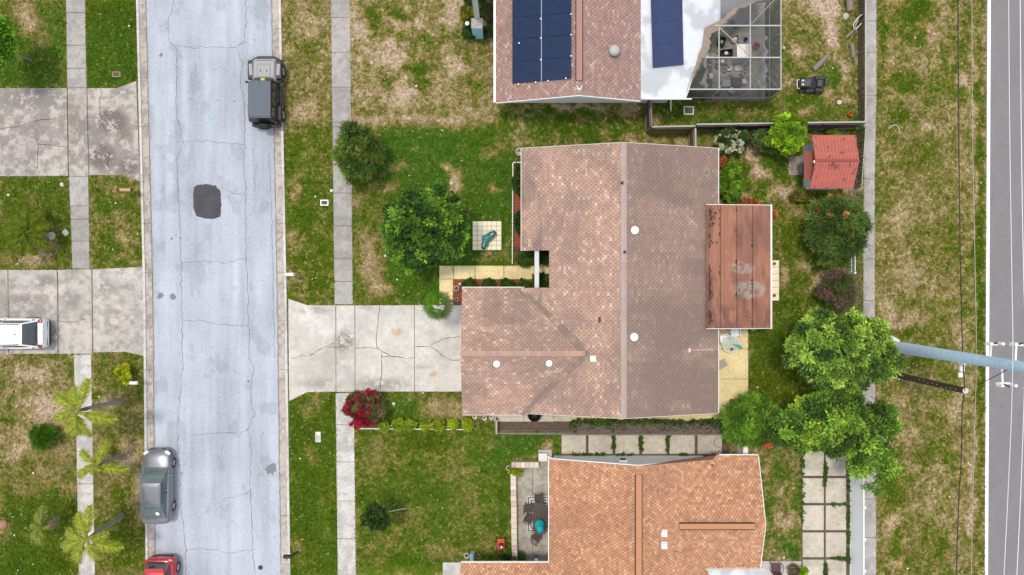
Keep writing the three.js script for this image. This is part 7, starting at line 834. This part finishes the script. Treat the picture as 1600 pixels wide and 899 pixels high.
// meter lids in the lawns
function meter(label, px, py, w, d, rim) { const p = V(px, py, 0), t = thing('meter_box', label, 'meter box', [p.x, 0, p.z]); noGrass([[p.x - w / 2, p.z - d / 2], [p.x + w / 2, p.z - d / 2], [p.x + w / 2, p.z + d / 2], [p.x - w / 2, p.z + d / 2]]); const g = new GB(); g.box(w, 0.06, 0.06, 0, 0.03, -d / 2).box(w, 0.06, 0.06, 0, 0.03, d / 2).box(0.06, 0.06, d - 0.062, -w / 2 + 0.03, 0.03, 0).box(0.06, 0.06, d - 0.062, w / 2 - 0.03, 0.03, 0); part('rim', g.geo, rim, t); part('lid', new GB().rbox(w - 0.14, 0.03, d - 0.1, 0.01, 0, 0.03, 0).geo, S(lin(0.10, 0.065, 0.06), 0.9), t); }
meter('meter lid with pale rim in the right verge lawn', 507, 317, 0.5, 0.3, M.white); meter('brown meter lid in the upper left verge lawn', 182, 116.5, 0.52, 0.28, S(lin(0.25, 0.2, 0.1), 1)); meter('pale framed lid north of the board fence', 1076, 173, 0.62, 0.46, M.offWhite);
{ const p = V(497, 683, 0), t = thing('marker_slab', 'narrow white slab lying in the right verge lawn', 'slab', [p.x, 0, p.z]); part('slab', new GB().rbox(0.36, 0.06, 0.66, 0.02, 0, 0.03, 0).geo, M.walkPale, t); part('slab', new GB().rbox(0.2, 0.09, 0.2, 0.02, 0.03, 0.05, -0.22).geo, M.white, t); }
{ // light blue pedestal with a square column behind it
  const t = thing('blue_post', 'light blue block post with a tall square column behind it', 'post', [-2.1, 0, -15.82]), blue = S(lin(0.32, 0.56, 0.68), 0.8, { bumpMap: bumpFine, bumpScale: 0.01 }); part('pedestal', new GB().rbox(0.64, 1.8, 0.58, 0.02, 0, 0.9, 0).geo, blue, t); part('top', new GB().rbox(0.68, 0.05, 0.62, 0.01, 0, 1.82, 0).geo, M.walk, t); part('column', new GB().box(0.26, 5, 0.22, 0.02, 2.5, -0.42).geo, S(lin(0.48, 0.5, 0.5), 0.7), t); part('column_edge', new GB().box(0.05, 4.9, 0.23, -0.135, 2.45, -0.42).geo, S(lin(0.45, 0.33, 0.27), 0.8), t); }
{ const p = V(730, 36.5, 1.0), t = thing('garden_light', 'small white round garden light beside the light blue post', 'light', [p.x, 0, p.z]); part('stake', new GB().cyl(0.02, 0.02, 1, 0, 0.5, 0, 6).geo, M.dark, t); part('shade', new GB().lathe([[0.13, 0], [0.12, 0.05], [0.05, 0.09], [0, 0.09]], 0, 0.98, 0).geo, M.white, t); part('cap', new GB().cyl(0.03, 0.03, 0.04, 0, 1.09, 0, 8).geo, M.dark, t); }
for (const [px, py, l] of [[742, 652, 'left'], [757, 654, 'middle'], [768, 653, 'right']]) pot({ left: 'white bucket half under the garage eave, nearest the yellow green bush', middle: 'white bucket between two others at the garage eave', right: 'white bucket nearest the short rail fence' }[l], px, py, 0.14, 0.3, M.white, null, 0.02, 'bucket');
pot('clay pot at the foot of the narrow leaved shrub', 596, 274, 0.12, 0.2, M.terra); pot('white round sprinkler cap on the bare front lawn patch', 705, 286, 0.1, 0.06, M.white, null, 0.02, 'sprinkler', 'sprinkler_cap'); pot('dark green solar light in the front lawn', 706, 300, 0.08, 0.25, S(lin(0.02, 0.06, 0.055), 0.5), null, 0.02, 'light', 'solar_light');
pot('white pot at the corner of the cream walk bed', 713, 451, 0.16, 0.3, M.white); pot('small white ornament pot in the walkway bed', 718, 444, 0.08, 0.22, M.white, null); pot('cream pot between the dome shrubs', 774, 441, 0.1, 0.2, M.offWhite); pot('white pot beneath the fan palm', 713, 468, 0.12, 0.22, M.white); pot('dark pot in the picket bed', 807, 390, 0.14, 0.26, M.dark); pot('white urn at the upper left corner of the brown roof', 812, 237, 0.24, 0.35, M.offWhite, null);
pot('white pot left of the slate slab by the bottom eave', 729, 869, 0.16, 0.3, M.white); pot('yellow pot right of the slate slab by the bottom eave', 747, 871, 0.14, 0.26, S(lin(0.45, 0.40, 0.05), 0.6));
{ const p = V(738, 872, 0.3), t = thing('slate_slab', 'upright pale blue slab between two pots at the bottom eave', 'slab', [p.x, 0, p.z]); part('slab', new GB().rbox(0.22, 0.6, 0.62, 0.02, 0, 0.3, 0, 0, 0, 0.12).geo, S(lin(0.34, 0.44, 0.54), 0.7), t); part('foot', new GB().box(0.34, 0.06, 0.4, 0, 0.03, 0).geo, M.grey, t); }
pot('orange bucket by the dark rear fence', 1330, 178, 0.15, 0.3, S(lin(0.55, 0.13, 0.02), 0.5), null, 0.02, 'bucket'); pot('pale pink pot in the back lawn beside the crape myrtle', 1264, 382, 0.12, 0.2, S(lin(0.55, 0.40, 0.34), 0.8)); pot('pale pink pot in the sandy patch above the brownish shrub', 1283, 430, 0.11, 0.2, S(lin(0.55, 0.40, 0.34), 0.8)); pot('white cap pipe beside the screen enclosure', 1225, 74, 0.09, 0.3, M.white, null, 0.02, 'pipe', 'vent_stub'); pot('small clay pot in the sandy left yard', 53, 688, 0.1, 0.16, S(lin(0.14, 0.05, 0.04), 0.9));
// logs and stumps
function log(label, a, b, r, seed) { const A = V(...a, r), B = V(...b, r), t = thing('log', label, 'log', [A.x, 0, A.z]), l = [B.x - A.x, B.z - A.z]; const m = [l[0] / 2 + 0.04, r * 1.1, l[1] / 2 - 0.03]; part('trunk', new GB().bar([0, r, 0], m, r, r * 1.05, 10).bar(m, [l[0], r, l[1]], r * 1.05, r * 0.85, 10).geo, M.bark, t); part('cut_end', new GB().bar([-l[0] * 0.01, r, -l[1] * 0.01], [0.002, r, 0.002], r * 0.9, r * 0.9, 10).bar([l[0], r, l[1]], [l[0] * 1.015, r, l[1] * 1.015], r * 0.72, r * 0.72, 10).geo, S(lin(0.34, 0.27, 0.2), 0.9), t); }
log('bent fallen log above the ride-on mower', [1271, 109], [1293, 87], 0.17, 1); log('short upright lying log by the dark rear fence', [1331, 68], [1333, 90], 0.14, 2); log('slanting log leaning towards the rear fence', [1322, 59], [1340, 42], 0.1, 3); log('thick log at the top edge of the back yard', [1326, -10], [1328, 17], 0.22, 4);
{ const p = V(1311.5, 160, 0.2), t = thing('tree_stump', 'pale sawn stump in the back yard', 'stump', [p.x, 0, p.z]); part('bark', new GB().cyl(0.15, 0.2, 0.22, 0, 0.11, 0, 14).geo, M.bark, t); part('cut_face', new GB().cyl(0.14, 0.14, 0.02, 0, 0.225, 0, 14).geo, S(lin(0.55, 0.42, 0.36), 0.9), t); }
{ const p = V(1340, 34, 0.4), t = thing('folding_chair', 'white metal chair frame tipped against the rear fence', 'chair', [p.x, 0.05, p.z], 0.6); part('frame', new GB().tube([[-0.35, 0.3, 0.3], [-0.4, 0.45, 0.05], [0.3, 0.6, -0.2], [0.35, 0.5, 0.1], [-0.3, 0.25, 0.35]], 0.03, 30).geo, M.offWhite, t); part('leg', new GB().bar([-0.3, 0, 0.3], [0.2, 0.5, -0.2], 0.02).bar([0.3, 0, 0.1], [-0.1, 0.45, -0.1], 0.02).geo, M.offWhite, t); }
function stone(label, px, py, r, c, seed) { const p = V(px, py, 0), g = new THREE.IcosahedronGeometry(r, 2), q = g.attributes.position; for (let i = 0; i < q.count; i++) { const v = new THREE.Vector3().fromBufferAttribute(q, i), k = 0.75 + 0.5 * fbm(v.x / r * 1.3 + seed, v.z / r * 1.3 + v.y / r, 2, seed); q.setXYZ(i, v.x * k, v.y * k * 0.6, v.z * k); } g.computeVertexNormals(); const o = new THREE.Mesh(g, S(lin(...c), 0.95)); o.name = numbered('stone'); o.position.set(p.x, r * 0.25, p.z); o.castShadow = o.receiveShadow = true; scene.add(o); tag(o, label, 'stone'); }
stone('pale grey stone under the tipped chair', 1321, 26, 0.22, [0.36, 0.37, 0.34], 1); stone('grey stone beside the dark spiky palm trunk', 81, 369, 0.24, [0.33, 0.31, 0.29], 2); stone('pale flat stone near the sidewalk by the dark spiky palm', 103, 364, 0.2, [0.5, 0.52, 0.48], 3); stone('red and white stone near the left sidewalk', 97, 288.5, 0.14, [0.5, 0.4, 0.34], 4); stone('tiny white stone at the left yard edge', 13, 305, 0.08, [0.6, 0.6, 0.58], 5); stone('reddish stone at the left edge near the ragged palm', 6, 819, 0.28, [0.3, 0.16, 0.10], 6); stone('small white stone in the right verge lawn below the driveway', 469, 717, 0.06, [0.65, 0.65, 0.63], 7); stone('pale stone by the sidewalk edge in the right verge', 518, 298, 0.1, [0.55, 0.55, 0.53], 8); stone('pale stone on the grass under the driveway near the bougainvillea', 615, 631, 0.1, [0.55, 0.5, 0.42], 9);
{ const p = V(1399, 200, 0), t = new THREE.Mesh(new GB().tube([V(1389, 201, 0.1), V(1394, 197, 0.15), V(1401, 196, 0.12), V(1404, 200, 0.08), V(1407, 208, 0.06)].map(q => q.toArray()), 0.025, 20, 5).geo, S(lin(0.5, 0.46, 0.4), 0.9)); t.name = 'fallen_branch'; scene.add(t); tag(t, 'thin pale branch lying on the rear verge', 'branch'); }
{ const t = new THREE.Mesh(new GB().tube([[1122, 683], [1116, 690], [1118, 697], [1126, 700], [1130, 704], [1118, 707], [1110, 708], [1124, 710], [1134, 706]].map(([a, b]) => V(a, b, 0.07).toArray()), 0.018, 60, 5).geo, S(lin(0.05, 0.09, 0.06), 0.6)); t.name = 'garden_hose'; scene.add(t); tag(t, 'green garden hose coiled on the last side paver', 'hose'); }
{ const p = V(1213, 888, 0.45), t = thing('lounge_chair', 'plum cushioned patio chair at the bottom edge', 'chair', [p.x, 0.045, p.z], Math.PI); part('seat', new GB().rbox(0.55, 0.1, 0.55, 0.04, 0, 0.42, 0).geo, S(lin(0.10, 0.045, 0.05), 0.9), t); part('backrest', new GB().rbox(0.55, 0.5, 0.1, 0.04, 0, 0.7, -0.3, 0, -0.2).geo, S(lin(0.10, 0.045, 0.05), 0.9), t); for (const s of [-1, 1]) { part('armrest', new GB().tube([[s * 0.31, 0.3, 0.28], [s * 0.33, 0.62, 0.26], [s * 0.33, 0.64, -0.25]], 0.02).geo, M.dark, t); for (const z of [-0.25, 0.25]) part('leg', new GB().bar([s * 0.28, 0, z], [s * 0.28, 0.4, z], 0.018).geo, M.dark, t); } }
pot('white saucer pot at the lower patio by the orange roof', 1206, 887, 0.12, 0.16, M.white, null, 0.045); pot('white cap stake in the grass above the lower patio', 1225, 872, 0.07, 0.12, M.white, null, 0.02, 'cap', 'stake_cap');
{ const p = V(835, 652, 0.5), t = thing('black_tub', 'round black tub half under the eave on the side path', 'tub', [p.x, 0.04, p.z - 0.12]); part('shell', new GB().lathe([[0, 0], [0.33, 0], [0.4, 0.5], [0.42, 0.5], [0.42, 0.54], [0.36, 0.54], [0.3, 0.05]], 0, 0, 0, 24).geo, M.black, t); part('handle', new GB().box(0.12, 0.03, 0.05, 0.4, 0.54, 0).geo, M.black, t); }
// ================================================================ GRASS: blades that nobody could count
{
  const blades = (seed, n, hgt, spl) => { const r = rngOf(seed), v = []; for (let i = 0; i < n; i++) { const a = r() * 6.283, d = 0.035 * Math.sqrt(r()), x = Math.cos(i * 2.4) * d, z = Math.sin(i * 2.4) * d, l = spl * (0.4 + 0.8 * r()), h = hgt * (0.5 + 0.7 * r()), w = 0.012 + 0.006 * r(); const tx = x + Math.cos(a) * l, tz = z + Math.sin(a) * l, px = -Math.sin(a) * w, pz = Math.cos(a) * w, mx = x + Math.cos(a) * l * 0.45, mz = z + Math.sin(a) * l * 0.45; v.push(x - px, 0, z - pz, x + px, 0, z + pz, mx + px * 0.8, h * 0.75, mz + pz * 0.8, x - px, 0, z - pz, mx + px * 0.8, h * 0.75, mz + pz * 0.8, mx - px * 0.8, h * 0.75, mz - pz * 0.8, mx - px * 0.8, h * 0.75, mz - pz * 0.8, mx + px * 0.8, h * 0.75, mz + pz * 0.8, tx, h * 0.8, tz); } return triGeo(v); };
  const T = blades(1, 8, 0.05, 0.085), gm = P(0xffffff, { roughness: 0.9, specularIntensity: 0.1, side: THREE.DoubleSide });
  const yards = [['grass of the upper left yard', 0, 0, 105, 138], ['grass of the upper left verge', 132, 0, 216, 138], ['grass between the left driveways', 0, 274, 112, 423], ['verge grass between the left driveways', 140, 274, 228, 423], ['grass of the lower left yard', 0, 552, 126, 899], ['grass of the lower left verge', 144, 548, 232, 899], ['verge grass right of the street, above the driveway', 438, 0, 524, 480], ['dry grass of the upper front yard', 546, 0, 776, 200], ['lush grass of the main front yard', 548, 200, 816, 478], ['verge grass right of the street, below the driveway', 448, 612, 530, 899], ['grass strip below the driveway', 553, 612, 776, 670], ['grass of the bottom front yard', 553, 670, 880, 884], ['grass between the two upper houses', 776, 158, 1020, 235], ['grass of the solar house back yard', 1020, 0, 1348, 197], ['grass of the main back yard', 1120, 197, 1350, 706], ['grass beside the orange roofed house', 1180, 700, 1254, 880], ['dry grass of the rear verge', 1366, 0, 1545, 899]];
  const r = rngOf(909), col = new THREE.Color();
  yards.forEach(([label, x0, y0, x1, y1]) => {
    const [ax, az] = W(x0, y0), [bx, bz] = W(x1, y1), n = Math.round((bx - ax) * (bz - az) * 270), ms = [], cs = [];
    for (let i = 0; i < n; i++) { const x = lerp(ax, bx, r()), z = lerp(az, bz, r()); if (isPaved(x + (r() - 0.5) * 0.1, z + (r() - 0.5) * 0.1)) continue; const [c, v] = lawnAt(x, z); if (v < -0.45 && r() < 0.62) continue; const s = 0.65 + 0.6 * r(), t = 0.55 + 1.15 * r(), warm = r() < 0.10 ? 1.35 : 1; _m.compose(new THREE.Vector3(x, 0.0, z), _q.setFromAxisAngle(new THREE.Vector3(0, 1, 0), r() * 6.283), new THREE.Vector3(s, s * (0.8 + 0.5 * r()), s)); ms.push(_m.clone()); cs.push(r() < (v < 0.5 ? 0.06 : 0.015) ? [0.27 * t, 0.235 * t, 0.10 * t] : [c[0] * t * warm, c[1] * t * warm, c[2] * t * warm]); }
    const im = new THREE.InstancedMesh(T, gm, ms.length); ms.forEach((m, i) => { im.setMatrixAt(i, m); im.setColorAt(i, col.setRGB(...cs[i])); }); im.name = numbered('grass'); im.userData = { kind: 'stuff', label, category: 'grass' }; im.receiveShadow = im.castShadow = true; scene.add(im);
  });
  { // pale bits of shell, paper and clippings lying on the grass
    const g = new THREE.IcosahedronGeometry(0.045, 0).scale(1, 0.4, 1.3), m = S(0xffffff, 0.9), N = 150, im = new THREE.InstancedMesh(g, m, N); for (let i = 0; i < N; i++) { let x, z; do { x = rr(-31.5, 29.5, r); z = rr(-17.8, 17.8, r); } while (isPaved(x, z) || (x > -3 && x < 12.5)); const k = 0.5 + 1.0 * r() * r(); _m.compose(new THREE.Vector3(x, 0.045, z), _q.setFromAxisAngle(new THREE.Vector3(0, 1, 0), r() * 6), new THREE.Vector3(k, k, k)); im.setMatrixAt(i, _m); const t = 0.45 + 0.3 * r(); im.setColorAt(i, col.setRGB(t, t * 0.96, t * 0.85)); } im.name = 'litter'; im.userData = { kind: 'stuff', label: 'pale bits of litter and shell scattered on the lawns', category: 'litter' }; scene.add(im);
  }
  // weeds in the paver joints
  const wp = thing('paver_weeds', 'green weeds growing in the joints of the pale pavers', 'weeds'); wp.userData.kind = 'stuff';
  const pts = []; for (const [x, y, dx, dy, k] of [[959, 690, 2, 14, 26], [1001, 692, 2, 14, 26], [1043, 690, 2, 14, 26], [905, 711, 10, 2, 16], [932, 711, 14, 2, 22], [975, 711, 12, 2, 18], [1070, 711, 8, 2, 10], [1288.5, 740, 1.5, 20, 30], [1288.5, 890, 2, 10, 20], [1325, 800, 2, 80, 70], [1310, 872, 12, 2, 16], [1253, 760, 2, 60, 40], [1310, 788, 10, 2, 8]]) for (let i = 0; i < k; i++) pts.push(W(x + (r() - 0.5) * 2 * dx, y + (r() - 0.5) * 2 * dy));
  const im = new THREE.InstancedMesh(SPRIG.tiny, LEAF, pts.length); pts.forEach(([x, z], i) => { _m.compose(new THREE.Vector3(x, 0.05, z), _q.setFromAxisAngle(new THREE.Vector3(0, 1, 0), r() * 6), new THREE.Vector3(1, 1, 1).multiplyScalar(0.8 + r())); im.setMatrixAt(i, _m); im.setColorAt(i, col.setRGB(0.05 + 0.03 * r(), 0.11 + 0.05 * r(), 0.015)); }); im.name = 'foliage'; im.userData.kind = 'stuff'; wp.add(im);
}
renderer.setSize(1024, 575);
renderer.render(scene, camera);
